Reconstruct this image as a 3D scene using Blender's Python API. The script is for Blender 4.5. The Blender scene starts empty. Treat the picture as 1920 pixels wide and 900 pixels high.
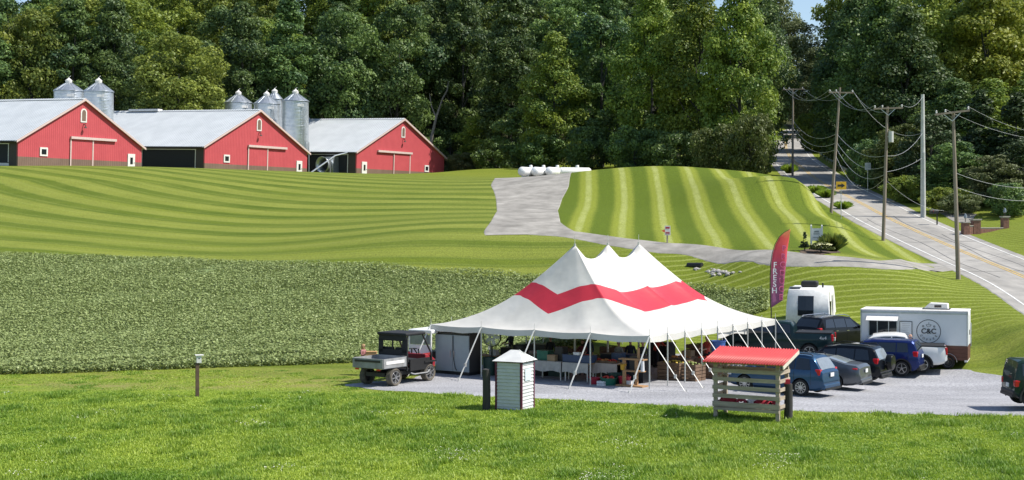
import bpy, bmesh, math, random
import numpy as np
from mathutils import Vector, Matrix

R = math.radians
random.seed(7)
rng = np.random.default_rng(11)
SC = bpy.context.scene
COL = SC.collection

# ------------------------------------------------------------------ camera
F = 2627.0                 # focal length in photo pixels (photo is 1920 wide)
HC = 7.2                   # eye height above the gravel lot
HZ = 420.0                 # horizon row in the photo
cam = bpy.data.cameras.new('camera')
cam.sensor_width = 36.0
cam.lens = 36.0 * F / 1920.0
cam.shift_y = (HZ - 450.0) / 1920.0
cam.clip_start = 0.5
cam.clip_end = 6000
camo = bpy.data.objects.new('camera', cam)
COL.objects.link(camo)
camo.location = (0, 0, HC)
camo.rotation_euler = (R(90), 0, 0)
SC.camera = camo

# ------------------------------------------------------------------ sky, sun, exposure
SUN_EL = R(52)
SUN_AZ = math.atan2(1.0, -0.13)          # clockwise from +Y
world = bpy.data.worlds.new('World')
SC.world = world
world.use_nodes = True
wn = world.node_tree
for n in list(wn.nodes):
    wn.nodes.remove(n)
wo = wn.nodes.new('ShaderNodeOutputWorld')
wb = wn.nodes.new('ShaderNodeBackground')
sky = wn.nodes.new('ShaderNodeTexSky')
sky.sky_type = 'NISHITA'
sky.sun_disc = False
sky.sun_elevation = SUN_EL
sky.sun_rotation = SUN_AZ
sky.air_density = 1.0
sky.dust_density = 0.6
sky.ozone_density = 1.2
wb.inputs['Strength'].default_value = 0.11
wn.links.new(sky.outputs[0], wb.inputs[0])
wn.links.new(wb.outputs[0], wo.inputs[0])

sun = bpy.data.lights.new('sun', 'SUN')
sun.energy = 4.6
sun.angle = R(0.53)
sun.color = (1.0, 0.945, 0.85)
suno = bpy.data.objects.new('sun', sun)
COL.objects.link(suno)
sdir = Vector((math.sin(SUN_AZ) * math.cos(SUN_EL), math.cos(SUN_AZ) * math.cos(SUN_EL), math.sin(SUN_EL)))
suno.rotation_euler = sdir.to_track_quat('Z', 'Y').to_euler()
suno.location = (60, 20, 80)

SC.view_settings.view_transform = 'Standard'
SC.view_settings.look = 'None'
SC.view_settings.exposure = 0.55
SC.view_settings.gamma = 1.0
SC.view_settings.use_curve_mapping = False
SC.cycles.use_denoising = True
SC.cycles.max_bounces = 6
SC.cycles.diffuse_bounces = 3
SC.cycles.transparent_max_bounces = 6
SC.cycles.sample_clamp_indirect = 6

# ------------------------------------------------------------------ materials
MATS = {}
def mat(name, col, rough=0.7, col2=None, scale=6.0, detail=4.0, bump=0.0, bscale=None, metal=0.0,
        coat=0.0, spec=0.5, stretch=(1, 1, 1), lo=0.35, hi=0.65, coords='Object', trans=0.0):
    if name in MATS:
        return MATS[name]
    m = bpy.data.materials.new(name)
    m.use_nodes = True
    nt = m.node_tree
    b = nt.nodes['Principled BSDF']
    b.inputs['Roughness'].default_value = rough
    b.inputs['Metallic'].default_value = metal
    b.inputs['Specular IOR Level'].default_value = spec
    b.inputs['Coat Weight'].default_value = coat
    b.inputs['Coat Roughness'].default_value = 0.06
    if trans:
        b.inputs['Transmission Weight'].default_value = trans
    tc = nt.nodes.new('ShaderNodeTexCoord')
    mp = nt.nodes.new('ShaderNodeMapping')
    mp.inputs['Scale'].default_value = stretch
    nt.links.new(tc.outputs[coords], mp.inputs[0])
    if col2 is None:
        col2 = tuple(c * 0.86 for c in col)
    nz = nt.nodes.new('ShaderNodeTexNoise')
    nz.inputs['Scale'].default_value = scale
    nz.inputs['Detail'].default_value = detail
    nz.inputs['Roughness'].default_value = 0.6
    nt.links.new(mp.outputs[0], nz.inputs['Vector'])
    cr = nt.nodes.new('ShaderNodeValToRGB')
    cr.color_ramp.elements[0].position = lo
    cr.color_ramp.elements[1].position = hi
    cr.color_ramp.elements[0].color = (*col2, 1)
    cr.color_ramp.elements[1].color = (*col, 1)
    nt.links.new(nz.outputs['Fac'], cr.inputs[0])
    nt.links.new(cr.outputs[0], b.inputs['Base Color'])
    if bump:
        nb = nt.nodes.new('ShaderNodeTexNoise')
        nb.inputs['Scale'].default_value = bscale or scale * 3
        nb.inputs['Detail'].default_value = 3
        nt.links.new(mp.outputs[0], nb.inputs['Vector'])
        bp = nt.nodes.new('ShaderNodeBump')
        bp.inputs['Strength'].default_value = bump
        bp.inputs['Distance'].default_value = 0.05
        nt.links.new(nb.outputs['Fac'], bp.inputs['Height'])
        nt.links.new(bp.outputs[0], b.inputs['Normal'])
    MATS[name] = m
    return m

def add_ribs(m, axis, period, strength=0.5, dist=0.03, dark=0.0):
    """corrugation: sine relief along an object axis (0 x, 1 y)"""
    nt = m.node_tree
    b = nt.nodes['Principled BSDF']
    tc = nt.nodes.new('ShaderNodeTexCoord')
    sp = nt.nodes.new('ShaderNodeSeparateXYZ')
    nt.links.new(tc.outputs['Object'], sp.inputs[0])
    mu = nt.nodes.new('ShaderNodeMath'); mu.operation = 'MULTIPLY'
    mu.inputs[1].default_value = 2 * math.pi / period
    nt.links.new(sp.outputs[axis], mu.inputs[0])
    sn = nt.nodes.new('ShaderNodeMath'); sn.operation = 'SINE'
    nt.links.new(mu.outputs[0], sn.inputs[0])
    bp = nt.nodes.new('ShaderNodeBump')
    bp.inputs['Strength'].default_value = strength
    bp.inputs['Distance'].default_value = dist
    nt.links.new(sn.outputs[0], bp.inputs['Height'])
    nt.links.new(bp.outputs[0], b.inputs['Normal'])

def leafmat(name, c1, c2, trans=0.3, rough=0.55, vary=True):
    """foliage: per leaf colour from the mesh attribute 'var', part of the light passes through"""
    if name in MATS:
        return MATS[name]
    m = bpy.data.materials.new(name)
    m.use_nodes = True
    nt = m.node_tree
    b = nt.nodes['Principled BSDF']
    out = nt.nodes['Material Output']
    b.inputs['Roughness'].default_value = rough
    b.inputs['Specular IOR Level'].default_value = 0.35
    at = nt.nodes.new('ShaderNodeAttribute')
    at.attribute_name = 'var'
    mx = nt.nodes.new('ShaderNodeMix'); mx.data_type = 'RGBA'
    mx.inputs[6].default_value = (*c2, 1)
    mx.inputs[7].default_value = (*c1, 1)
    nt.links.new(at.outputs['Fac'], mx.inputs[0])
    src = mx.outputs[2]
    if vary:
        oi = nt.nodes.new('ShaderNodeObjectInfo')
        hs = nt.nodes.new('ShaderNodeHueSaturation')
        mr = nt.nodes.new('ShaderNodeMapRange')
        mr.inputs[3].default_value = 0.75; mr.inputs[4].default_value = 1.2
        nt.links.new(oi.outputs['Random'], mr.inputs[0])
        nt.links.new(mr.outputs[0], hs.inputs['Value'])
        mh = nt.nodes.new('ShaderNodeMapRange')
        mh.inputs[3].default_value = 0.488; mh.inputs[4].default_value = 0.507
        nt.links.new(oi.outputs['Random'], mh.inputs[0])
        nt.links.new(mh.outputs[0], hs.inputs['Hue'])
        nt.links.new(src, hs.inputs['Color'])
        src = hs.outputs[0]
    nt.links.new(src, b.inputs['Base Color'])
    tr = nt.nodes.new('ShaderNodeBsdfTranslucent')
    nt.links.new(src, tr.inputs[0])
    ms = nt.nodes.new('ShaderNodeMixShader')
    ms.inputs[0].default_value = trans
    nt.links.new(b.outputs[0], ms.inputs[1])
    nt.links.new(tr.outputs[0], ms.inputs[2])
    nt.links.new(ms.outputs[0], out.inputs['Surface'])
    MATS[name] = m
    return m

# ------------------------------------------------------------------ mesh helpers
class MB:
    """collects geometry; build() links it as ONE mesh object"""
    def __init__(s):
        s.v = []; s.f = []; s.mi = []; s.cur = 0
    def add(s, vs, fs):
        o = len(s.v)
        s.v.extend([tuple(p) for p in vs])
        for f in fs:
            s.f.append(tuple(i + o for i in f)); s.mi.append(s.cur)
        return s
    def box(s, c, d, M=None):
        x, y, z = c; a, b, h = d[0] / 2, d[1] / 2, d[2] / 2
        vs = [Vector((x + i * a, y + j * b, z + k * h)) for k in (-1, 1) for j in (-1, 1) for i in (-1, 1)]
        if M: vs = [M @ p for p in vs]
        return s.add(vs, [(0, 2, 3, 1), (4, 5, 7, 6), (0, 1, 5, 4), (2, 6, 7, 3), (0, 4, 6, 2), (1, 3, 7, 5)])
    def bar(s, p, q, w, h=None):
        """square bar from p to q"""
        h = h or w
        p, q = Vector(p), Vector(q); d = (q - p).normalized()
        up = Vector((0, 0, 1)) if abs(d.z) < 0.95 else Vector((1, 0, 0))
        a = d.cross(up).normalized(); b = a.cross(d).normalized()
        vs = [e + a * (i * w / 2) + b * (j * h / 2) for e in (p, q) for i, j in ((-1, -1), (1, -1), (1, 1), (-1, 1))]
        return s.add(vs, [(3, 2, 1, 0), (4, 5, 6, 7), (0, 1, 5, 4), (1, 2, 6, 5), (2, 3, 7, 6), (3, 0, 4, 7)])
    def tube(s, pts, rad, n=8, cap=True):
        pts = [Vector(p) for p in pts]
        if not hasattr(rad, '__len__'): rad = [rad] * len(pts)
        rings = []
        o = len(s.v)
        pa = None
        for i, p in enumerate(pts):
            d = (pts[min(i + 1, len(pts) - 1)] - pts[max(i - 1, 0)]).normalized()
            if pa is None:
                up = Vector((0, 0, 1)) if abs(d.z) < 0.9 else Vector((1, 0, 0))
                a = d.cross(up).normalized()
            else:
                a = (pa - d * pa.dot(d)).normalized()
            pa = a
            b = d.cross(a)
            s.v.extend([tuple(p + (a * math.cos(2 * math.pi * k / n) + b * math.sin(2 * math.pi * k / n)) * rad[i]) for k in range(n)])
        for i in range(len(pts) - 1):
            for k in range(n):
                k2 = (k + 1) % n
                s.f.append((o + i * n + k, o + i * n + k2, o + (i + 1) * n + k2, o + (i + 1) * n + k)); s.mi.append(s.cur)
        if cap:
            s.f.append(tuple(o + k for k in reversed(range(n)))); s.mi.append(s.cur)
            s.f.append(tuple(o + (len(pts) - 1) * n + k for k in range(n))); s.mi.append(s.cur)
        return s
    def lathe(s, prof, n=20, c=(0, 0, 0), axis='z'):
        o = len(s.v)
        for r, z in prof:
            for k in range(n):
                a = 2 * math.pi * k / n
                if axis == 'z': p = (c[0] + r * math.cos(a), c[1] + r * math.sin(a), c[2] + z)
                else: p = (c[0] + r * math.cos(a), c[1] + z, c[2] + r * math.sin(a))
                s.v.append(p)
        for i in range(len(prof) - 1):
            for k in range(n):
                k2 = (k + 1) % n
                s.f.append((o + i * n + k, o + i * n + k2, o + (i + 1) * n + k2, o + (i + 1) * n + k)); s.mi.append(s.cur)
        return s
    def prism(s, poly, y0, y1, axis='y'):
        """poly in (x,z), extruded along y (or (y,z) along x / (x,y) along z)"""
        n = len(poly)
        def P(p, t):
            return (p[0], t, p[1]) if axis == 'y' else ((t, p[0], p[1]) if axis == 'x' else (p[0], p[1], t))
        vs = [P(p, y0) for p in poly] + [P(p, y1) for p in poly]
        fs = [tuple(range(n)), tuple(range(2 * n - 1, n - 1, -1))]
        fs += [(i, i + n, (i + 1) % n + n, (i + 1) % n) for i in range(n)]
        return s.add(vs, fs)
    def grid(s, rows):
        """rows of points -> quads"""
        o = len(s.v); m = len(rows[0])
        for r in rows: s.v.extend([tuple(p) for p in r])
        for i in range(len(rows) - 1):
            for j in range(m - 1):
                s.f.append((o + i * m + j, o + i * m + j + 1, o + (i + 1) * m + j + 1, o + (i + 1) * m + j)); s.mi.append(s.cur)
        return s
    def mesh(s, name, mats, smooth=None):
        me = bpy.data.meshes.new(name)
        me.from_pydata(s.v, [], s.f)
        if not isinstance(mats, (list, tuple)): mats = [mats]
        for m in mats: me.materials.append(m)
        if len(mats) > 1: me.polygons.foreach_set('material_index', s.mi)
        bm = bmesh.new(); bm.from_mesh(me)
        bmesh.ops.recalc_face_normals(bm, faces=bm.faces)
        bm.to_mesh(me); bm.free()
        if smooth is not None:
            me.polygons.foreach_set('use_smooth', [True] * len(me.polygons))
            me.set_sharp_from_angle(angle=R(smooth))
        me.update()
        return me
    def build(s, name, mats, parent=None, smooth=None):
        return link(name, s.mesh(name, mats, smooth), parent)

def link(name, me, parent=None):
    o = bpy.data.objects.new(name, me)
    COL.objects.link(o)
    if parent is not None: o.parent = parent
    return o

def bevel(o, w=0.01, seg=2):
    m = o.modifiers.new('bevel', 'BEVEL'); m.width = w; m.segments = seg; m.limit_method = 'ANGLE'; m.angle_limit = R(40)
    return o

def tag(o, label, cat=None, group=None, kind=None):
    if label: o['label'] = label
    if cat: o['category'] = cat
    if group: o['group'] = group
    if kind: o['kind'] = kind
    return o

def thing(name, label, cat, loc, rz=0.0, group=None, pitch=0.0):
    o = bpy.data.objects.new(name, None)
    COL.objects.link(o)
    o.empty_display_size = 0.2
    o.location = loc
    o.rotation_euler = (0, 0, rz)
    return tag(o, label, cat, group)

def copy_tree(root, loc, rz, label=None):
    def cp(o, par):
        c = o.copy(); COL.objects.link(c); c.parent = par
        for ch in [k for k in o.children]: cp(ch, c)
        return c
    r = cp(root, None)
    r.location = loc; r.rotation_euler = (0, 0, rz)
    if label: r['label'] = label
    return r

def npmesh(name, verts, faces_flat, nper, material, attr=None, smooth=False):
    """mesh of equal sized faces straight from numpy arrays"""
    me = bpy.data.meshes.new(name)
    nv = len(verts); nf = len(faces_flat) // nper
    me.vertices.add(nv)
    me.vertices.foreach_set('co', np.ascontiguousarray(verts, dtype=np.float32).ravel())
    me.loops.add(nf * nper)
    me.loops.foreach_set('vertex_index', np.ascontiguousarray(faces_flat, dtype=np.int32))
    me.polygons.add(nf)
    me.polygons.foreach_set('loop_start', np.arange(0, nf * nper, nper, dtype=np.int32))
    if smooth: me.polygons.foreach_set('use_smooth', np.ones(nf, dtype=bool))
    if attr:
        for k, a in attr.items():
            at = me.attributes.new(k, 'FLOAT', 'POINT')
            at.data.foreach_set('value', np.ascontiguousarray(a, dtype=np.float32))
    me.update(calc_edges=True)
    me.validate()
    if material is not None: me.materials.append(material)
    return me

def pix(px, py, d):
    """photo pixel at depth d -> world point"""
    return Vector(((px - 960) / F * d, d, HC - (py - HZ) / F * d))

# ------------------------------------------------------------------ terrain
CT = []
def cp_pix(px, py, d): CT.append(tuple(pix(px, py, d)))
for y in (34, 50, 62):
    for x in (-70, -40, -15, 0, 12, 25):
        CT.append((x, y, 0.0))
for x in (-50, -36, -24, -12, 0, 8): CT.append((x, 67, 0.0))
for x, y, z in ((-60, 0, 5.2), (0, 0, 5.2), (60, 0, 5.2), (0, 18, 2.2), (-40, 18, 2.2), (40, 18, 2.2), (40, 50, 0.3), (55, 50, 0.8),
                (14, 72, 0.05), (18, 72, 0.1), (22, 72, 0.15), (25, 70, 0.1), (10, 72, 0.0), (2, 72, 0.15), (12, 78, 0.7), (20, 78, 0.95), (5, 78, 0.9)):
    CT.append((x, y, z))
for p in ((0, 485, 103), (480, 500, 102), (960, 520, 98), (1400, 545, 90), (1700, 600, 79.5), (1340, 508, 95),
          (1220, 463, 101), (1400, 480, 94), (1500, 487, 91), (1700, 500, 89.8), (1760, 512, 89.5), (1797, 525, 89.6),
          (1656, 449, 109.5), (1558, 373, 126.5), (1486, 322, 172), (1520, 348, 131), (1540, 352, 127), (990, 435, 108), (990, 385, 128), (990, 335, 148),
          (1250, 430, 112), (1250, 390, 124), (1250, 350, 135), (1250, 316, 143), (1100, 322, 146), (1440, 328, 150), (1100, 400, 120),
          (1450, 400, 116), (1530, 470, 95), (1600, 420, 112), (0, 440, 117), (0, 380, 136), (0, 340, 149), (0, 315, 158),
          (480, 460, 113), (480, 400, 132), (480, 350, 150), (480, 321, 166), (240, 317, 160),
          (800, 440, 108), (800, 385, 130), (800, 333.5, 160), (900, 340, 150), (-250, 480, 105), (-250, 380, 136), (-250, 312, 160),
          (900, 318, 202), (1000, 316, 196), (900, 293, 240)):
    cp_pix(*p)
# road edges (left, right) share one height
ROADC = [(30.5, 62, 0.7), (31.8, 76, 2.0), (32.5, 83, 2.95), (33.0, 90, 3.75), (33.2, 100, 4.75), (33.2, 112, 6.2), (33.2, 124, 7.75),
         (33.4, 131, 8.75), (34.2, 145, 10.35), (36.0, 165, 12.4), (38.8, 186, 14.4), (42.5, 214, 17.4), (47.5, 243, 21.0), (54, 270, 24.5), (66, 300, 28), (84, 325, 31)]
for x, y, z in ROADC:
    for dx in (-3.4, 3.4): CT.append((x + dx, y, z))
for x, y, z in ((0, 165, 12.5), (10, 165, 12.5), (18, 166, 12.5), (26, 172, 12.8), (0, 180, 13.4), (14, 185, 14.0), (26, 195, 15.2),
                (-58, 164, 14.0), (-40, 184, 14.2), (-24, 206, 14.3), (-9, 223, 14.6), (-3, 210, 14.2), (-16, 200, 14.0), (-80, 180, 14.4), (-60, 200, 14.6), (-100, 160, 13.8),
                (-100, 210, 16), (-75, 235, 18.5), (-40, 240, 18.2), (-12, 248, 19.5), (5, 242, 19.5), (30, 240, 22),
                (-120, 300, 34), (-60, 300, 36), (0, 300, 37), (30, 300, 33), (-120, 380, 56), (0, 380, 58), (40, 380, 48), (75, 380, 40), (120, 380, 46),
                (41, 112, 6.6), (44, 124, 8.2), (42, 105, 5.9), (48, 112, 7.2), (55, 118, 8.4), (55, 140, 11.5), (75, 140, 13), (70, 170, 17), (60, 200, 20), (100, 200, 27), (80, 250, 30),
                (130, 160, 20), (120, 110, 9), (80, 90, 4), (60, 75, 2), (120, 60, 1.5), (130, 300, 40), (-130, 100, 4.5), (-130, 50, 0), (130, 0, 5)):
    CT.append((x, y, z))
CT = np.array(CT, dtype=float)
_P = CT[:, :2] / 100.0
def _U(r2):
    return np.where(r2 > 1e-12, 0.5 * r2 * np.log(np.maximum(r2, 1e-12)), 0.0)
_n = len(_P)
_K = _U(((_P[:, None, :] - _P[None, :, :]) ** 2).sum(-1)) + np.eye(_n) * 2e-4
_Q = np.hstack([np.ones((_n, 1)), _P])
_A = np.block([[_K, _Q], [_Q.T, np.zeros((3, 3))]])
_W = np.linalg.solve(_A, np.concatenate([CT[:, 2], np.zeros(3)]))
_ry = np.array([q[1] for q in [ROADC[0]] + ROADC], float); _ry[0] -= 200
_rx = np.array([q[0] for q in [ROADC[0]] + ROADC], float); _rz = np.array([q[2] for q in [ROADC[0]] + ROADC], float)
_fy = np.arange(40, 330, 1.0)
def _sm(v):
    w = np.interp(_fy, _ry, v)
    k = np.hanning(19); k /= k.sum()
    return np.convolve(np.pad(w, 9, mode='edge'), k, 'valid')
_fx, _fz = _sm(_rx), _sm(_rz)
def ground(x, y):
    z = ground0(x, y)
    x = np.asarray(x, float); y = np.asarray(y, float)
    d = np.abs(x - np.interp(y, _fy, _fx))
    w = np.clip((7.0 - d) / 2.6, 0, 1); w = w * w * (3 - 2 * w)
    w = w * np.clip((y - 58) / 14, 0, 1) * np.clip((325 - y) / 20, 0, 1)
    return z * (1 - w) + np.interp(y, _fy, _fz) * w
def ground0(x, y):
    x = np.clip(np.asarray(x, float), -135, 135); y = np.clip(np.asarray(y, float), 0, 385)
    sh = np.broadcast(x, y).shape
    p = np.stack([np.broadcast_to(x, sh).ravel(), np.broadcast_to(y, sh).ravel()], 1) / 100.0
    out = np.empty(len(p))
    for i in range(0, len(p), 20000):
        q = p[i:i + 20000]
        r2 = ((q[:, None, :] - _P[None]) ** 2).sum(-1)
        out[i:i + 20000] = _U(r2) @ _W[:_n] + _W[_n] + q @ _W[_n + 1:]
    return out.reshape(sh)
def gz(x, y): return float(ground(x, y))
_DS = np.arange(36, 420, 0.4)
def gpix(px, py):
    """first point of the ground seen through a photo pixel"""
    x = (px - 960) / F * _DS; z = HC - (py - HZ) / F * _DS
    g = ground(x, _DS)
    h = np.nonzero(g >= z)[0]
    i = h[0] if len(h) else len(_DS) - 1
    d = _DS[i]
    if i > 0:
        a = z[i - 1] - g[i - 1]; b = z[i] - g[i]
        d = _DS[i - 1] + 0.4 * a / max(a - b, 1e-9)
    X = (px - 960) / F * d
    return Vector((X, d, gz(X, d)))

def vnoise(x, y, s=1.0, seed=0):
    """cheap smooth noise from a sum of sines, about -1..1"""
    r = np.random.default_rng(seed)
    o = 0
    for k in range(6):
        a = r.uniform(0, 6.28); f = r.uniform(0.6, 1.9) / s; ph = r.uniform(0, 6.28)
        o = o + np.sin((x * math.cos(a) + y * math.sin(a)) * f + ph)
    return o / 3.2

def inpoly(x, y, poly):
    x = np.asarray(x); y = np.asarray(y)
    r = np.zeros(x.shape, bool)
    n = len(poly)
    for i in range(n):
        x0, y0 = poly[i][0], poly[i][1]; x1, y1 = poly[(i + 1) % n][0], poly[(i + 1) % n][1]
        c = ((y0 > y) != (y1 > y))
        with np.errstate(divide='ignore', invalid='ignore'):
            r ^= c & (x < (x1 - x0) * (y - y0) / (y1 - y0 + 1e-12) + x0)
    return r

def smooth(a, b, x):
    t = np.clip((x - a) / (b - a), 0, 1)
    return t * t * (3 - 2 * t)

# drive from the road, along the mown mound
DRIVE = [gpix(*p) for p in ((1790, 507), (1740, 501), (1680, 496), (1600, 490), (1500, 484), (1400, 477), (1310, 469), (1230, 462), (1160, 453), (1110, 445), (1060, 438), (985, 433))]
_dx = np.array([p.x for p in DRIVE])[::-1]; _dy = np.array([p.y for p in DRIVE])[::-1]
def drive_y(x): return np.interp(x, _dx, _dy)

xs = np.concatenate([[-1800, -1100, -700, -450, -320, -240, -190, -160, -140], np.arange(-125, -66, 3.0), np.arange(-65, 60.1, 1.0), np.arange(63, 136, 3.0), [150, 175, 210, 260, 340, 460, 700, 1100, 1800]])
ys = np.concatenate([[-400, -150, -60, -25, -8], np.arange(0, 30, 3.0), np.arange(30, 172, 0.9), np.arange(172, 300, 2.5), np.arange(300, 390, 8.0), [410, 450, 520, 640, 850, 1200, 1800]])
GX, GY = np.meshgrid(xs, ys)
GZ = ground(GX, GY)
GZ = np.where(GY > 386, GZ + np.minimum((GY - 386) * 0.02, 4), GZ)
ny, nx = GX.shape
ii = np.arange(ny * nx).reshape(ny, nx)
q = np.stack([ii[:-1, :-1], ii[:-1, 1:], ii[1:, 1:], ii[1:, :-1]], -1).reshape(-1)
dY = drive_y(GX)
right = smooth(-1.0, 3.0, GX)
above = smooth(-0.5, 0.8, GY - dY)
mMound = right * above * smooth(92, 96, GY + 0 * GX) * (1 - smooth(160, 168, GY)) * (1 - smooth(29.0, 30.5, GX))
mThin = smooth(4, 12, GX) * (1 - above) * smooth(73, 79, GY)
mThin = np.maximum(mThin, smooth(36, 38, GX) * smooth(80, 85, GY) * 0.6)
mLeft = (1 - np.clip(mMound + mThin, 0, 1)) * smooth(66, 70, GY) * (1 - smooth(168, 185, GY)) * (1 - smooth(28, 30, GX))
mRough = 1 - smooth(60, 72, GY)
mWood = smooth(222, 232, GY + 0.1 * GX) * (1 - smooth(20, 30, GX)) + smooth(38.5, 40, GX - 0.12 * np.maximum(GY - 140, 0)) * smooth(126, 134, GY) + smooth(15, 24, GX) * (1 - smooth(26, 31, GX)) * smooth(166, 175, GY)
c1 = GY + GX * (0.13 + 0.47 * np.clip((GY - 100) / 50, 0, 1)) + 0.5 * vnoise(GX, GY, 9, 3)
c2 = GX - 0.073 * GY + 0.18 * vnoise(GX, GY, 7, 4)
c3 = GY + 0.16 * GX + 0.12 * vnoise(GX, GY, 6, 5)

def ground_material():
    m = bpy.data.materials.new('turf'); m.use_nodes = True
    nt = m.node_tree; N = nt.nodes; L = nt.links
    b = N['Principled BSDF']
    b.inputs['Roughness'].default_value = 0.85
    b.inputs['Specular IOR Level'].default_value = 0.15
    def attr(n):
        a = N.new('ShaderNodeAttribute'); a.attribute_name = n; return a.outputs['Fac']
    def math_(op, a, b_=None, c_=None):
        n = N.new('ShaderNodeMath'); n.operation = op
        for i, v in enumerate((a, b_, c_)):
            if v is None: continue
            if isinstance(v, (int, float)): n.inputs[i].default_value = v
            else: L.new(v, n.inputs[i])
        return n.outputs[0]
    def noise(scale, detail=4, st=(1, 1, 1), rough=0.6):
        tc = N.new('ShaderNodeTexCoord'); mp = N.new('ShaderNodeMapping'); mp.inputs['Scale'].default_value = st
        L.new(tc.outputs['Object'], mp.inputs[0])
        n = N.new('ShaderNodeTexNoise'); n.inputs['Scale'].default_value = scale; n.inputs['Detail'].default_value = detail
        n.inputs['Roughness'].default_value = rough
        L.new(mp.outputs[0], n.inputs['Vector']); return n.outputs['Fac']
    def mix(f, a, b_):
        n = N.new('ShaderNodeMix'); n.data_type = 'RGBA'
        L.new(f, n.inputs[0])
        for i, v in ((6, a), (7, b_)):
            if isinstance(v, tuple): n.inputs[i].default_value = (*v, 1)
            else: L.new(v, n.inputs[i])
        return n.outputs[2]
    def ramp(v, lo, hi):
        n = N.new('ShaderNodeMapRange'); n.interpolation_type = 'SMOOTHSTEP'
        n.inputs[1].default_value = lo; n.inputs[2].default_value = hi
        L.new(v, n.inputs[0]); return n.outputs[0]
    wob = noise(1.3, 5)
    fine = noise(9, 5)
    def stripes(cn, per, lo, hi):
        c = math_('ADD', attr(cn), math_('MULTIPLY', wob, 0.3))
        s = math_('SINE', math_('MULTIPLY', c, 2 * math.pi / per))
        return ramp(s, lo, hi)
    base = mix(ramp(noise(0.11, 5), 0.35, 0.65), G_MID, G_MID2)
    amp = N.new('ShaderNodeMapRange'); amp.inputs[1].default_value = .35; amp.inputs[2].default_value = .65; amp.inputs[3].default_value = .3; amp.inputs[4].default_value = 1.0
    L.new(noise(0.16, 5, (.35, 1.3, 1)), amp.inputs[0])
    fac = math_('ADD', math_('MULTIPLY', math_('SUBTRACT', stripes('c1', 3.9, -0.6, 0.4), 0.5), amp.outputs[0]), 0.5)
    s1a = mix(fac, G_DARK, G_LIGHT)
    s1 = mix(math_('MULTIPLY', stripes('c1', 2.27, -0.2, 0.9), math_('MULTIPLY', ramp(noise(0.12, 4, (.4, 1, 1)), .42, .62), .5)), s1a, G_MID)
    s1 = mix(math_('MULTIPLY', stripes('c1', 1.31, 0.55, 1.0), math_('MULTIPLY', noise(0.3, 4, (.4, 1, 1)), .35)), s1, G_THIN)
    s2a = mix(stripes('c2', 3.4, -0.6, 0.5), G_DARK2, G_LIGHT2)
    s2 = mix(math_('MULTIPLY', stripes('c2', 3.4, 0.75, 1.0), math_('MULTIPLY', noise(1.0, 4, (1.4, .5, 1)), 1.1)), s2a, G_STRAW)
    s3 = mix(math_('MULTIPLY', stripes('c3', 0.86, 0.35, 0.95), math_('ADD', noise(0.35, 3, (0.5, 1, 1)), 0.15)), G_MID, G_THIN)
    col = mix(attr('m1'), base, s1)
    col = mix(attr('m2'), col, s2)
    col = mix(attr('m3'), col, s3)
    # dry patches and clover in the rough grass
    rg = mix(ramp(noise(0.35, 6), 0.42, 0.62), G_ROUGH1, G_ROUGH2)
    rg = mix(math_('MULTIPLY', ramp(noise(0.9, 6, (0.5, 1.2, 1)), 0.6, 0.74), 0.6), rg, (0.22, 0.2, 0.075))
    rg = mix(math_('MULTIPLY', attr('m6'), ramp(noise(0.6, 6, (0.25, 1.2, 1)), 0.3, 0.62)), rg, (0.25, 0.215, 0.085))
    col = mix(attr('m4'), col, rg)
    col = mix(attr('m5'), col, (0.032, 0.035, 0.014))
    fv = N.new('ShaderNodeMapRange'); fv.inputs[3].default_value = 0.62; fv.inputs[4].default_value = 1.36
    fv.inputs[1].default_value = 0.3; fv.inputs[2].default_value = 0.7
    L.new(fine, fv.inputs[0])
    vm = N.new('ShaderNodeVectorMath'); vm.operation = 'SCALE'
    L.new(col, vm.inputs[0]); L.new(fv.outputs[0], vm.inputs['Scale'])
    L.new(vm.outputs[0], b.inputs['Base Color'])
    bp = N.new('ShaderNodeBump'); bp.inputs['Strength'].default_value = 0.55; bp.inputs['Distance'].default_value = 0.06
    L.new(noise(16, 4), bp.inputs['Height']); L.new(bp.outputs[0], b.inputs['Normal'])
    return m
G_MID = (0.128, 0.165, 0.013); G_MID2 = (0.158, 0.188, 0.02)
G_DARK = (0.074, 0.112, 0.008); G_LIGHT = (0.19, 0.218, 0.036)
G_DARK2 = (0.085, 0.124, 0.008); G_LIGHT2 = (0.19, 0.222, 0.026); G_STRAW = (0.33, 0.36, 0.13)
G_THIN = (0.26, 0.295, 0.075)
G_ROUGH1 = (0.12, 0.2, 0.014); G_ROUGH2 = (0.2, 0.265, 0.024)
me = npmesh('ground', np.stack([GX, GY, GZ], -1).reshape(-1, 3), q, 4, ground_material(),
            {'c1': c1.ravel(), 'c2': c2.ravel(), 'c3': c3.ravel(), 'm1': mLeft.ravel(), 'm2': mMound.ravel(), 'm3': mThin.ravel(),
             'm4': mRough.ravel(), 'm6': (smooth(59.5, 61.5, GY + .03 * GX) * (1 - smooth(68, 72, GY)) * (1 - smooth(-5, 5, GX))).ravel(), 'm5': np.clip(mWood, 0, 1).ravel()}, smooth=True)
tag(link('ground', me), None, kind='structure')

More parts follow.
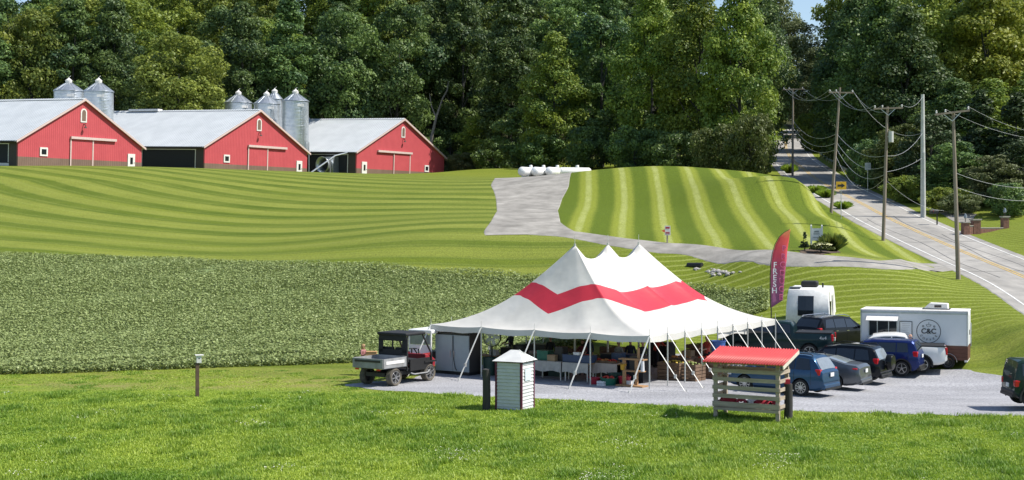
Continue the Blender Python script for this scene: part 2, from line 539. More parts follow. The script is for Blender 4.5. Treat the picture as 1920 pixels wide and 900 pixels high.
# ------------------------------------------------------------------ paved and gravel surfaces
def catmull(pts, n):
    P = [Vector(p) for p in pts]; P = [P[0] * 2 - P[1]] + P + [P[-1] * 2 - P[-2]]
    o = []
    for i in range(1, len(P) - 2):
        for k in range(n):
            t = k / n
            a, b, c, d = P[i - 1:i + 3]
            o.append(0.5 * ((2 * b) + (c - a) * t + (2 * a - 5 * b + 4 * c - d) * t * t + (3 * b - a - 3 * c + d) * t ** 3))
    o.append(P[-2])
    return o
def ribbon(path, offs, lift, jit=0.0, seed=1, skirt=False, flare=0.0):
    """rows of points across a path, laid on the ground; offs are distances to the right"""
    r = random.Random(seed)
    rows = []
    for i, p in enumerate(path):
        t = (path[min(i + 1, len(path) - 1)] - path[max(i - 1, 0)]); t.z = 0; t.normalize()
        n = Vector((t.y, -t.x, 0))
        of = [a * (1 + (flare * max(0, 1 - i / 14) ** 1.5)) for a in offs]
        if jit:
            of[0] += r.uniform(-jit, jit); of[-1] += r.uniform(-jit, jit)
        rows.append([Vector((p.x + n.x * a, p.y + n.y * a, 0)) for a in of])
    A = np.array([[(v.x, v.y) for v in row] for row in rows])
    Z = ground(A[..., 0], A[..., 1]) + lift
    if skirt:
        Z[:, 0] -= lift + .05; Z[:, -1] -= lift + .05
    return [[(A[i, j, 0], A[i, j, 1], Z[i, j]) for j in range(A.shape[1])] for i in range(A.shape[0])]
M_asph = mat('old_asphalt', (0.35, 0.335, 0.31), 0.9, (0.27, 0.26, 0.245), 0.7, 6, bump=0.3, bscale=14, spec=0.2)
M_gdrive = mat('drive_gravel', (0.33, 0.315, 0.29), 0.95, (0.235, 0.225, 0.205), 0.9, 8, bump=0.5, bscale=9, spec=0.1)
M_lot = mat('lot_gravel', (0.43, 0.435, 0.46), 0.95, (0.2, 0.2, 0.215), 11, 12, bump=0.6, bscale=30, spec=0.1, lo=0.3, hi=0.66)
def broad_tone(m, scale, lo, hi, st=(1, 1, 1)):
    """slow uneven tone over a large surface (dust, wear, moisture)"""
    nt = m.node_tree; b = nt.nodes['Principled BSDF']
    src = b.inputs['Base Color'].links[0].from_socket
    tc = nt.nodes.new('ShaderNodeTexCoord'); mp = nt.nodes.new('ShaderNodeMapping'); mp.inputs['Scale'].default_value = st
    nt.links.new(tc.outputs['Object'], mp.inputs[0])
    nz = nt.nodes.new('ShaderNodeTexNoise'); nz.inputs['Scale'].default_value = scale; nz.inputs['Detail'].default_value = 6
    nt.links.new(mp.outputs[0], nz.inputs['Vector'])
    mr = nt.nodes.new('ShaderNodeMapRange'); mr.inputs[1].default_value = .32; mr.inputs[2].default_value = .68; mr.inputs[3].default_value = lo; mr.inputs[4].default_value = hi
    nt.links.new(nz.outputs['Fac'], mr.inputs[0])
    vm = nt.nodes.new('ShaderNodeVectorMath'); vm.operation = 'SCALE'
    nt.links.new(src, vm.inputs[0]); nt.links.new(mr.outputs[0], vm.inputs['Scale']); nt.links.new(vm.outputs[0], b.inputs['Base Color'])
broad_tone(M_lot, .3, .78, 1.14, (.5, 1.4, 1)); broad_tone(M_asph, .5, .82, 1.12, (1.6, .15, 1)); broad_tone(M_gdrive, .35, .78, 1.14)
M_white = mat('road_paint_white', (0.72, 0.72, 0.7), 0.8, (0.5, 0.5, 0.48), 3, 6)
M_yellow = mat('road_paint_yellow', (0.62, 0.4, 0.08), 0.8, (0.4, 0.3, 0.12), 2, 6)
RC = catmull([(x, y, 0) for x, y, z in ROADC], 10)
road = MB().grid(ribbon(RC, (-3.85, -3.65, -2.4, -1.2, 0, 1.2, 2.4, 3.65, 3.85), 0.03, 0.06, 1, True)).build('road', M_asph)
tag(road, None, kind='structure')
RCin = RC[:140]
for a, nm, mt_ in ((-2.95, 'edge_line', M_white), (2.95, 'edge_line', M_white), (-0.14, 'centre_line', M_yellow), (0.14, 'centre_line', M_yellow)):
    MB().grid(ribbon(RCin, (a - 0.06, a + 0.06), 0.042)).build(nm, mt_, road)
# thin dark lines laid along and across the asphalt
M_dkline = mat('dark_road_line', (0.05, 0.05, 0.052), 0.6)
for k, (a, i0, i1) in enumerate(((0.7, 24, 62), (1.5, 18, 52), (-1.9, 30, 60))):
    pts = RC[i0:i1]
    MB().grid(ribbon([p + Vector((0.25 * math.sin(i * 0.35 + k), 0, 0)) for i, p in enumerate(pts)], (a - 0.03, a + 0.03), 0.036)).build('dark_road_line', M_dkline, road)
for k, i in enumerate((33, 47)):
    p = RC[i]
    MB().grid(ribbon([Vector((p.x - 3.6 + j * 0.8, p.y + 0.15 * math.sin(j * 1.7 + k) + j * 0.05, 0)) for j in range(10)], (-0.03, 0.03), 0.037)).build('dark_road_line', M_dkline, road)

DC = catmull(DRIVE, 8)
tag(MB().grid(ribbon(DC, (-1.3, -1.15, -0.5, 0, 0.5, 1.15, 1.3), 0.02, 0.05, 3, True, 1.7)).build('driveway', M_gdrive), None, kind='structure')
HD = [gpix(*p) for p in ((990, 440), (985, 432), (988, 415), (992, 395), (996, 375), (998, 355), (995, 340))] + [Vector((2.3, 152, 0)), Vector((2.4, 160, 0))]
rows = []
HW = [(-3.4, 4.2), (-3.3, 3.9), (-3.0, 2.8), (-2.9, 2.6), (-3.4, 3.0), (-3.9, 3.7), (-4.2, 4.2), (-4.4, 4.4), (-4.5, 4.5)]
hp = catmull(HD, 9)
rr = random.Random(5)
A = []
for i, p in enumerate(hp):
    u = i / (len(hp) - 1) * (len(HW) - 1); k = min(int(u), len(HW) - 2); t = u - k
    l = HW[k][0] * (1 - t) + HW[k + 1][0] * t ; r_ = HW[k][1] * (1 - t) + HW[k + 1][1] * t
    A.append([(p.x + l + (r_ - l) * j, p.y) for j in (0, .025, .25, .5, .75, .975, 1)])
A = np.array(A)
Z = ground(A[..., 0], A[..., 1]) + 0.026
Z[:, 0] -= .07; Z[:, -1] -= .07
tag(MB().grid([[(A[i, j, 0], A[i, j, 1], Z[i, j]) for j in range(7)] for i in range(len(A))]).build('farm_lane', M_gdrive), None, kind='structure')
def patch(name, poly, material, lift, step, jit=0.0, parent=None, seed=2):
    """irregular polygon cut from a fine grid, laid on the ground"""
    r = random.Random(seed)
    P2 = []
    n = len(poly)
    for i in range(n):
        a, b = Vector(poly[i][:2]), Vector(poly[(i + 1) % n][:2])
        m = max(1, int((b - a).length / step))
        for k in range(m):
            p = a.lerp(b, k / m)
            P2.append((p.x + r.uniform(-jit, jit), p.y + r.uniform(-jit, jit)))
    bm = bmesh.new()
    vs = [bm.verts.new((x, y, 0)) for x, y in P2]
    bm.faces.new(vs)
    bmesh.ops.triangulate(bm, faces=bm.faces[:])
    x0 = min(p[0] for p in P2); x1 = max(p[0] for p in P2); y0 = min(p[1] for p in P2); y1 = max(p[1] for p in P2)
    g = max(step * 1.5, 1.5)
    for k in range(1, int((x1 - x0) / g) + 1):
        bmesh.ops.bisect_plane(bm, geom=bm.verts[:] + bm.edges[:] + bm.faces[:], plane_co=(x0 + k * g, 0, 0), plane_no=(1, 0, 0))
    for k in range(1, int((y1 - y0) / g) + 1):
        bmesh.ops.bisect_plane(bm, geom=bm.verts[:] + bm.edges[:] + bm.faces[:], plane_co=(0, y0 + k * g, 0), plane_no=(0, 1, 0))
    bmesh.ops.triangulate(bm, faces=[f for f in bm.faces if len(f.verts) > 4])
    co = np.array([v.co[:2] for v in bm.verts]); zz = ground(co[:, 0], co[:, 1]) + lift
    for v, z in zip(bm.verts, zz): v.co.z = z
    bmesh.ops.recalc_face_normals(bm, faces=bm.faces)
    me = bpy.data.meshes.new(name); bm.to_mesh(me); bm.free()
    if len(me.polygons) and me.polygons[0].normal.z < 0: me.flip_normals()
    me.materials.append(material)
    return link(name, me, parent)
LOTPX = ((640, 722), (700, 731), (800, 737), (900, 744), (1000, 748), (1100, 753), (1200, 759), (1300, 763), (1400, 768), (1500, 772), (1700, 777), (1980, 782), (2000, 694), (1800, 692), (1640, 690), (1560, 672), (1450, 668), (1300, 664), (1000, 672), (850, 690), (760, 712), (690, 717))
LOT = [gpix(*p) for p in LOTPX]
tag(patch('gravel_lot', LOT, M_lot, 0.014, 0.5, 0.16), None, kind='structure')
SIDE = [gpix(*p) for p in ((1752, 395), (1800, 397), (1832, 402), (1815, 420), (1790, 416))]
tag(patch('side_drive', SIDE, M_gdrive, 0.03, 0.8, 0.1), None, kind='structure')
# ------------------------------------------------------------------ foliage
def leaf_quads(c, nrm, size, r):
    """quads centred at c (n,3) facing nrm, bent a little along the middle -> verts, index"""
    n = len(c)
    t = r.normal(size=(n, 3)); t -= nrm * (t * nrm).sum(1, keepdims=True)
    t /= np.linalg.norm(t, axis=1, keepdims=True) + 1e-9
    b = np.cross(nrm, t)
    L = size[:, None] * 0.62; W = size[:, None] * 0.36
    v = np.stack([c - t * L, c + b * W, c + t * L, c - b * W], 1)
    v[:, 1] += nrm * W * 0.35; v[:, 3] += nrm * W * 0.35
    return v.reshape(-1, 3), np.arange(n * 4)

def tree_mesh(seed, H, CR, base, nclump, nleaf, lsize, shape='round', lean=0.0, limbs=8):
    """-> (trunk mesh builder, leaf verts, leaf idx, var)"""
    r = np.random.default_rng(seed); rd = random.Random(seed)
    cz = (H + base) / 2; hz = (H - base) / 2
    C = []; RR = []
    for k in range(nclump):
        u = r.uniform(-1, 1); a = k * 2.399 + r.uniform(-.5, .5)
        if shape == 'round': prof = math.sqrt(max(0, 1 - abs(u) ** 2.2))
        elif shape == 'tall': prof = (1 - max(0, u)) ** 0.55 * (0.62 + 0.38 * (1 - abs(u)))
        else: prof = (1 - (u + 1) / 2) ** 0.75          # cone
        rad = CR * prof * (r.uniform(0.35, 1.0) ** 0.6) * r.uniform(0.8, 1.12)
        C.append((math.cos(a) * rad + lean * (u + 1) * hz, math.sin(a) * rad, cz + u * hz))
        RR.append(CR * r.uniform(0.2, 0.4) * (0.55 + 0.45 * prof))
    C = np.array(C); RR = np.array(RR)
    w = RR ** 2; w /= w.sum()
    k = r.choice(nclump, nleaf, p=w)
    d = r.normal(size=(nleaf, 3)); d[:, 2] = d[:, 2] * 0.9 + 0.25
    d /= np.linalg.norm(d, axis=1, keepdims=True)
    rad = RR[k] * (r.uniform(0.25, 1.0, nleaf) ** 0.4) * (1 + 0.18 * np.sin(d[:, 0] * 7 + k) * np.cos(d[:, 2] * 6 + 2 * k))
    flat = np.array([1.0, 1.0, 0.72])
    c = C[k] + d * rad[:, None] * flat
    c[:, 2] = np.maximum(c[:, 2], 0.25)
    nrm = d * 0.7 + r.normal(size=(nleaf, 3)) * 0.55; nrm[:, 2] += 0.35
    nrm /= np.linalg.norm(nrm, axis=1, keepdims=True)
    size = lsize * r.uniform(0.6, 1.35, nleaf)
    v, idx = leaf_quads(c, nrm, size, r)
    tone = r.uniform(0, 1, nclump)
    var = np.repeat(np.clip(0.55 * tone[k] + r.uniform(0, 0.6, nleaf), 0, 1), 4)
    t = MB()
    top = H * 0.72
    n = 7
    pts = [(lean * 0.6 * top * (i / n) ** 1.6 + rd.uniform(-.12, .12) * (i > 0), rd.uniform(-.12, .12) * (i > 0), -0.6 if i == 0 else top * i / n) for i in range(n + 1)]
    rb = 0.012 * H + 0.03
    t.tube(pts, [rb * (1.35 if i == 0 else 1 - 0.8 * i / n) for i in range(n + 1)], 8)
    for j in range(limbs):
        q = C[int(r.integers(nclump))]
        i = max(1, min(n - 1, int(q[2] / top * n * 0.62)))
        p = Vector(pts[i]); e = Vector(q)
        m = p.lerp(e, 0.5) + Vector((0, 0, -0.08 * (e - p).length))
        t.tube([p, m, e], [rb * 0.42, rb * 0.26, rb * 0.08], 5)
    return t, v, idx, var

M_bark = mat('bark', (0.055, 0.055, 0.05), 0.95, (0.03, 0.032, 0.03), 3, 6, bump=0.6, stretch=(1, 1, .25))
LF = {'dark': leafmat('leaves_dark', (0.155, 0.235, 0.05), (0.04, 0.092, 0.052), 0.25),  # lighter tone warmed for sunlit crowns, darker tone tinted blue green for shade
      'mid': leafmat('leaves_mid', (0.275, 0.335, 0.042), (0.075, 0.145, 0.042), 0.3),  # sunlight and bluish shade mixed into these two tones as well
      'yellow': leafmat('leaves_yellow', (0.37, 0.41, 0.055), (0.16, 0.22, 0.034), 0.32),
      'olive': leafmat('leaves_olive', (0.27, 0.315, 0.05), (0.09, 0.15, 0.04), 0.3),
      'pale': leafmat('leaves_pale', (0.2, 0.24, 0.1), (0.1, 0.14, 0.05), 0.3),
      'pine': leafmat('needles', (0.075, 0.12, 0.04), (0.03, 0.055, 0.022), 0.15),
      'shrub': leafmat('shrub_leaves', (0.14, 0.17, 0.045), (0.06, 0.085, 0.022), 0.3)}
PROTO = {}
def proto(key, *a, **k):
    t, v, idx, var = tree_mesh(*a, **k)
    PROTO[key] = (t.mesh('trunk', M_bark, 40), v, idx, var)
proto('oak', 1, 24, 6.2, 2.2, 120, 30000, 0.38)
proto('maple', 2, 25, 5.6, 1.6, 120, 30000, 0.36, 'tall')
proto('poplar', 3, 28, 5.0, 2.0, 120, 28000, 0.36, 'tall')
proto('ash', 4, 22, 5.8, 2.2, 95, 24000, 0.38)
proto('locust', 5, 25, 6.4, 3.2, 90, 23000, 0.4, lean=0.06)
proto('edge', 6, 23, 5.8, 0.4, 130, 28000, 0.34, 'tall')
proto('small', 7, 11, 3.6, 0.4, 60, 11000, 0.3)
proto('bush', 8, 4.2, 3.0, 0.1, 44, 8500, 0.22)
proto('cone', 9, 14, 3.0, 0.3, 75, 9000, 0.34, 'cone', limbs=0)
CROWN = {}
def tree(kind, leaf, x, y, label, group, h=1.0, w=1.0, rz=None, cat='tree', name=None, z=None):
    tm, v, idx, var = PROTO[kind]
    if kind not in CROWN:
        CROWN[kind] = npmesh('crown', v, idx, 4, LF[leaf], {'var': var})
    o = thing(name or {'cone': 'conifer_tree', 'bush': 'bush', 'weed': 'weed_clump', 'small': 'young_tree'}.get(kind, 'broadleaf_tree'), label, cat,
              (x, y, (gz(x, y) if z is None else z) - 0.05), random.uniform(0, 6.28) if rz is None else rz, group)
    o.scale = (w, w, h)
    link('trunk', tm, o); c = link('crown', CROWN[kind], o)
    c.material_slots[0].link = 'OBJECT'; c.material_slots[0].material = LF[leaf]
    return o
def at(px, d):
    return (px - 960) / F * d, d

# wood behind the barns: the front row, tree by tree
GW = 'trees along the front edge of the wood'
front = [
 ('poplar', 'dark', -40, 218, 1.0, 1.15, 'dark tall tree at the left frame edge behind the leftmost red barn'),
 ('ash', 'mid', 60, 222, 1.1, 1.0, 'open crowned tree with a pale bare trunk behind the leftmost barn roof'),
 ('poplar', 'dark', 138, 222, 0.95, 1.05, 'dark narrow tree rising behind the leftmost pair of feed bins'),
 ('maple', 'dark', 214, 224, 1.05, 1.0, 'shaded tree just left of the big rounded yellow green tree'),
 ('oak', 'olive', 335, 212, 0.86, 1.08, 'big rounded yellow green tree above the middle barn roof'),
 ('maple', 'dark', 455, 226, 1.05, 1.05, 'dark tree directly right of the big rounded yellow green tree'),
 ('poplar', 'dark', 540, 228, 1.0, 1.1, 'dark tree behind the tallest feed bin'),
 ('oak', 'dark', 640, 230, 1.08, 1.0, 'dark broad tree above the roof of the rightmost barn'),
 ('locust', 'dark', 742, 234, 1.1, 1.0, 'dark leaning tree behind the peak of the rightmost barn'),
 ('maple', 'dark', 868, 238, 1.15, 1.0, 'deep green tree over the gap right of the rightmost barn'),
 ('poplar', 'dark', 955, 226, 1.06, 1.1, 'dark tall tree left of the white propane tanks'),
 ('edge', 'mid', 1040, 204, 0.86, 0.95, 'sunlit leafy tree standing behind the white propane tanks'),
 ('maple', 'dark', 1128, 206, 1.1, 1.05, 'dark tree between the two sunlit trees behind the mown mound'),
 ('edge', 'mid', 1222, 192, 1.08, 1.0, 'tall sunlit tree behind the top of the mown mound'),
 ('edge', 'mid', 1312, 186, 1.12, 0.98, 'tall bright tree second from the road at the wood corner'),
 ('edge', 'mid', 1388, 180, 1.1, 0.9, 'tall sunlit green tree at the corner of the wood beside the road'),
]
for kd, lf, px, d, h, w, lb in front:
    x, y = at(px, d)
    tree(kd, lf, x, y, lb, GW, h, w)
# leaning bare trunk in the dark wood
x, y = at(804, 229)
t = thing('leaning_trunk', 'bare grey leaning tree trunk in the dark wood beyond the rightmost barn', 'tree', (x, y, gz(x, y) - .1))
MB().tube([(0, 0, 0), (0.1, 0, 3), (0.5, 0, 6.0), (1.2, 0, 9.0), (2.2, 0, 12)], [0.36, 0.3, 0.26, 0.2, 0.12], 10).build('trunk', mat('grey_bark', (0.2, 0.18, 0.15), 0.9, (0.12, 0.11, 0.1), 4, 5), t, 40)
b_ = MB()
b_.tube([(1.2, 0, 9), (0.4, 0.2, 11), (0.1, 0.3, 13)], [0.14, .1, .05], 6).tube([(2.2, 0, 12), (3.0, 0, 13.5), (3.2, .3, 15)], [0.16, .1, .05], 6)
b_.build('branch', MATS['grey_bark'], t, 40)

# the wood further back, row above row on the hillside
rd = random.Random(3)
LM = [(-150, 'past the left frame edge'), (0, 'the left frame edge'), (95, 'the leftmost barn ridge'), (165, 'the leftmost pair of feed bins'), (265, 'the left flank of the rounded yellow tree'), (365, 'the crown of the rounded yellow tree'), (445, 'the leftmost bin of the four'),
      (545, 'the tallest feed bin'), (635, 'the ridge of the rightmost barn'), (735, 'the peak of the rightmost barn'), (825, 'the leaning bare trunk'), (925, 'the dark lawn right of the barns'), (1025, 'the white propane tanks'), (1120, 'the right end of the tank row'), (1210, 'the left part of the mown mound'), (1300, 'the crest of the mown mound'), (1390, 'the corner trees by the road')]
for rw, d, px0, st in (('second', 248, -60, 112), ('third', 270, -110, 104), ('fourth', 298, -40, 108), ('topmost', 330, -100, 104)):
    left_ = list(LM)
    for px in range(px0, 1340, st):
        d2 = d + rd.uniform(-6, 6)
        x, y = at(px + rd.uniform(-28, 28), d2)
        kd = rd.choice(['oak', 'maple', 'poplar', 'ash', 'locust'])
        lf = rd.choice(['dark', 'dark', 'mid', 'mid', 'olive'] if px < 700 else ['dark', 'dark', 'mid', 'mid'])
        lm = min(left_, key=lambda q: abs(q[0] - px)); left_.remove(lm)
        tree(kd, lf, x, y, '%s tree in the %s wood row above %s' % ({'dark': 'dark', 'mid': 'green', 'olive': 'olive'}[lf], rw, lm[1]), 'trees deep in the hillside wood', rd.uniform(.95, 1.15) * (1.2 if rw == 'topmost' else 1), rd.uniform(1.05, 1.3))
# trees closing the road gap
GR = 'trees where the road enters the wood'
for kd, lf, px, d, h, w, lb in (
 ('maple', 'mid', 1408, 262, 0.95, 1.2, 'hazy tree behind the bright corner tree where the road vanishes'),
 ('oak', 'pale', 1495, 300, 0.93, 1.0, 'pale green far tree standing under the patch of blue sky'),
 ('edge', 'pale', 1442, 316, 1.45, 1.3, 'far tree left of the blue sky patch above the road'),
 ('ash', 'mid', 1590, 296, 1.4, 1.2, 'far tree right of the blue sky patch above the road'),
 ('edge', 'pale', 1530, 262, 0.72, 1.0, 'feathery green tree on the right bank of the road near the bend'),
 ('edge', 'dark', 1582, 225, 0.92, 1.0, 'dark tree overhanging the far road on its right side'),
 ('edge', 'dark', 1424, 226, 1.22, 1.0, 'shaded tree on the left of the far road behind the corner tree'),
 ('maple', 'mid', 1600, 275, 1.0, 1.1, 'tree high up behind the leaning utility pole crossarm'),
 ('poplar', 'dark', 1660, 290, 1.05, 1.2, 'tree at the skyline above the utility poles')):
    x, y = at(px, d)
    tree(kd, lf, x, y, lb, GR, h, w)
# wood right of the road
GQ = 'trees right of the road'
for kd, lf, px, d, h, w, lb in (
 ('edge', 'dark', 1606, 186, 0.98, 1.0, 'dark tree beside the guardrail behind the leaning utility pole'),
 ('edge', 'dark', 1652, 166, 0.95, 0.95, 'dark tree behind the grey sign back right of the road'),
 ('edge', 'dark', 1700, 160, 0.85, 0.9, 'dark tree behind the tall pale steel pole'),
 ('oak', 'olive', 1765, 168, 0.98, 0.95, 'yellow green sunlit tree above the tall pale steel pole'),
 ('oak', 'mid', 1716, 205, 1.1, 1.2, 'green tree high behind the steel pole near the top edge'),
 ('maple', 'yellow', 1850, 162, 0.92, 1.0, 'bright yellow green tree near the upper right corner'),
 ('oak', 'olive', 1810, 196, 1.05, 1.1, 'green tree behind the yellow trees at upper right'),
 ('oak', 'yellow', 1925, 170, 0.9, 1.0, 'sunlit yellow tree cut by the right frame edge'),
 ('maple', 'olive', 1900, 205, 1.1, 1.2, 'green tree on the slope behind the upper right corner'),
 ('edge', 'dark', 1790, 150, 0.48, 0.8, 'dark shaded tree behind the nearest crossarm pole'),
 ('edge', 'mid', 1860, 148, 0.46, 0.8, 'low broad green tree rising behind the brick gate pillars'),
 ('edge', 'mid', 1945, 150, 0.5, 0.8, 'low broad green tree at the right frame edge above the lawn'),
 ('cone', 'pine', 1838, 140, 0.72, 1.0, 'dense evergreen right of the nearest pole above the pillars'),
 ('cone', 'pine', 1905, 138, 0.68, 1.05, 'dense evergreen at the right frame edge above the pillars'),
 ('small', 'pine', 1748, 140, 0.72, 0.9, 'bushy green tree directly right of the tall steel pole'),
 ('small', 'shrub', 1690, 146, 0.62, 0.9, 'leafy young tree left of the tall steel pole'),
 ('small', 'pale', 1866, 128, 0.42, 0.75, 'pale leaved small tree behind the brick wall and lantern pillar'),
 ('small', 'dark', 1790, 134, 0.5, 0.9, 'low dark tree between the mailbox and the brick pillars'),
 ('small', 'pine', 1925, 130, 0.5, 0.9, 'low evergreen at the right end of the brick wall')):
    x, y = at(px, d)
    tree(kd, lf, x, y, lb, GQ, h, w)
# undergrowth
GU = 'bushes along the foot of the wood'
for kd, lf, px, d, h, w, lb in (
 ('bush', 'shrub', 1345, 170, 1.5, 1.05, 'sunlit bush at the foot of the bright corner trees, left of two'),
 ('bush', 'shrub', 1405, 166, 1.75, 1.05, 'large sunlit bush at the foot of the corner trees beside the road'),
 ('bush', 'mid', 1422, 172, 1.0, 0.7, 'small bush between the corner trees and the far utility pole'),
 ('small', 'dark', 1352, 214, 1.2, 1.3, 'dark low tree glimpsed between the trunks of the corner trees'),
 ('bush', 'dark', 1262, 178, 1.3, 1.2, 'dark bush behind the crest of the mown mound'),
 ('bush', 'dark', 1190, 184, 1.4, 1.2, 'dark bush between the tank row and the crest of the mound'),
 ('bush', 'dark', 1105, 194, 1.3, 1.3, 'dark bush behind the rightmost white propane tank'),
 ('bush', 'dark', 1010, 202, 1.2, 1.2, 'dark bush behind the leftmost white propane tank'),
 ('bush', 'pale', 866, 226, 0.8, 0.8, 'pale weedy bush at the wood edge right of the rightmost barn'),
 ('bush', 'dark', 930, 222, 1.3, 1.1, 'shaded bush between the rightmost barn and the propane tanks'),
 ('small', 'mid', 900, 230, 0.8, 1.1, 'small sunlit tree inside the wood edge right of the rightmost barn'),
 ('small', 'dark', 985, 210, 0.9, 1.2, 'low shaded tree at the wood edge left of the propane tanks'),
 ('small', 'dark', 1160, 196, 0.9, 1.2, 'low shaded tree at the wood edge right of the propane tanks'),
 ('bush', 'dark', 690, 232, 1.6, 1.5, 'dark bush half hidden by the roof of the rightmost barn'),
 ('bush', 'dark', 800, 236, 1.5, 1.3, 'dark bush behind the right slope of the rightmost barn'),
 ('small', 'dark', 600, 236, 1.0, 1.4, 'low dark tree right of the tallest feed bin'),
 ('small', 'mid', 245, 226, 0.95, 1.3, 'low tree right of the leftmost pair of feed bins'),
 ('small', 'dark', 30, 222, 0.9, 1.5, 'low dark tree above the ridge of the leftmost barn'),
 ('small', 'dark', 415, 228, 0.9, 1.3, 'low dark tree left of the four feed bins'),
 ('bush', 'shrub', 1575, 205, 1.3, 0.8, 'roadside bush at the far end of the guardrail'),
 ('bush', 'mid', 1525, 225, 1.5, 0.9, 'bush on the bank right of the far road'),
 ('bush', 'dark', 1640, 152, 1.2, 0.9, 'dark bush behind the near end of the guardrail'),
 ('bush', 'mid', 1778, 127, 0.5, 0.75, 'tall weeds in the verge right of the mailbox'),
 ('bush', 'pale', 1802, 125, 0.42, 0.6, 'tall weeds just left of the brick pillars'),
 ('bush', 'mid', 1700, 136, 0.6, 0.8, 'verge bush left of the steel pole foot'),
 ('bush', 'dark', 1895, 122, 0.65, 0.7, 'dark bush behind the low brick wall')):
    x, y = at(px, d)
    tree(kd, lf, x, y, lb, GU, h, w, cat='tree' if kd == 'small' else 'bush')

# ------------------------------------------------------------------ soybean field
SOYPX = ((-60, 704), (100, 701), (240, 696), (400, 690), (560, 685), (660, 681), (760, 678), (900, 668), (1100, 645), (1300, 612), (1442, 582), (1444, 548), (1330, 541), (1200, 533), (960, 519), (800, 510), (600, 498), (300, 489), (-60, 484))
SOY = [gpix(*p) for p in SOYPX]
bx0, bx1 = min(p.x for p in SOY), max(p.x for p in SOY); by0, by1 = min(p.y for p in SOY), max(p.y for p in SOY)
sx = np.arange(bx0 - 1, bx1 + 1, 0.7); sy = np.arange(by0 - 1, by1 + 1, 0.6)
SX, SY = np.meshgrid(sx, sy)
ins = inpoly(SX, SY, SOY)
core = ins.copy()
for ax, sft in ((0, 1), (0, 2), (0, 3), (0, -1), (1, 1), (1, -1)): core &= np.roll(ins, sft, ax)
SZ = ground(SX, SY) + np.where(core, 0.17 + 0.08 * vnoise(SX, SY, 0.5, 8), -0.12)
ix = np.arange(SX.size).reshape(SX.shape)
fk = (ins[:-1, :-1] | ins[1:, :-1] | ins[:-1, 1:] | ins[1:, 1:])
qd = np.stack([ix[:-1, :-1], ix[:-1, 1:], ix[1:, 1:], ix[1:, :-1]], -1)[fk].reshape(-1)
M_soyb = mat('soy_shade', (0.16, 0.215, 0.075), 0.9, (0.125, 0.175, 0.06), 4, 5, bump=1.0, bscale=8)
soy = npmesh('soybean_canopy', np.stack([SX, SY, SZ], -1).reshape(-1, 3), qd, 4, M_soyb)
N = 620000
X = rng.uniform(bx0, bx1, N); Y = by0 + (by1 - by0) * rng.uniform(0, 1, N) ** 1.05
k = inpoly(X, Y, SOY) & (np.abs(X) < 0.385 * Y)
X, Y = X[k], Y[k]
n = len(X)
rowc = np.abs(((Y * 0.98 + X * 0.12) / 0.76) % 1 - 0.5)
zz = ground(X, Y) + 0.36 - 0.07 * np.clip(rowc * 2 - 0.3, 0, 1) + rng.uniform(-0.16, 0.09, n) + 0.1 * vnoise(X, Y, 1.5, 9) + 0.06 * vnoise(X, Y, 9, 10)
edg = ~inpoly(X, Y - 0.75 - 0.2 * vnoise(X, Y, .8, 14), SOY)
zz = np.where(edg, ground(X, Y) + rng.uniform(0.02, 0.36, n), zz)
e2 = ~inpoly(X, Y - 1.8 - 0.4 * vnoise(X, Y, .8, 15), SOY) & ~edg
zz = np.where(e2, ground(X, Y) + rng.uniform(0.06, 0.42, n), zz)
nm = rng.normal(size=(n, 3)) * 0.36; nm[:, 2] += 0.95; nm[:, 0] += 0.1
nm /= np.linalg.norm(nm, axis=1, keepdims=True)
v, idx = leaf_quads(np.stack([X, Y, zz], 1), nm, rng.uniform(0.08, 0.165, n), rng)
var = np.repeat(np.clip(rng.uniform(0, 1, n) ** 1.4 * 0.9 + 0.07 * vnoise(X, Y, 4, 12) + 0.1, 0, 1), 4)
M_soy = leafmat('soy_leaves', (0.34, 0.4, 0.155), (0.19, 0.25, 0.085), 0.22, 0.5, vary=False)
so = link('soybean_field', soy)
tag(so, 'dense green soybean field between the mown hill and the tent', 'field', kind='stuff')
link('leaf_layer', npmesh('soy_leaves', v, idx, 4, M_soy, {'var': var}), so)

# ------------------------------------------------------------------ rough grass in front
N = 330000
Y = 37 + (68.5 - 37) * rng.uniform(0, 1, N) ** 1.0
X = rng.uniform(-0.39, 0.39, N) * Y
lotp = inpoly(X + rng.normal(0, .12, N), Y + rng.normal(0, .12, N), LOT)
soyp = inpoly(X, Y, SOY)
k = ~lotp & ~soyp & ((X < 14) | (Y < 62))
X, Y = X[k], Y[k]; n = len(X)
pat = 0.5 + 0.5 * vnoise(X, Y, 1.6, 21) * 0.7 + 0.35 * vnoise(X, Y, 0.45, 22)
short = smooth(57.5, 60.5, Y + 0.02 * X) * (X < -2)
tuf = np.clip(vnoise(X, Y, 0.28, 31) * vnoise(X, Y, 1.1, 32) * 2.2, 0, 1)
hgt = (0.045 + 0.062 * np.clip(pat, 0, 1.3) + 0.1 * tuf) * rng.uniform(0.5, 1.3, n) * (1 - 0.62 * short)
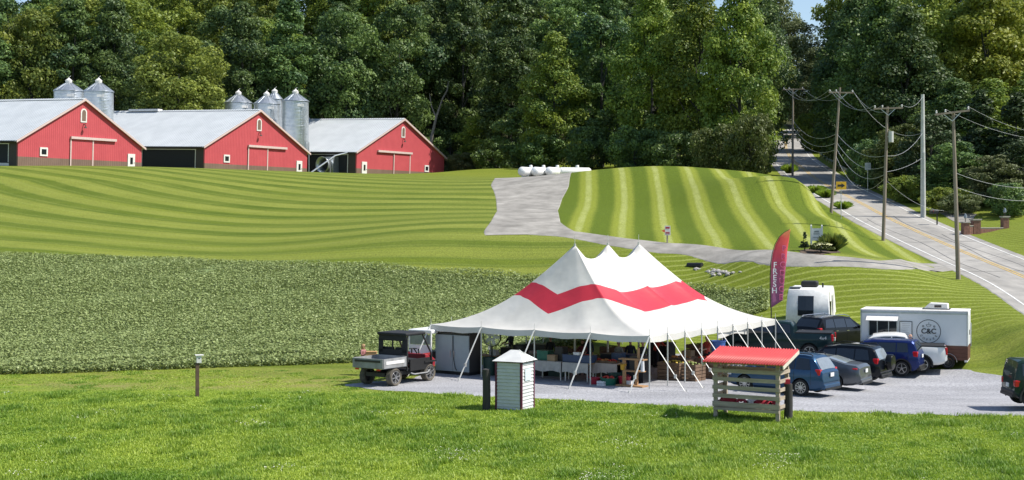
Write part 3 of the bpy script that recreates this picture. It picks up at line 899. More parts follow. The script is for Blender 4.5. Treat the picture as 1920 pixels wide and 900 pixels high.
# each tuft: 3 leaning blades
vs = []; va = []
zb = ground(X, Y) - 0.01
col = np.clip(0.5 + 0.28 * vnoise(X, Y, 2.2, 23) + 0.2 * vnoise(X, Y, 0.6, 24) + rng.uniform(-.35, .35, n) + 0.12 * short - 0.3 * tuf, 0, 1)
for b in range(3):
    a = rng.uniform(0, 6.283, n); ln = rng.uniform(0.25, 0.95, n) * hgt
    wd = rng.uniform(0.008, 0.02, n) * 1.5
    ox = rng.normal(0, .035, n); oy = rng.normal(0, .035, n)
    px_ = np.cos(a + 1.57) * wd; py_ = np.sin(a + 1.57) * wd
    p0 = np.stack([X + ox - px_, Y + oy - py_, zb], 1); p1 = np.stack([X + ox + px_, Y + oy + py_, zb], 1)
    p2 = np.stack([X + ox + np.cos(a) * ln, Y + oy + np.sin(a) * ln, zb + hgt * rng.uniform(.7, 1.15, n)], 1)
    vs.append(np.stack([p0, p1, p2], 1)); va.append(np.repeat(np.clip(col + rng.uniform(-.15, .15, n), 0, 1)[:, None], 3, 1))
vs = np.stack(vs, 1).reshape(-1, 3); va = np.stack(va, 1).reshape(-1)
M_grass = leafmat('grass_blades', (0.42, 0.52, 0.065), (0.14, 0.265, 0.025), 0.35, 0.5, vary=False)
gr = link('grass', npmesh('grass', vs, np.arange(len(vs)), 3, M_grass, {'var': va}))
tag(gr, 'rough green meadow grass filling the foreground', 'grass', kind='stuff')

# white clover heads in drifts
N = 30000
Y = rng.uniform(38, 60, N); X = rng.uniform(-.38, .38, N) * Y
k = (vnoise(X, Y, 1.3, 41) + .5 * vnoise(X, Y, .4, 42) > 1.0) & ~inpoly(X, Y, LOT)
X, Y = X[k], Y[k]; n = len(X)
nn = rng.normal(size=(n, 3)) * .3; nn[:, 2] += 1; nn /= np.linalg.norm(nn, axis=1, keepdims=True)
v, idx = leaf_quads(np.stack([X, Y, ground(X, Y) + rng.uniform(.07, .2, n)], 1), nn, rng.uniform(.025, .055, n), rng)
tag(link('clover_flowers', npmesh('clover_flowers', v, idx, 4, mat('clover_white', (.62, .62, .5), .8))), 'tiny white clover heads scattered through the meadow grass', 'flowers', kind='stuff')
# ------------------------------------------------------------------ red barns
def two_tone_wall(name, c, c2, per):
    m = mat(name, c, 0.6, c2, 0.6, 4, spec=0.25)
    add_ribs(m, 0, per, 0.55, 0.035)
    return m
M_red = two_tone_wall('barn_red_steel', (0.5, 0.085, 0.1), (0.455, 0.075, 0.09), 0.3)
M_brown = two_tone_wall('barn_brown_steel', (0.2, 0.135, 0.105), (0.17, 0.115, 0.09), 0.3)
M_roof = mat('barn_roof_steel', (0.58, 0.61, 0.63), 0.5, (0.5, 0.53, 0.55), 0.5, 5, metal=0.05)
add_ribs(M_roof, 1, 0.45, 0.8, 0.05)
M_trim = mat('white_trim', (0.74, 0.72, 0.7), 0.6)
M_ptrim = mat('pale_trim', (0.62, 0.48, 0.46), 0.6)
M_dark = mat('dark_curtain', (0.014, 0.016, 0.02), 0.8)
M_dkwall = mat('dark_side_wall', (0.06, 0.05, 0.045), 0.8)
M_galv = mat('galvanised_steel', (0.5, 0.53, 0.56), 0.38, (0.38, 0.41, 0.44), 2.5, 5, metal=0.75)
M_glass = mat('dark_glass', (0.02, 0.024, 0.028), 0.08, spec=0.7)
BD = Vector((0.525, 0.851, 0)); BRZ = math.atan2(BD.y, BD.x)     # gable runs along BD, the barn's length runs left and back
GRADE = R(1.9)
def barn(corner, W, wall, ridge, length, label, doors, base, x_end=None):
    """local x along the gable, local y along the length (away), z up; origin at the gable's left foot"""
    t = thing('red_barn', label, 'barn', corner, BRZ, 'red poultry barns')
    t.rotation_euler = (GRADE, 0, BRZ)
    zr = ridge; h = wall
    # gable wall (front) with brown wainscot
    g = MB().prism([(0, 1.05), (W, 1.05), (W, h), (W / 2, zr), (0, h)], 0, 0.2)
    g.build('gable_wall', M_red, t)
    MB().prism([(0, -1.2), (W, -1.2), (W, 1.05), (0, 1.05)], -0.012, 0.2).build('wainscot', M_brown, t)
    # side walls: posts and dark curtain openings, white sill
    for sx_, nm in ((0, 'side_wall'), (W, 'side_wall')):
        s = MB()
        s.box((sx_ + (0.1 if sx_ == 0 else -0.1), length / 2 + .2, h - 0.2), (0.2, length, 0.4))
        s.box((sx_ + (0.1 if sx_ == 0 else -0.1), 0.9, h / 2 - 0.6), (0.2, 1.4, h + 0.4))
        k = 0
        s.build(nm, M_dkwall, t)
        MB().box((sx_ + (0.16 if sx_ == 0 else -0.16), length / 2 + 0.2, h / 2), (0.1, length - 0.2, h - 0.3)).build('curtain', M_dark, t)
        fr = MB()
        xo = sx_ + (0.03 if sx_ == 0 else -0.03)
        fr.box((xo, length / 2 + .8, 0.1), (0.14, length - 1.5, 0.32)); fr.box((xo, length / 2 + .8, h - 0.46), (0.1, length - 1.5, 0.09))
        for yy in (1.66, 11.6, 21.6, 31.6, 41.6): fr.box((xo - 0.01, yy, h / 2 - .05), (0.1, 0.1, h - 0.8))
        fr.build('curtain_frame', M_trim, t)
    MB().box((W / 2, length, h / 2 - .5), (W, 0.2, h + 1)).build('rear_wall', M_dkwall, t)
    # two roof slopes with real thickness
    ov = 0.45
    sl = (zr - h) / (W / 2)
    for s_ in (-1, 1):
        e = MB()
        xe = W / 2 + s_ * (W / 2 + ov)
        ze = h - ov * sl
        pts = [(W / 2, zr + 0.03), (xe, ze + 0.03), (xe, ze + 0.15), (W / 2, zr + 0.17)]
        e.prism(pts, -0.3, length + 0.3)
        e.build('roof', M_roof, t)
        tr = MB()
        tr.prism([(W / 2, zr + 0.0), (xe, ze - 0.0), (xe, ze + 0.025), (W / 2, zr + 0.025)], -0.28, 0.12)
        tr.prism([(W / 2, zr - .1), (xe, ze - .1), (xe, ze + .17), (W / 2, zr + .19)], -0.34, -0.303)
        tr.build('rake_trim', M_ptrim, t)
    MB().prism([(W / 2 - .35, zr + .06), (W / 2, zr + .26), (W / 2 + .35, zr + .06)], -0.2, length).build('ridge_cap', M_roof, t)
    MB().box((W / 2, 22, zr + 0.3), (0.9, 6, 0.3)).build('ridge_vent', M_trim, t)
    # arched louvre
    a = [(W / 2 + 0.48 * math.cos(q), zr - 1.55 + 0.5 * math.sin(q)) for q in np.linspace(0, math.pi, 11)] + [(W / 2 - .48, zr - 2.75), (W / 2 + .48, zr - 2.75)]
    ar = MB().prism(a, -0.07, -0.005).build('arched_window', M_trim, t)
    a2 = [(W / 2 + 0.3 * math.cos(q), zr - 1.56 + 0.34 * math.sin(q)) for q in np.linspace(0, math.pi, 11)] + [(W / 2 - .3, zr - 2.57), (W / 2 + .3, zr - 2.57)]
    MB().prism(a2, -0.09, -0.072).build('louvre', M_brown, ar)
    lm = MB().tube([(W / 2, 0, zr - 3.0), (W / 2, -.35, zr - 3.0), (W / 2, -.4, zr - 3.25)], 0.06, 6)
    lm.lathe([(0.02, 0), (0.2, -.2), (0.22, -.24)], 10, (W / 2, -.4, zr - 3.2))
    lm.build('gable_lamp', M_dkwall, t)
    # sliding door: leaf, frame and track
    d0, d1, tk0, tk1 = doors['slide']
    zt = doors.get('zt', 3.55)
    lf = MB().box(((d0 + d1) / 2, -0.05, zt / 2 - 0.5), (d1 - d0, 0.06, zt + 1.0)).build('sliding_door', M_red, t)
    for xx in (d0, d1): MB().box((xx, -0.1, zt / 2 - .5), (0.18, 0.06, zt + 1)).build('door_frame', M_ptrim, lf)
    MB().box(((d0 + d1) / 2, -0.085, 0.0), (d1 - d0 - .2, 0.02, 2.1)).build('door_wainscot', M_brown, lf)
    MB().box(((tk0 + tk1) / 2, -0.16, zt + 0.1), (tk1 - tk0, 0.24, 0.3)).build('door_track', M_ptrim, t)
    wd = doors['walk']
    w_ = MB().box((wd, -0.06, 1.0 - .3), (1.2, 0.1, 2.75)).build('walk_door', M_trim, t)
    MB().box((wd, -0.125, 1.2), (0.42, 0.03, 0.85)).build('door_pane', M_glass, w_)
    MB().box((wd + .45, -0.14, 0.95), (0.08, 0.06, 0.08)).build('door_handle', M_dkwall, w_)
    wx = doors['win']
    w2 = MB().box((wx, -0.05, doors.get('wz', 1.55)), (1.15, 0.09, 1.05)).build('window', M_trim, t)
    MB().box((wx, -0.105, doors.get('wz', 1.55)), (0.7, 0.02, 0.62)).build('pane', M_glass, w2)
    # gutter
    MB().box((-ov - .06, length / 2, h - ov * sl + .02), (0.14, length, 0.14)).build('gutter', M_dkwall, t)
    return t
def at_corner(px, d, z): return Vector(((px - 960) / F * d, d, z))
def frac(px, px0, d0, W):
    """position along a gable of the photo column px"""
    X0 = (px0 - 960) / F * d0; r = (px - 960) / F
    return (r * d0 - X0) / (BD.x - r * BD.y)
B1 = at_corner(33, 163.6, 14.05); B2 = at_corner(383, 184.0, 14.15); B3 = at_corner(668, 206.0, 14.35)
W1 = frac(265, 33, 163.6, 0); W2 = frac(575, 383, 184.0, 0); W3 = frac(832, 668, 206.0, 0)
f1 = lambda p: frac(p, 33, 163.6, 0); f2 = lambda p: frac(p, 383, 184.0, 0); f3 = lambda p: frac(p, 668, 206.0, 0)
barn(B1, W1, 3.0, 8.35, 62, 'leftmost red barn with silver roof, cut off by the left frame edge',
     {'slide': (f1(131), f1(172.5), f1(130), f1(215)), 'walk': f1(245), 'win': f1(81), 'wz': 1.75}, 0)
barn(B2, W2, 3.3, 8.6, 62, 'middle red barn with a silver roof between the two groups of feed bins',
     {'slide': (f2(464), f2(500), f2(463), f2(535)), 'walk': f2(560), 'win': f2(424), 'wz': 1.8, 'zt': 3.6}, 0)
barn(B3, W3, 3.5, 8.9, 62, 'rightmost red barn with a gravel heap at its right corner',
     {'slide': (f3(737), f3(767), f3(706), f3(770)), 'walk': f3(682), 'win': f3(799), 'wz': 1.6, 'zt': 3.7}, 0)

# exhaust hood and auger between the middle and right barns
def local(b, x, y, z): return b + BD * x + Vector((-BD.y, BD.x, 0)) * y + Vector((0, 0, z))
p = local(B3, -1.2, 4.6, 1.5)
t = thing('fan_hood', 'round galvanised fan hood on the dark side of the rightmost barn', 'fan', p, BRZ)
h_ = MB().lathe([(0.75, 0), (1.0, -0.5), (1.22, -1.1)], 24, axis='y')
M4 = Matrix.Rotation(R(-90), 4, 'Z')
h_.v = [tuple(M4 @ Vector(q)) for q in h_.v]
o = h_.build('cone', M_galv, t, 40); o.modifiers.new('s', 'SOLIDIFY').thickness = 0.04
f_ = MB().lathe([(0.01, 0), (0.73, 0.0)], 20, axis='y'); f_.v = [tuple(M4 @ (Vector(q) * 1.0)) for q in f_.v]
f_.build('fan_blade_disc', M_dark, t)
t.location.z = B3.z + 1.6
MB().box((0.7, 0, -0.0), (1.3, 2.4, 2.4)).build('fan_box', M_galv, t)
a0 = pix(582, 319, 192); a1 = pix(628, 292, 199)
t = thing('auger_pipe', 'pale slanting feed pipe between the middle and rightmost barns', 'pipe', a0)
MB().tube([(0, 0, -.4), a1 - a0, a1 - a0 + Vector((1.6, 1.2, .5))], 0.11, 8).build('pipe', M_galv, t, 40)
MB().tube([(a1 - a0) * .8, (a1 - a0) * .8 + Vector((0, 0, -3))], 0.05, 6).build('support_leg', M_galv, t)

# ------------------------------------------------------------------ feed bins
def ring_mat():
    m = mat('bin_steel', (0.56, 0.6, 0.64), 0.36, (0.42, 0.46, 0.5), 1.2, 5, metal=0.7)
    add_ribs(m, 2, 0.2, 0.5, 0.02)
    return m
M_bin = ring_mat()
def feed_bin(px, d, r, top_py, eave_py, label, legs=4):
    X = (px - 960) / F * d; z0 = gz(X, d); z0 = max(z0, 14.2)
    s = F / d
    zt = HC + (HZ - top_py) / s; ze = HC + (HZ - eave_py) / s
    t = thing('feed_bin', label, 'feed bin', (X, d, z0), random.uniform(0, 1), 'galvanised feed bins')
    H = ze - z0; T = zt - z0
    b = MB().lathe([(0.25, 1.0), (r, 1.0 + r * 1.25), (r, H)], 36)
    b.build('cylinder', M_bin, t, 35)
    for k in range(1, 6):
        zz = 1.0 + r * 1.25 + (H - 1.0 - r * 1.25) * k / 6
        MB().lathe([(r + .002, -.03), (r + .025, -.02), (r + .025, .02), (r + .002, .03)], 36, (0, 0, zz)).build('ring_seam', M_bin, t, 30)
    n = 14
    rf = MB()
    rf.lathe([(r + 0.12, H - 0.06), (r + .1, H + .02), (0.38, T - 0.75)], 36)
    rfo = rf.build('roof', M_galv, t, 20)
    for k in range(n):
        a = 2 * math.pi * k / n
        MB().bar(((r + .08) * math.cos(a), (r + .08) * math.sin(a), H + .04), (.4 * math.cos(a), .4 * math.sin(a), T - .72), .05, .05).build('roof_rib', M_galv, rfo)
    cp = MB().lathe([(0.42, T - 0.8), (0.46, T - .5), (0.5, T - .45), (0.05, T - .08), (0.02, T)], 16).build('filler_cap', M_trim, t, 30)
    MB().bar((0, 0, T - .05), (.28, 0, T + .2), .05).build('lid_lever', M_trim, cp)
    lg = [(math.cos(a), math.sin(a)) for a in np.arange(8) * math.pi / 4]
    for cx, cy in lg[:8:2] if legs == 4 else lg:
        MB().bar((cx * (r + .05), cy * (r + .05), -0.4), (cx * (r + .05), cy * (r + .05), 1.2 + r * 1.25 + 1.2), .14, .1).build('leg', M_galv, t)
    # ladder facing the camera side
    ld = MB()
    a = R(-60)
    for o_ in (-.2, .2):
        q = Vector((math.cos(a) * (r + .15) - math.sin(a) * o_, math.sin(a) * (r + .15) + math.cos(a) * o_, 0))
        ld.bar(q + Vector((0, 0, .4)), q + Vector((0, 0, H)), .05)
    for k in range(int(H / .35)):
        q = Vector((math.cos(a) * (r + .15), math.sin(a) * (r + .15), .5 + k * .35)); e = Vector((-math.sin(a), math.cos(a), 0)) * .2
        ld.bar(q - e, q + e, .03)
    ld.build('ladder', M_galv, t)
    MB().box((math.cos(R(-75)) * (r + .02), math.sin(R(-75)) * (r + .02), H - .7), (1.2, .06, .35), ).build('maker_plate', M_trim, t)
    return t
def binspot(perp, px):
    G = B1 + BD * perp
    r_ = (px - 960) / F
    L_ = Vector((-BD.y, BD.x, 0))
    k = (r_ * G.y - G.x) / (L_.x - r_ * L_.y)
    return (G + L_ * k).y
p1 = W1 + 3.4
d_ = binspot(p1, 185); feed_bin(185, d_, 27 / F * d_, 145, 172, 'taller feed bin on the right of the pair behind the leftmost barn')
d_ = binspot(p1, 129); feed_bin(129, d_, 27 / F * d_, 145, 171, 'feed bin on the left of the pair behind the leftmost barn')
perpB2 = (B2 - B1).dot(BD); p2 = perpB2 + W2 + 2.6
d_ = binspot(p2, 554); feed_bin(554, d_, 24.5 / F * d_, 166, 190, 'tallest feed bin, standing beside the right slope of the middle barn', 8)
d_ = binspot(p2, 500); feed_bin(500, d_, 23.5 / F * d_, 170, 195, 'feed bin just above the right slope of the middle barn roof')
d_ = binspot(p2, 447); feed_bin(447, d_, 25 / F * d_, 168, 193, 'feed bin left of the middle barn peak, only its top showing')
d_ = binspot(p2 + 4.4, 515); feed_bin(515, d_, 14 / F * d_, 165, 186, 'slim feed bin half hidden behind the others by the middle barn')

# gravel heap by the right barn
hp_ = local(B3, W3 * 0.83, -1.4, -0.2)
n = 30; rows = []
rr = random.Random(4)
for i in range(9):
    u = i / 8
    rows.append([(hp_.x + math.cos(2 * math.pi * k / n) * 3.0 * (1 - u) * (1 + .15 * math.sin(k * 2.1)) , hp_.y + math.sin(2 * math.pi * k / n) * 1.6 * (1 - u), hp_.z - .3 + 1.3 * (u ** .8) + rr.uniform(-.05, .05)) for k in range(n + 1)])
tag(MB().grid(rows).build('gravel_heap', mat('heap_stone', (0.42, 0.4, 0.38), .95, (.25, .24, .23), 3, 8, bump=1), None, 60), 'low grey gravel heap at the right corner of the rightmost barn', 'gravel heap')

# ------------------------------------------------------------------ propane tanks
M_tank = mat('tank_white', (0.8, 0.8, 0.78), 0.4)
lastt = None
for i, (px, lb) in enumerate(((993, 'leftmost of the four white propane tanks at the top of the gravel lane'), (1017, 'second white propane tank from the left above the gravel lane'),
                              (1043, 'third white propane tank from the left above the gravel lane'), (1078, 'rightmost white propane tank, lying partly behind the mound crest'))):
    d = 160 + i * .8
    Xp = (px - 960) / F * d
    z = HC + (HZ - 332.5) / F * d - 0.15
    t = thing('propane_tank', lb, 'propane tank', (Xp, d, z), R(62 if i < 3 else 20), 'white propane tanks')
    r_ = 0.52
    L_ = 1.9 if i < 3 else 1.75
    pr = [(0.01, -L_ - .32), (.28, -L_ - .26), (.45, -L_ - .12), (r_, -L_), (r_, L_), (.45, L_ + .12), (.28, L_ + .26), (.01, L_ + .32)]
    b = MB().lathe(pr, 20, (0, 0, r_ + .25), 'y'); b.v = [(q[1], q[0], q[2]) for q in b.v]
    b.build('shell', M_tank, t, 50)
    MB().lathe([(.2, 0), (.2, .22), (.15, .3), (.01, .31)], 12, (0.3, 0, r_ * 2 + .22)).build('valve_dome', M_tank, t, 40)
    for s_ in (-1.1, 1.1): MB().box((s_, 0, -.1), (.25, .8, .95)).build('foot', M_galv, t)
# ------------------------------------------------------------------ tent
TA = math.atan2(-0.573, 0.82)
TM = Vector((1.02, 63.95, 0.014))
TW, TL, TE = 6.0, 13.0, 2.36
PK = (3.45, 6.5, 9.55); ZP, ZS = 6.2, 5.5
M_canvas = bpy.data.materials.new('tent_vinyl_white'); M_redv = bpy.data.materials.new('tent_vinyl_red')
for m_, c_ in ((M_canvas, (0.62, 0.605, 0.565)), (M_redv, (0.52, 0.03, 0.05))):
    m_.use_nodes = True
    nt = m_.node_tree; b_ = nt.nodes['Principled BSDF']
    b_.inputs['Roughness'].default_value = 0.45
    tr = nt.nodes.new('ShaderNodeBsdfTranslucent'); ms = nt.nodes.new('ShaderNodeMixShader'); ms.inputs[0].default_value = 0.05
    tc = nt.nodes.new('ShaderNodeTexCoord'); nz = nt.nodes.new('ShaderNodeTexNoise'); nz.inputs['Scale'].default_value = 0.8; nz.inputs['Detail'].default_value = 5
    nt.links.new(tc.outputs['Object'], nz.inputs['Vector'])
    cr = nt.nodes.new('ShaderNodeValToRGB'); cr.color_ramp.elements[0].color = (*[k * 0.86 for k in c_], 1); cr.color_ramp.elements[1].color = (*c_, 1)
    cr.color_ramp.elements[0].position = .3; cr.color_ramp.elements[1].position = .6
    nt.links.new(nz.outputs['Fac'], cr.inputs[0]); nt.links.new(cr.outputs[0], b_.inputs['Base Color']); nt.links.new(cr.outputs[0], tr.inputs[0])
    bp = nt.nodes.new('ShaderNodeBump'); bp.inputs['Strength'].default_value = .45; bp.inputs['Distance'].default_value = .08
    n2 = nt.nodes.new('ShaderNodeTexNoise'); n2.inputs['Scale'].default_value = 1.1; nt.links.new(tc.outputs['Object'], n2.inputs['Vector'])
    nt.links.new(n2.outputs['Fac'], bp.inputs['Height']); nt.links.new(bp.outputs[0], b_.inputs['Normal'])
    nt.links.new(b_.outputs[0], ms.inputs[1]); nt.links.new(tr.outputs[0], ms.inputs[2]); nt.links.new(ms.outputs[0], nt.nodes['Material Output'].inputs['Surface'])
M_pole = mat('tent_pole_steel', (0.62, 0.62, 0.6), 0.4, metal=0.5)
M_strap = mat('webbing_white', (0.72, 0.71, 0.67), 0.8)
tent = thing('market_tent', 'large white three peaked market tent with a red zigzag stripe', 'tent', TM, TA)
def ridge_z(b):
    if b <= PK[0] or b >= PK[2]: return ZP
    i = 0 if b < PK[1] else 1
    u = (b - PK[i]) / (PK[i + 1] - PK[i])
    return ZP - (ZP - ZS) * (1 - (2 * u - 1) ** 2) ** 0.8
def isect(r, p, A, B):
    """parameter along p->r where the plan line crosses segment AB"""
    d = (r[0] - p[0], r[1] - p[1]); e = (B[0] - A[0], B[1] - A[1])
    den = d[0] * e[1] - d[1] * e[0]
    if abs(den) < 1e-9: return None
    return ((A[0] - p[0]) * e[1] - (A[1] - p[1]) * e[0]) / den
def lerp2(a, b, t): return (a[0] + (b[0] - a[0]) * t, a[1] + (b[1] - a[1]) * t)
per = []
NS = 10
for k in range(4 * NS): per.append((-TW + 2 * TW * k / (4 * NS), 0.0))
for k in range(8 * 6): per.append((TW, TL * k / 48))
for k in range(4 * NS): per.append((TW - 2 * TW * k / (4 * NS), TL))
for k in range(8 * 6): per.append((-TW, TL - TL * k / 48))
per.append(per[0])
HIP = (0.60, 0.71); HIPF = (0.47, 0.66); MIDF = (0.33, 0.56); SIDE_T = (0.37, 0.6)
def tvals(p):
    a, b = p
    pk0, pk1 = (0, PK[0]), (0, PK[2])
    if b < PK[0]: r = pk0
    elif b > PK[2]: r = pk1
    else: r = (0, b)
    out = []
    for q in range(2):
        sgn = 1 if a >= 0 else -1
        Mn = lerp2((sgn * TW, PK[0]), pk0, SIDE_T[q]); Hf = lerp2((sgn * TW, TL), pk1, HIPF[q])
        if abs(a) >= TW - 1e-6 and b >= PK[0]:
            t_ = isect(r, p, Mn, Hf)
            if b <= PK[2]: t_ = .5 * t_ + .5 * (max(t_, .05) ** 1.58 * (ZP - TE) / (ridge_z(b) - TE)) ** (1 / 1.58)
            out.append(min(max(t_, .05), .95)); continue
        end = 0.0 if b < TL / 2 else TL
        H_ = lerp2((sgn * TW, end), r, HIP[q])
        M_ = lerp2((0, end), r, MIDF[q]) if abs(b - end) < 1e-6 else Mn
        t_ = isect(r, p, H_, M_)
        out.append(min(max(t_ if t_ is not None else HIP[q], 0.05), 0.95))
    return r, out[0], out[1]
zones = [[], [], []]
RND = 0.17
def cornerw(p):
    u = (abs(TW - abs(p[0])) + min(p[1], TL - p[1])) / 3.6
    return max(0.0, 1 - u * u) ** 2
TV = []
for p in per:
    r, t0, t1 = tvals(p); w = cornerw(p)
    TV.append([(t - RND * w) / (1 - RND * w) for t in (t0, t1)])
nP = len(per) - 1
TVs = []
for i in range(nP):
    w = cornerw(per[i]); k = int(round(5 * w))
    acc = [0.0, 0.0]
    for j in range(-k, k + 1):
        for q in range(2): acc[q] += TV[(i + j) % nP][q]
    TVs.append([v_ / (2 * k + 1) for v_ in acc])
TVs.append(TVs[0])
for i, p in enumerate(per):
    r, _, _ = tvals(p); t0, t1 = TVs[i]; w = cornerw(p)
    zr = ridge_z(p[1]) if abs(p[0]) >= TW - 1e-6 and PK[0] <= p[1] <= PK[2] else ZP
    # slack between the edge poles
    if abs(p[1]) < 1e-6 or abs(p[1] - TL) < 1e-6: u = ((p[0] + TW) / (2 * TW) * 4) % 1
    else: u = (p[1] / TL * 8) % 1
    sag = 4 * u * (1 - u)
    ex = 1.58 - 0.16 * w
    def S(t):
        q = lerp2(p, r, t)
        q = lerp2(q, r, RND * w * math.sin(math.pi / 2 * min(t * 1.7, 1)))
        z = TE + (zr - TE) * (t ** ex) - 0.07 * sag * (1 - t) ** 3
        inn = 0.10 * sag * (1 - t) ** 4
        q = lerp2(q, r, inn / 6)
        return (q[0], q[1], z)
    zones[0].append([S(t0 * k / 8) for k in range(9)])
    zones[1].append([S(t0 + (t1 - t0) * k / 4) for k in range(5)])
    zones[2].append([S(t1 + (1 - t1) * k / 9) for k in range(10)])
for zn, nm, mm in ((zones[0], 'lower_canopy', M_canvas), (zones[1], 'red_stripe', M_redv), (zones[2], 'upper_canopy', M_canvas)):
    m_ = MB().grid(zn).mesh(nm, mm)
    bm = bmesh.new(); bm.from_mesh(m_); bmesh.ops.remove_doubles(bm, verts=bm.verts, dist=0.001); bmesh.ops.recalc_face_normals(bm, faces=bm.faces)
    bm.to_mesh(m_); bm.free()
    m_.polygons.foreach_set('use_smooth', [True] * len(m_.polygons)); m_.set_sharp_from_angle(angle=R(75))
    link(nm, m_, tent)
# valance in four runs
for side in range(4):
    i0, i1 = (0, 40, 88, 128)[side], (40, 88, 128, 176)[side]
    top = [zones[0][i][0] for i in range(i0, i1 + 1)]
    bot = []
    for i, q in zip(range(i0, i1 + 1), top):
        bot.append((q[0] * 1.003, q[1] + (-.02 if side == 0 else .02 if side == 2 else 0), q[2] - 0.27 - 0.015 * math.sin(i * 1.3)))
    MB().grid([top, bot]).build('valance', M_canvas, tent)
edge = [((-TW + 3.0 * k, 0), (0, -1)) for k in range(5)] + [((TW, TL / 8 * k), (1, 0)) for k in range(1, 9)] + [((TW - 3.0 * k, TL), (0, 1)) for k in range(1, 5)] + [((-TW, TL - TL / 8 * k), (-1, 0)) for k in range(1, 8)]
for (a, b), (nx_, ny_) in edge:
    MB().tube([(a, b, 0), (a, b, TE + 0.02)], 0.032, 8).tube([(a, b, TE), (a, b, TE + 0.28)], 0.01, 5).build('side_pole', M_pole, tent, 40)
    o = 1.75
    cn = abs(a) > TW - .01 and (b < .01 or b > TL - .01)
    dirs = [(nx_, ny_)]
    if cn: dirs = [(0, -1 if b < .01 else 1), (1 if a > 0 else -1, 0)]
    for dx, dy in dirs:
        if dy > 0: continue
        e = (a + dx * o, b + dy * o, 0.03)
        MB().bar((a + dx * .02, b + dy * .02, TE - .02), e, 0.06, 0.012).build('guy_strap', M_strap, tent)
        MB().tube([(e[0], e[1], -.1), (e[0] + dx * .05, e[1] + dy * .05, .16)], .02, 6).build('stake', M_pole, tent)
        q = Vector((a, b, TE)).lerp(Vector(e), .72)
        MB().box(q, (.09, .09, .16)).build('ratchet', M_pole, tent)
for b in PK:
    MB().tube([(0, b, 0), (0, b, ZP + .05)], .055, 10).tube([(0, b, ZP), (0, b, ZP + .45)], .012, 5).build('centre_pole', M_pole, tent, 40)
# loose flap hanging on the right side
q0, q1 = TL * .52, TL * .76
fl = []
for k in range(9):
    b = q0 + (q1 - q0) * k / 8
    fl.append([(TW - .12, b, TE - .1 - .05 * j - (0.07 * math.sin(k * .8 + 1) * j / 6) - .02 * j) for j in range(7)])
MB().grid(fl).build('rolled_side_wall', M_canvas, tent, 60)

def tl(a, b, z=0.0):
    """tent plan -> world"""
    c, s = math.cos(TA), math.sin(TA)
    return Vector((TM.x + a * c - b * s, TM.y + a * s + b * c, 0.014 + z))
def tpx(px, b):
    """tent plan a for the photo column px on the row b"""
    for a in np.arange(-7, 7.5, .02):
        w = tl(a, b)
        if 960 + F * w.x / w.y >= px: return a
    return 7

# ------------------------------------------------------------------ things under the tent
M_cloth = mat('table_cloth', (0.5, 0.47, 0.43), 0.9, (0.4, 0.38, 0.35), 3)
M_cloth2 = mat('table_cloth_pink', (0.55, 0.46, 0.42), 0.9, (0.48, 0.4, 0.37), 3)
M_wood = mat('pine_wood', (0.42, 0.25, 0.12), 0.75, (0.32, 0.18, 0.085), 3, 6, stretch=(1, 1, 6))
M_crate = mat('crate_wood', (0.2, 0.125, 0.08), 0.85, (0.13, 0.085, 0.055), 3, 6)
M_card = mat('cardboard', (0.36, 0.25, 0.15), 0.9)
PL = {}
def plastic(c, n): 
    return mat('plastic_' + n, c, 0.45)
def table(a0, a1, b, label, cloth=True, depth=0.8, h=0.78, mt_=None):
    t = thing('market_table', label, 'table', tl((a0 + a1) / 2, b), TA, 'tables under the tent')
    w = a1 - a0
    MB().box((0, 0, h - .02), (w, depth, .04)).build('tabletop', M_wood, t)
    for sx_ in (-1, 1):
        for sy_ in (-1, 1): MB().bar((sx_ * (w / 2 - .1), sy_ * (depth / 2 - .1), 0), (sx_ * (w / 2 - .1), sy_ * (depth / 2 - .1), h - .04), .05).build('leg', M_pole, t)
    if cloth:
        n = 26; rows = []
        for j in range(7):
            rows.append([(-w / 2 + w * k / n, -depth / 2 - .02 - .025 * (1 + math.sin(k * 1.5 + j * .25 + a0)) * j / 6, h + .006 - .45 * j / 6 - .035 * math.sin(k * .38 + a0 * 3) * j / 6) for k in range(n + 1)])
        top = [[(-w / 2 + w * k / n, depth / 2 + .01 - (depth + .03) * j / 3, h + .006) for k in range(n + 1)] for j in range(4)]
        MB().grid(top[:-1] + [rows[0]]).grid(rows).build('tablecloth', mt_ or M_cloth, t, 60)
    return t
def bin_tub(loc, r, h, m, label, cat='tub', name='round_tub', fill=None):
    t = thing(name, label, cat, loc, random.uniform(0, 3))
    MB().lathe([(.01, .01), (r * .82, .0), (r, h), (r * 1.06, h), (r * 1.05, h - .04), (r * .97, h - .03), (r * .8, .03), (.01, .04)], 20).build('shell', m, t, 40)
    for s_ in (-1, 1): MB().tube([(s_ * r, -.1, h - .03), (s_ * (r + .07), -.06, h + .03), (s_ * (r + .07), .06, h + .03), (s_ * r, .1, h - .03)], .014, 5).build('handle', m, t)
    if fill:
        heap(t, 0, 0, h - .06, r * .8, r * .8, fill, 16, .065)
    return t
def heap(parent, x, y, z, rx, ry, m, n, rad, name='produce'):
    """a pile of fruit, one mesh of separate round pieces too small to pick apart"""
    mb = MB(); r = random.Random(int(x * 100 + n))
    for k in range(n):
        a = r.uniform(0, 6.28); q = math.sqrt(r.uniform(0, 1))
        c = (x + math.cos(a) * q * rx, y + math.sin(a) * q * ry, z + rad * .7 + (1 - q) * rad * 1.4)
        mb.lathe([(rad * .05, -rad * .9), (rad * .8, -rad * .5), (rad, 0), (rad * .8, rad * .55), (rad * .05, rad * .85)], 7, c)
    o = mb.build(name, m, parent, 60); o['kind'] = 'stuff'
    return o
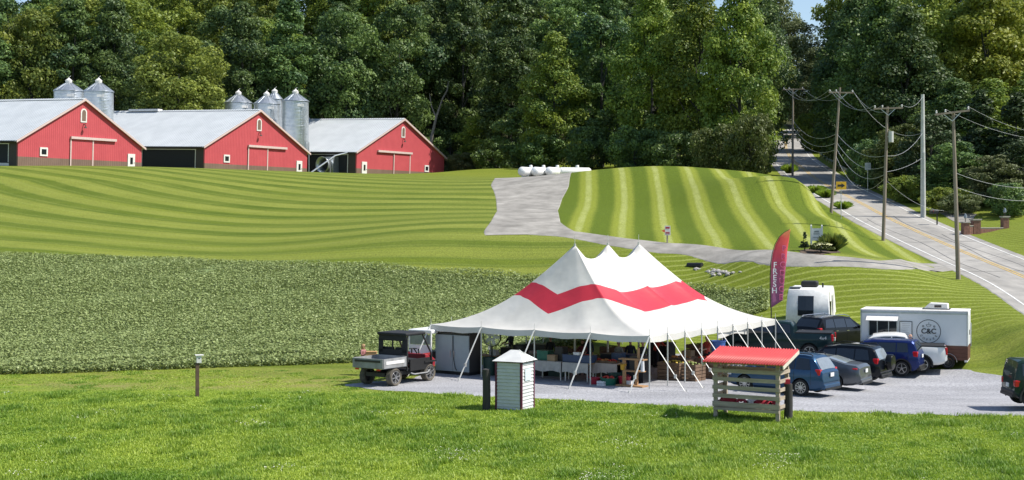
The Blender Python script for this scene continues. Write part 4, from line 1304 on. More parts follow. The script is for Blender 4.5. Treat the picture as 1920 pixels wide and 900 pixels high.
def crate(loc, w, d, h, m, label, rz=TA, slat=True, name='produce_crate', cat='crate', fill=None, nslat=3):
    t = thing(name, label, cat, loc, rz)
    MB().box((0, 0, .02), (w - .02, d - .02, .03)).build('bottom', m, t)
    if slat:
        sh = h / nslat
        for k in range(nslat):
            z = sh * (k + .5)
            for s_ in (-1, 1):
                MB().box((0, s_ * (d / 2 - .01), z), (w, .02, sh * .82)).build('slat', m, t)
                MB().box((s_ * (w / 2 - .01), 0, z), (.02, d - .04, sh * .82)).build('slat', m, t)
        for sx_ in (-1, 1):
            for sy_ in (-1, 1): MB().box((sx_ * (w / 2 - .045), sy_ * (d / 2 - .045), h / 2), (.04, .04, h)).build('corner_post', m, t)
    else:
        for s_ in (-1, 1):
            MB().box((0, s_ * (d / 2 - .01), h / 2 + .02), (w, .02, h - .03)).build('wall', m, t)
            MB().box((s_ * (w / 2 - .01), 0, h / 2 + .02), (.02, d - .04, h - .03)).build('wall', m, t)
        MB().box((0, 0, h + .012), (w + .02, d + .02, .03)).build('rim', m, t)
    if fill: heap(t, 0, 0, h - .08, w * .42, d * .4, fill, 18, .06)
    return t
M_tom = mat('tomato_skin', (0.5, 0.035, 0.02), 0.25); M_peach = mat('peach_skin', (0.62, 0.24, 0.07), 0.5); M_corn = mat('corn_husk', (0.3, 0.36, 0.1), 0.6); M_squash = mat('squash_skin', (0.6, 0.42, 0.06), 0.4)
P_blue = plastic((0.03, 0.06, 0.14), 'blue'); P_green = plastic((0.012, 0.14, 0.09), 'green'); P_red = plastic((0.42, 0.015, 0.04), 'red'); P_white = plastic((0.72, 0.72, 0.74), 'white'); P_black = plastic((0.015, 0.015, 0.017), 'black'); P_yel = plastic((0.6, 0.33, 0.02), 'yellow'); P_dgreen = plastic((0.012, 0.05, 0.04), 'dark_green')

# cold room at the left end
p = tl(tpx(860, .75), .75)
t = thing('walk_in_cooler', 'tall blue grey double door cooler under the left corner of the tent', 'cooler', p, TA)
M_cool = mat('cooler_panel', (0.36, 0.42, 0.44), 0.5, (0.31, 0.36, 0.38), 1.2)
MB().box((0, 0, .07), (2.0, 1.05, .14)).build('base', P_black, t)
MB().box((0, 0, 1.05), (2.0, 1.0, 1.82)).build('body', mat('cooler_side', (0.06, 0.055, 0.055), .5), t)
for x0, x1 in ((-1.0, .03), (.05, 1.0)):
    d_ = MB().box(((x0 + x1) / 2, -.53, 1.02), (x1 - x0, .06, 1.72)).build('door', M_cool, t)
    MB().box((x1 - .1 if x0 < 0 else x0 + .1, -.58, 1.0), (.05, .05, .3)).build('handle', M_galv, d_)
for x0 in (-.92, .35, .8): MB().box((x0, -.5, 2.0), (.18 if x0 < 0 else .5 if x0 < .5 else .3, .06, .16)).build('vent_panel', P_black, t)
MB().tube([(0.08, -.58, 1.85), (.1, -.6, 1.2), (.14, -.6, .7), (.24, -.6, .3), (.32, -.6, .22)], .018, 6).build('hose', P_black, t)
# drum fan
p = tl(tpx(922, 1.6), 1.6)
t = thing('drum_fan', 'large round dark drum fan on a stand right of the cooler', 'fan', p, TA + R(25))
MB().lathe([(.42, -.14), (.46, 0), (.42, .14)], 24, (0, 0, 1.75), 'y').build('drum', P_black, t, 40)
for k in range(5):
    a = k * 1.2566
    MB().bar((.05 * math.cos(a), 0, 1.75 + .05 * math.sin(a)), (.38 * math.cos(a), .03, 1.75 + .38 * math.sin(a)), .03, .16).build('blade', M_galv, t)
for r_ in (.15, .28, .4): MB().lathe([(r_ - .006, -.15), (r_ + .006, -.15)], 24, (0, 0, 1.75), 'y').build('guard_ring', M_galv, t)
MB().bar((0, 0, 0), (0, 0, 1.32), .07).box((0, 0, .03), (.6, .5, .05)).build('stand', P_black, t)

table(tpx(897, 2.5), tpx(940, 2.5), 2.5, 'bare dark topped table behind the drum fan at the left', False)
tabs = [(1006, 1062, 1.3, 'table with a grey draped cloth, leftmost of the front row under the tent', M_cloth), (1064, 1112, 1.3, 'cloth covered table under the blue bins, second in the front row', M_cloth),
        (1116, 1166, 1.9, 'table with a pinkish cloth and red produce, third in the front row', M_cloth2)]
for a, b, rw, lb, cm in tabs: table(tpx(a, rw), tpx(b, rw), rw, lb, True, .9, .86, cm)
table(tpx(985, 5.0), tpx(1040, 5.0), 5.0, 'back row table seen through the left half of the tent', True, .8, .8)
table(tpx(1090, 5.2), tpx(1140, 5.2), 5.2, 'back row table behind the red produce table', True, .8, .8, M_cloth2)
table(tpx(1255, 6.2), tpx(1300, 6.2), 6.2, 'long table deep under the right half of the tent', True, .9, .85, M_cloth2)
table(tpx(1340, 9.2), tpx(1392, 9.2), 9.2, 'pale table at the far right end under the tent', True, .9, .85)
# goods on and around the tables
def on(px, b, z): return tl(tpx(px, b), b, z)
crate(on(1022, 1.35, .866), .6, .5, .42, P_green, 'dark green plastic bin on the leftmost front table', slat=False)
crate(on(1037, 1.1, .866), .42, .36, .26, M_card, 'small brown carton on the leftmost front table', slat=False, name='carton', cat='carton')
crate(on(1052, 1.4, .866), .42, .45, .62, P_black, 'tall black crate at the right end of the leftmost front table', slat=False)
crate(on(1074, 1.3, .866), .75, .6, .32, P_blue, 'left of two navy blue bins on the second front table', slat=False, fill=M_corn)
crate(on(1099, 1.3, .866), .75, .6, .32, P_blue, 'right of two navy blue bins on the second front table', slat=False, fill=M_tom)
crate(on(1082, 1.0, 1.22), .3, .2, .1, P_white, 'white tray on top of the navy blue bins', slat=False)
for px, m_, lb in ((1121, M_tom, 'shallow tray of red tomatoes at the left of the pink cloth table'), (1134, M_peach, 'tray of orange peaches on the pink cloth table'), (1148, M_tom, 'tray of red tomatoes at the right of the pink cloth table')):
    crate(on(px, 1.8, .866), .42, .6, .12, M_crate, lb, fill=m_, nslat=1)
crate(on(1160, 2.4, .866), .5, .45, .4, P_blue, 'blue tub beside the tomato trays', slat=False)
crate(on(1185, 3.2, .0), .9, .6, 1.15, P_blue, 'blue bin stack behind the wooden shelf stand', slat=False)
bin_tub(on(1116, .55, 0), .25, .32, P_red, 'red round tub on the ground left of the white crate')
bin_tub(on(1141, .5, 0), .36, .36, P_green, 'big green round tub on the ground right of the white crate', fill=M_tom)
bin_tub(on(1153, 1.0, 0), .3, .52, P_dgreen, 'dark green tub behind the big green tub')
bin_tub(on(1171, .85, 0), .28, .42, P_red, 'red bucket under the wooden shelf stand')
crate(on(1128, .15, 0), .36, .28, .24, P_white, 'small white slotted crate on the gravel before the tables', slat=True, nslat=2)
crate(on(1181, .7, 0.06), .24, .22, .18, P_white, 'small white box on the foot of the wooden shelf stand', slat=False, name='box', cat='box')
bin_tub(on(917, 1.0, 0), .3, .85, P_dgreen, 'dark green barrel right of the cooler', 'barrel', 'barrel')
bin_tub(on(934, 1.25, 0), .28, .8, P_black, 'black bin beside the dark green barrel', 'bin', 'waste_bin')
crate(on(926, 2.45, .78), .4, .3, .25, P_white, 'white box on the bare table behind the drum fan', slat=False, name='box', cat='box')
# timber shelf stand
p = on(1186, .55, 0)
t = thing('shelf_stand', 'orange pine shelf stand near the front right corner of the tent', 'shelf', p, TA)
MB().box((0, -.05, .06), (1.35, .55, .1)).build('foot_board', M_wood, t)
for x in (-.42, .2): MB().box((x, 0, .66), (.13, .1, 1.1)).build('upright', M_wood, t)
MB().box((.02, 0, 1.24), (1.25, .4, .05)).build('top_shelf', M_wood, t)
MB().box((.1, 0, .72), (.95, .36, .045)).build('middle_shelf', M_wood, t)
MB().box((.3, .0, 1.5), (.08, .08, .5)).build('post', M_wood, t)
bin_tub(on(1168, .55, .745), .13, .24, P_yel, 'yellow bucket on the middle shelf of the pine stand', 'bucket', 'bucket')
t = thing('paper_roll', 'white paper bag hanging at the right of the pine shelf stand', 'bag', on(1204, .45, .745), TA)
MB().tube([(0, 0, 0), (0, 0, .5)], [.09, .07], 10).build('bag', P_white, t); MB().tube([(0, 0, .5), (.02, 0, .58)], .02, 6).build('twisted_top', P_white, t)
# wooden bulk bins at the right
crate(on(1262, 4.2, 0), 1.15, 1.0, .85, M_crate, 'large brown slatted bulk bin left of two under the right of the tent', nslat=5, name='bulk_bin', cat='bin', fill=M_squash)
crate(on(1292, 4.4, 0), 1.15, 1.0, .8, M_crate, 'large brown slatted bulk bin right of two under the right of the tent', nslat=5, name='bulk_bin', cat='bin', fill=M_corn)
crate(on(1276, 5.6, 0), 1.1, 1.0, .95, M_crate, 'brown bulk bin behind the front pair of bulk bins', nslat=5, name='bulk_bin', cat='bin', fill=M_peach)
crate(on(1290, 6.2, .86), .5, .4, .3, M_card, 'carton on the long table deep under the tent', slat=False, name='carton', cat='carton')
crate(on(1326, 6.4, 0), 1.1, .9, .9, M_crate, 'dark red brown bulk bin beside the red jacket', nslat=5, name='bulk_bin', cat='bin', fill=M_tom)
bin_tub(on(1346, 6.0, 1.0), .34, .75, plastic((0.05, .12, .36), 'bright_blue'), 'bright blue drum standing on a stack near the right side poles', 'drum', 'drum')
crate(on(1346, 6.0, 0), .9, .8, .98, M_crate, 'wooden bin under the bright blue drum', nslat=5, name='bulk_bin', cat='bin')
for px, b, lb in ((985, 3.8, 'dark hanging sign board left of the tent middle'), (1052, 4.5, 'black hanging price board in the tent middle')):
    p = on(px, b, 1.72)
    t = thing('price_board', lb, 'sign', p, TA)
    MB().box((0, 0, .3), (.4, .03, .55)).build('board', M_crate if px < 1000 else P_black, t); MB().tube([(0, 0, .57), (0, 0, 1.55)], .008, 5).build('cord', P_black, t)
bin_tub(on(975, 2.6, 0), .42, 1.35, P_black, 'dark stacked barrel behind the grey outhouse shaped kiosk', 'barrel', 'barrel')

# extra stock behind the front tables, added to crowd and darken the interior
for px, b, w, h, m_, lb in ((1012, 2.4, .9, .95, P_black, 'stack of black bins behind the leftmost front table'), (1048, 2.6, .8, 1.1, P_dgreen, 'dark green bin stack behind the gap between the front tables'),
        (1122, 3.1, .9, 1.05, M_crate, 'tall brown crate stack behind the pink cloth table'), (1146, 3.0, .8, 1.15, P_black, 'black crate stack behind the tomato trays'), (1200, 2.2, .7, 1.2, P_black, 'black bin stack right behind the pine shelf stand'),
        (1066, 6.2, 1.2, 1.0, M_crate, 'wide brown crate deep in the middle of the tent'), (1010, 6.4, 1.2, 1.05, P_black, 'wide black crate deep at the left of the tent'), (1150, 7.0, 1.2, 1.1, M_crate, 'brown crate deep behind the pine shelf stand'),
        (1240, 9.4, 1.2, 1.2, P_black, 'black crate stack at the far end of the tent'), (1310, 9.6, 1.1, 1.2, M_crate, 'brown crate stack at the far right end of the tent'), (960, 3.4, .9, 1.1, P_black, 'black crate stack behind the hut roof')):
    crate(on(px, b, 0), w, .7, h, m_, lb, slat=m_ is M_crate, nslat=5, fill=M_corn if m_ is M_crate else None)
# ------------------------------------------------------------------ vehicles
def paint(n, c, metal=0.0, rough=0.3):
    m = mat('paint_' + n, c, rough, tuple(k * .92 for k in c), 1.5, 3, metal=metal, coat=0.45, spec=0.05)
    return m
V_tyre = mat('tyre_rubber', (0.018, 0.018, 0.019), 0.8)
V_rim = mat('alloy_rim', (0.55, 0.55, 0.56), 0.3, metal=0.8)
V_glass = mat('car_glass', (0.012, 0.016, 0.022), 0.04, spec=0.9)
V_lglass = mat('car_glass_bright', (0.2, 0.23, 0.26), 0.05, spec=0.9)  # glass given a pale base colour to look lit
V_blk = mat('black_trim', (0.014, 0.014, 0.015), 0.55)
V_red = mat('tail_lamp_red', (0.5, 0.012, 0.02), 0.15)
V_clear = mat('lamp_clear', (0.6, 0.6, 0.6), 0.1)
V_chrome = mat('chrome', (0.7, 0.7, 0.7), 0.15, metal=0.9)
V_plate = mat('number_plate', (0.72, 0.73, 0.72), 0.5)
WHEELS = {}
def wheel_meshes(r, w, spokes):
    k = (r, w, spokes)
    if k in WHEELS: return WHEELS[k]
    rr_ = r * .68
    ty = MB().lathe([(rr_, -w / 2 * .8), (r * .9, -w / 2), (r, -w / 2 * .7), (r, w / 2 * .7), (r * .9, w / 2), (rr_, w / 2 * .8), (rr_ * .97, 0)], 28, axis='y').mesh('tyre', V_tyre, 40)
    ri = MB().lathe([(rr_ * .9, -w / 2 * .2), (rr_ * .95, -w / 2 * .86), (rr_ * 1.02, -w / 2 * .86), (rr_ * 1.02, w / 2 * .8), (rr_ * .9, w / 2 * .2)], 28, axis='y')
    for s in range(spokes):
        a = 2 * math.pi * s / spokes
        d = Vector((math.cos(a), 0, math.sin(a)))
        ri.bar(d * .03 + Vector((0, -w / 2 * .78, 0)), d * rr_ * .96 + Vector((0, -w / 2 * .72, 0)), rr_ * (1.5 / spokes), .03)
    ri.lathe([(.01, -w / 2 * .86), (rr_ * .22, -w / 2 * .84), (rr_ * .24, -w / 2 * .6)], 14, axis='y')
    rim = ri.mesh('rim', V_rim, 40)
    hub = MB().lathe([(.01, -w * .12), (rr_ * .93, -w * .12)], 20, axis='y').mesh('brake_disc', V_blk)
    WHEELS[k] = (ty, rim, hub)
    return WHEELS[k]
def add_wheel(t, x, y, r, w, spokes, z=None):
    ty, ri, hu = wheel_meshes(r, w, spokes)
    o = link('wheel', ty, t); o.location = (x, y, r - 0.01 if z is None else z)
    o.rotation_euler = (0, random.uniform(0, 1), 0 if y < 0 else math.pi)
    link('rim', ri, o); link('brake_disc', hu, o)
    return o

class Body:
    """car body from a side profile (x forward); sections are symmetric rings"""
    def __init__(s, top, belt, bottom, plan, tumble=0.28):
        s.top, s.belt, s.bottom, s.plan, s.tumble = top, belt, bottom, plan, tumble
    def I(s, tab, x): return float(np.interp(x, [p[0] for p in tab], [p[1] for p in tab]))
    def half(s, x):
        zt, zb, w = s.I(s.top, x), s.I(s.bottom, x), s.I(s.plan, x)
        ze = min(s.I(s.belt, x), zt - .05)
        up = max(zt - ze, 0.05)
        wt = w * .97 - (up - .05) * s.tumble
        return [(0, zb), (w * .86, zb), (w * .97, zb + .1), (w, zb + .26), (w * 1.0, (zb + ze) / 2 + .14), (w * .975, ze), (wt - .02, ze + (up) * .86), (wt - .1, zt - .012), (wt * .5, zt + .012), (0, zt + .02)]
    def mesh(s, name, m):
        xs_ = sorted(set([round(p[0], 3) for tab in (s.top, s.plan, s.bottom, s.belt) for p in tab]))
        x2 = []
        for a, b in zip(xs_[:-1], xs_[1:]):
            n_ = max(1, int((b - a) / .3)); x2 += [a + (b - a) * k / n_ for k in range(n_)]
        x2.append(xs_[-1])
        rows = []
        for x in x2:
            h = s.half(x)
            rows.append([(x, -y, z) for y, z in h] + [(x, y, z) for y, z in reversed(h[1:-1])])
        mb = MB(); n_ = len(rows[0])
        vs = [p for r in rows for p in r]
        fs = []
        for i in range(len(rows) - 1):
            for k in range(n_):
                fs.append((i * n_ + k, i * n_ + (k + 1) % n_, (i + 1) * n_ + (k + 1) % n_, (i + 1) * n_ + k))
        fs.append(tuple(range(n_))); fs.append(tuple((len(rows) - 1) * n_ + k for k in reversed(range(n_))))
        mb.add(vs, fs)
        return mb.mesh(name, m, 28)
    def side_pt(s, x, f, sgn, off=.012):
        h = s.half(x); (y0, z0), (y1, z1) = h[5], h[6]
        return (x, sgn * (y0 + (y1 - y0) * f + off), z0 + (z1 - z0) * f + off * .25)
    def side_window(s, x0, x1, sgn, f0=.1, f1=.92, rake0=0.0, rake1=0.0, nx=6):
        """x0..x1 at the belt; rake shifts the top corners"""
        rows = []
        for j in range(4):
            f = f0 + (f1 - f0) * j / 3
            a = x0 + rake0 * j / 3; b = x1 + rake1 * j / 3
            rows.append([s.side_pt(a + (b - a) * k / nx, f, sgn) for k in range(nx + 1)])
        return MB().grid(rows)
    def top_window(s, x0, x1, wf=.86, off=.012, nx=6):
        rows = []
        for k in range(nx + 1):
            x = x0 + (x1 - x0) * k / nx
            h = s.half(x); w = h[7][0]
            zt = h[9][1]
            dx = .02; sl = (s.I(s.top, x + dx) - s.I(s.top, x - dx)) / (2 * dx)
            nn = Vector((-sl, 0, 1)).normalized() * off
            rows.append([(x + nn.x, w * wf * u, zt + nn.z - .03 * abs(u) ** 2) for u in (-1, -.8, -.4, 0, .4, .8, 1)])
        return MB().grid(rows)
def cut_arches(me, xs_, r, zc, W):
    """real wheel wells cut through the body"""
    o = bpy.data.objects.new('tmp_body', me); COL.objects.link(o)
    cm = MB()
    for x in xs_:
        n_ = 24
        vs = [(x + r * math.cos(2 * math.pi * k / n_), y, zc + r * math.sin(2 * math.pi * k / n_)) for y in (-W, -W * .52) for k in range(n_)]
        vs2 = [(x + r * math.cos(2 * math.pi * k / n_), y, zc + r * math.sin(2 * math.pi * k / n_)) for y in (W * .52, W) for k in range(n_)]
        for v_ in (vs, vs2):
            cm.add(v_, [(k, (k + 1) % n_, n_ + (k + 1) % n_, n_ + k) for k in range(n_)] + [tuple(reversed(range(n_))), tuple(range(n_, 2 * n_))])
    cut = cm.build('tmp_cut', V_blk)
    b = o.modifiers.new('b', 'BOOLEAN'); b.object = cut; b.operation = 'DIFFERENCE'; b.solver = 'EXACT'
    try: b.material_mode = 'TRANSFER'
    except Exception: pass
    bpy.context.view_layer.update()
    dg = bpy.context.evaluated_depsgraph_get()
    nm = bpy.data.meshes.new_from_object(o.evaluated_get(dg))
    bpy.data.objects.remove(o); bpy.data.objects.remove(cut)
    return nm

def car(name, label, cat, loc, heading, m, L, W, prof, belt, wb, foh, r, spokes, wins, wind, rear, sill=.2, tumble=.28, tw=.22, extras=(), lamp='corner', lz=.85, rails=False, plate=True, clad=None, group='vehicles parked by the tent', archm=None, handles=(), lampm=None, glass=None):
    """profile x runs 0 (rear) .. L (front)"""
    t = thing(name, label, cat, loc, heading, group)
    sh = -L / 2
    top = [(x + sh, z) for x, z in prof]; bl = [(x + sh, z) for x, z in belt]
    zb = [(sh, sill + .14), (sh + .35, sill + .03), (sh + .7, sill), (-sh - .7, sill), (-sh - .3, sill + .03), (-sh, sill + .12)]
    w = W / 2
    pl = [(sh, w * .86), (sh + .12, w * .93), (sh + .5, w * .99), (sh + 1.0, w), (-sh - 1.1, w), (-sh - .5, w * .96), (-sh - .12, w * .83), (-sh, w * .7)]
    B = Body(top, bl, zb, pl, tumble)
    xf = -sh - foh; xr = xf - wb
    me = B.mesh('body', m)
    me = cut_arches(me, (xr, xf), r * 1.17, r * 1.0, w * 1.2)
    me.polygons.foreach_set('use_smooth', [True] * len(me.polygons)); me.set_sharp_from_angle(angle=R(28))
    link('body', me, t)
    # underbody
    MB().box(((xr + xf) / 2, 0, sill + .08), (L * .8, W * .5, .2)).build('chassis', V_blk, t)
    for x in (xr, xf):
        for s_ in (-1, 1): add_wheel(t, x, s_ * (w - tw / 2 - .015), r, tw, spokes)
        if archm:
            for s_ in (-1, 1):
                n_ = 14; rows = []
                for k in range(n_ + 1):
                    a = math.pi * (-.08 + 1.16 * k / n_)
                    c, sn = math.cos(a), math.sin(a)
                    rows.append([(x + r * 1.16 * c, s_ * (w + .012), r + r * 1.16 * sn), (x + r * 1.34 * c, s_ * (w + .016), r + r * 1.34 * sn), (x + r * 1.36 * c, s_ * (w - .03), r + r * 1.36 * sn)])
                MB().grid(rows).build('arch_flare', archm, t, 60)
    g_ = glass or V_glass
    for x0, x1, k0, k1 in wins:
        for s_ in (-1, 1):
            B.side_window(x0 + sh, x1 + sh, s_, rake0=k0, rake1=k1).build('side_window', g_, t, 60)
    B.top_window(wind[0] + sh, wind[1] + sh).build('windscreen', V_glass, t, 60)
    if rear: B.top_window(rear[0] + sh, rear[1] + sh, .96).build('rear_window', rear[2] if len(rear) > 2 else V_glass, t, 60)
    if clad:
        for s_ in (-1, 1): MB().box(((xr + xf) / 2, s_ * (w * .985), sill + .1), (wb - 2.4 * r, .05, .18)).build('sill_cladding', clad, t)
    # lamps
    lx = float(np.interp(lz + .1, [p[1] for p in prof[:6]], [p[0] for p in prof[:6]]))
    for s_ in (-1, 1):
        if lamp == 'corner':
            o = MB().box((sh + lx + .1, s_ * (w * .93 - W * .06), lz), (.24, W * .125, .26)).build('tail_lamp', lampm or V_red, t)
        elif lamp == 'tall':
            o = MB().box((sh + .07, s_ * (w * .9 - W * .04), lz), (.16, W * .085, .36)).build('tail_lamp', V_red, t)
        elif lamp == 'wide':
            o = MB().box((sh + lx + .08, s_ * w * .68, lz), (.22, W * .28, .15)).build('tail_lamp', V_red, t)
        else: o = MB().box((sh + lx + .1, s_ * w * .7, lz), (.22, W * .26, .07)).build('tail_lamp', V_red, t)
        bevel(o, .035, 3)
        o = MB().box((-sh - .16, s_ * w * .72, .72), (.2, W * .15, .14)).build('head_lamp', V_clear, t); bevel(o, .04, 2)
    o = MB().box((sh + .05, 0, sill + .2), (.2, W * .84, .22)).build('rear_bumper', V_blk if archm else m, t); bevel(o, .05, 3)
    o = MB().box((-sh - .08, 0, sill + .18), (.2, W * .72, .22)).build('front_bumper', V_blk if archm else m, t); bevel(o, .05, 3)
    if plate: MB().box((sh - .02, 0, lz - .12), (.03, .32, .16)).build('number_plate', V_plate, t)
    # shut lines of the doors
    for wi in wins:
        for s_ in (-1, 1):
            h_ = B.half(wi[0] + sh)
            MB().tube([(wi[0] + sh, s_ * (y + .002), z) for y, z in h_[3:6]], .008, 4).build('door_seam', V_blk, t)
    o = MB().box((sh + .0, 0, sill + .11), (.16, W * .8, .1)).build('bumper_strip', V_blk, t)
    # mirrors and handles
    xm = wind[0] + sh
    for s_ in (-1, 1):
        o = MB().box((min(xm, wind[1] + sh) + .28, s_ * (w + .1), B.I(bl, xm) + .06), (.14, .2, .15)).build('mirror', m, t); bevel(o, .04, 2)
    for hx in handles:
        for s_ in (-1, 1): MB().box((hx + sh, s_ * (w * .985 + .012), B.I(bl, hx + sh) - .12), (.2, .03, .03)).build('door_handle', V_chrome if 'jeep' in label or lamp == 'wide' else m, t)
    if rails:
        for s_ in (-1, 1):
            zt = B.I(top, -L * .1)
            pts = [(sh + .55, s_ * w * .66, B.I(top, sh + .55) + .02), (sh + .65, s_ * w * .67, B.I(top, sh + .65) + .07), (0.0, s_ * w * .68, zt + .07), (.45, s_ * w * .67, B.I(top, .45) + .05), (.55, s_ * w * .66, B.I(top, .55) + .01)]
            MB().tube(pts, .022, 6).build('roof_rail', V_blk if rails == 1 else V_chrome, t)
    t['_B'] = 0
    del t['_B']
    return t, B, sh, xr, xf
HD = math.atan2(0.5, -0.866)     # row of parked cars: noses left and away
hv = Vector((math.cos(HD), math.sin(HD), 0)); lv = Vector((-hv.y, hv.x, 0))
def by_wheel(px, py, L, foh, wb, W, hd=HD, right=False):
    """put the car so that its rear wheel nearest the camera touches the ground at the pixel"""
    g = gpix(px, py)
    h = Vector((math.cos(hd), math.sin(hd), 0)); l = Vector((-h.y, h.x, 0)) * (-1 if right else 1)
    xr = L / 2 - foh - wb
    c = g - h * xr - l * (W / 2 - .1)
    return Vector((c.x, c.y, gz(c.x, c.y) + .02))

P_blu = paint('slate_blue', (0.03, 0.075, 0.15), .4); P_gry = paint('steel_grey', (0.13, 0.14, 0.155), .6); P_blk = paint('black', (0.008, 0.01, 0.014)); P_nav = paint('royal_navy', (0.012, 0.025, 0.12), .3)
P_wht = paint('white', (0.75, 0.75, 0.73)); P_dkg = paint('dark_teal', (0.012, 0.03, 0.034), .2); P_char = paint('charcoal', (0.006, 0.007, 0.009)); P_olive = paint('deep_green', (0.014, 0.035, 0.028), .1)
SUVP = [(0, .62), (.05, .98), (.14, 1.08), (.42, 1.52), (.56, 1.64), (.9, 1.69), (2.0, 1.71), (2.75, 1.62), (3.5, 1.12), (3.62, 1.06), (4.35, .93), (4.5, .78), (4.56, .58)]
SUVB = [(0, .9), (.3, 1.04), (3.4, .98), (4.0, .92), (4.56, .6)]
car('blue_wagon', 'slate blue wagon with silver ten spoke wheels, nearest parked car beside the red roofed crib', 'car', by_wheel(1502, 743, 4.56, .93, 2.62, 1.78, R(142)), R(142), P_blu, 4.56, 1.78, SUVP, SUVB, 2.62, .93, .345, 10,
    [(.55, 1.25, .12, .0), (1.3, 2.15, 0, 0), (2.2, 3.25, 0, -.5)], (2.82, 3.45), (.15, .44, V_lglass), rails=1, lz=1.0, handles=(1.4, 2.3))
SEDP = [(0, .62), (.06, .95), (.2, 1.08), (.7, 1.14), (1.5, 1.36), (2.1, 1.43), (2.6, 1.42), (3.1, 1.32), (3.85, .98), (4.5, .86), (4.8, .7), (4.88, .52)]
SEDB = [(0, .84), (.6, .98), (1.8, .95), (3.7, .88), (4.88, .55)]
car('grey_sedan', 'low steel grey fastback sedan between the blue wagon and the black car', 'car', by_wheel(1566, 731, 4.88, .9, 2.85, 1.86, R(149)), R(149), P_gry, 4.88, 1.86, SEDP, SEDB, 2.85, .9, .335, 5,
    [(1.05, 1.65, .45, .1), (1.7, 2.55, 0, 0), (2.6, 3.55, 0, -.55)], (3.05, 3.8), (.72, 1.5, V_lglass), lamp='slim', lz=.93, sill=.17)
RAVP = [(0, .62), (.04, 1.0), (.1, 1.1), (.32, 1.55), (.46, 1.66), (.9, 1.71), (2.0, 1.73), (2.7, 1.62), (3.45, 1.14), (4.25, .98), (4.42, .8), (4.5, .58)]
t, B, sh, xr, xf = car('black_crossover', 'black crossover with a spare wheel on its tailgate, beside the navy car', 'car', by_wheel(1614, 721, 4.5, .92, 2.66, 1.82, R(147)), R(147), P_blk, 4.5, 1.82, RAVP, SUVB, 2.66, .92, .35, 6,
    [(.5, 1.2, .12, 0), (1.25, 2.1, 0, 0), (2.15, 3.2, 0, -.5)], (2.78, 3.4), (.1, .33, V_lglass), lz=1.05, rails=1)
sp = add_wheel(t, 0, 0, .35, .22, 5)
sp.name = 'spare_wheel'; sp.location = (sh - .2, 0, .98); sp.rotation_euler = (0, 0, R(-90))
o = MB().lathe([(.365, .12), (.372, -.1), (.33, -.155), (.01, -.17)], 24, axis='y').build('spare_cover', P_char, sp, 40)
RENP = [(0, .62), (.03, 1.05), (.1, 1.2), (.26, 1.6), (.36, 1.68), (.8, 1.7), (2.2, 1.69), (2.65, 1.62), (3.2, 1.16), (3.95, 1.06), (4.16, .95), (4.23, .62)]
RENB = [(0, .98), (.4, 1.08), (3.2, 1.04), (4.23, .7)]
car('navy_crossover', 'boxy royal blue crossover with bright wheels in front of the white pickup', 'car', by_wheel(1691, 708.5, 4.23, .85, 2.57, 1.8, R(153)), R(153), P_nav, 4.23, 1.8, RENP, RENB, 2.57, .85, .355, 5,
    [(.5, 1.05, .06, 0), (1.1, 1.95, 0, 0), (2.0, 2.95, 0, -.35)], (2.68, 3.18), (.1, .27), lz=1.05, rails=2, clad=V_blk, archm=V_blk, tumble=.2)
# pickups
def pickup(label, loc, hd, m, L, W, prof, belt, wb, foh, r, wins, wind, rearw, bed, spk, decal=None, lampz=1.05, archm=V_blk):
    t, B, sh, xr, xf = car('pickup_truck', label, 'pickup', loc, hd, m, L, W, prof, belt, wb, foh, r, spk, wins, wind, rearw, lamp='tall', lz=lampz, sill=.36, tw=.26, archm=archm, tumble=.24)
    b0, b1 = bed
    zt = B.I([(x, z) for x, z in B.top], (b0 + b1) / 2 + sh) + .03
    o = MB().box(((b0 + b1) / 2 + sh, 0, zt), (b1 - b0 - .1, W * .86, .05)).build('bed_cover', V_blk, t)
    for s_ in (-1, 1): MB().box(((b0 + b1) / 2 + sh, s_ * W * .455, zt - .005), (b1 - b0, .07, .06)).build('bed_rail', V_blk, t)
    if decal:
        c = bpy.data.curves.new('decal', 'FONT'); c.body = decal; c.size = .24; c.extrude = .002; c.align_x = 'CENTER'
        tmp = bpy.data.objects.new('tmp', c); COL.objects.link(tmp); bpy.context.view_layer.update()
        me = bpy.data.meshes.new_from_object(tmp.evaluated_get(bpy.context.evaluated_depsgraph_get())); bpy.data.objects.remove(tmp)
        me.materials.clear(); me.materials.append(V_plate)
        d = link('lettering', me, t); d.location = (sh + .5, W / 2 + .012, 1.06); d.rotation_euler = (R(90), 0, R(180))
    return t
PUP = [(0, .9), (.03, 1.2), (.08, 1.26), (1.8, 1.26), (1.84, 1.62), (1.98, 1.8), (2.4, 1.86), (3.0, 1.84), (3.5, 1.76), (4.2, 1.28), (5.1, 1.16), (5.3, .98), (5.36, .7)]
PUB = [(0, 1.2), (1.7, 1.22), (4.1, 1.18), (5.0, 1.1), (5.36, .75)]
pickup('white pickup truck with a black bed cover beside the coffee trailer', by_wheel(1729, 703, 5.36, 1.0, 3.18, 1.96, R(165)), R(165), P_wht, 5.36, 1.96, PUP, PUB, 3.18, 1.0, .39, [(1.95, 2.6, .05, 0), (2.65, 3.95, 0, -.55)], (3.52, 4.15), None, (.06, 1.78), 6)
PU2 = [(0, .95), (.03, 1.3), (.08, 1.36), (1.98, 1.36), (2.02, 1.72), (2.15, 1.9), (2.5, 1.96), (3.6, 1.94), (4.1, 1.84), (4.8, 1.36), (5.7, 1.24), (5.82, 1.0), (5.85, .8)]
PB2 = [(0, 1.3), (1.9, 1.32), (4.7, 1.26), (5.6, 1.15), (5.85, .8)]
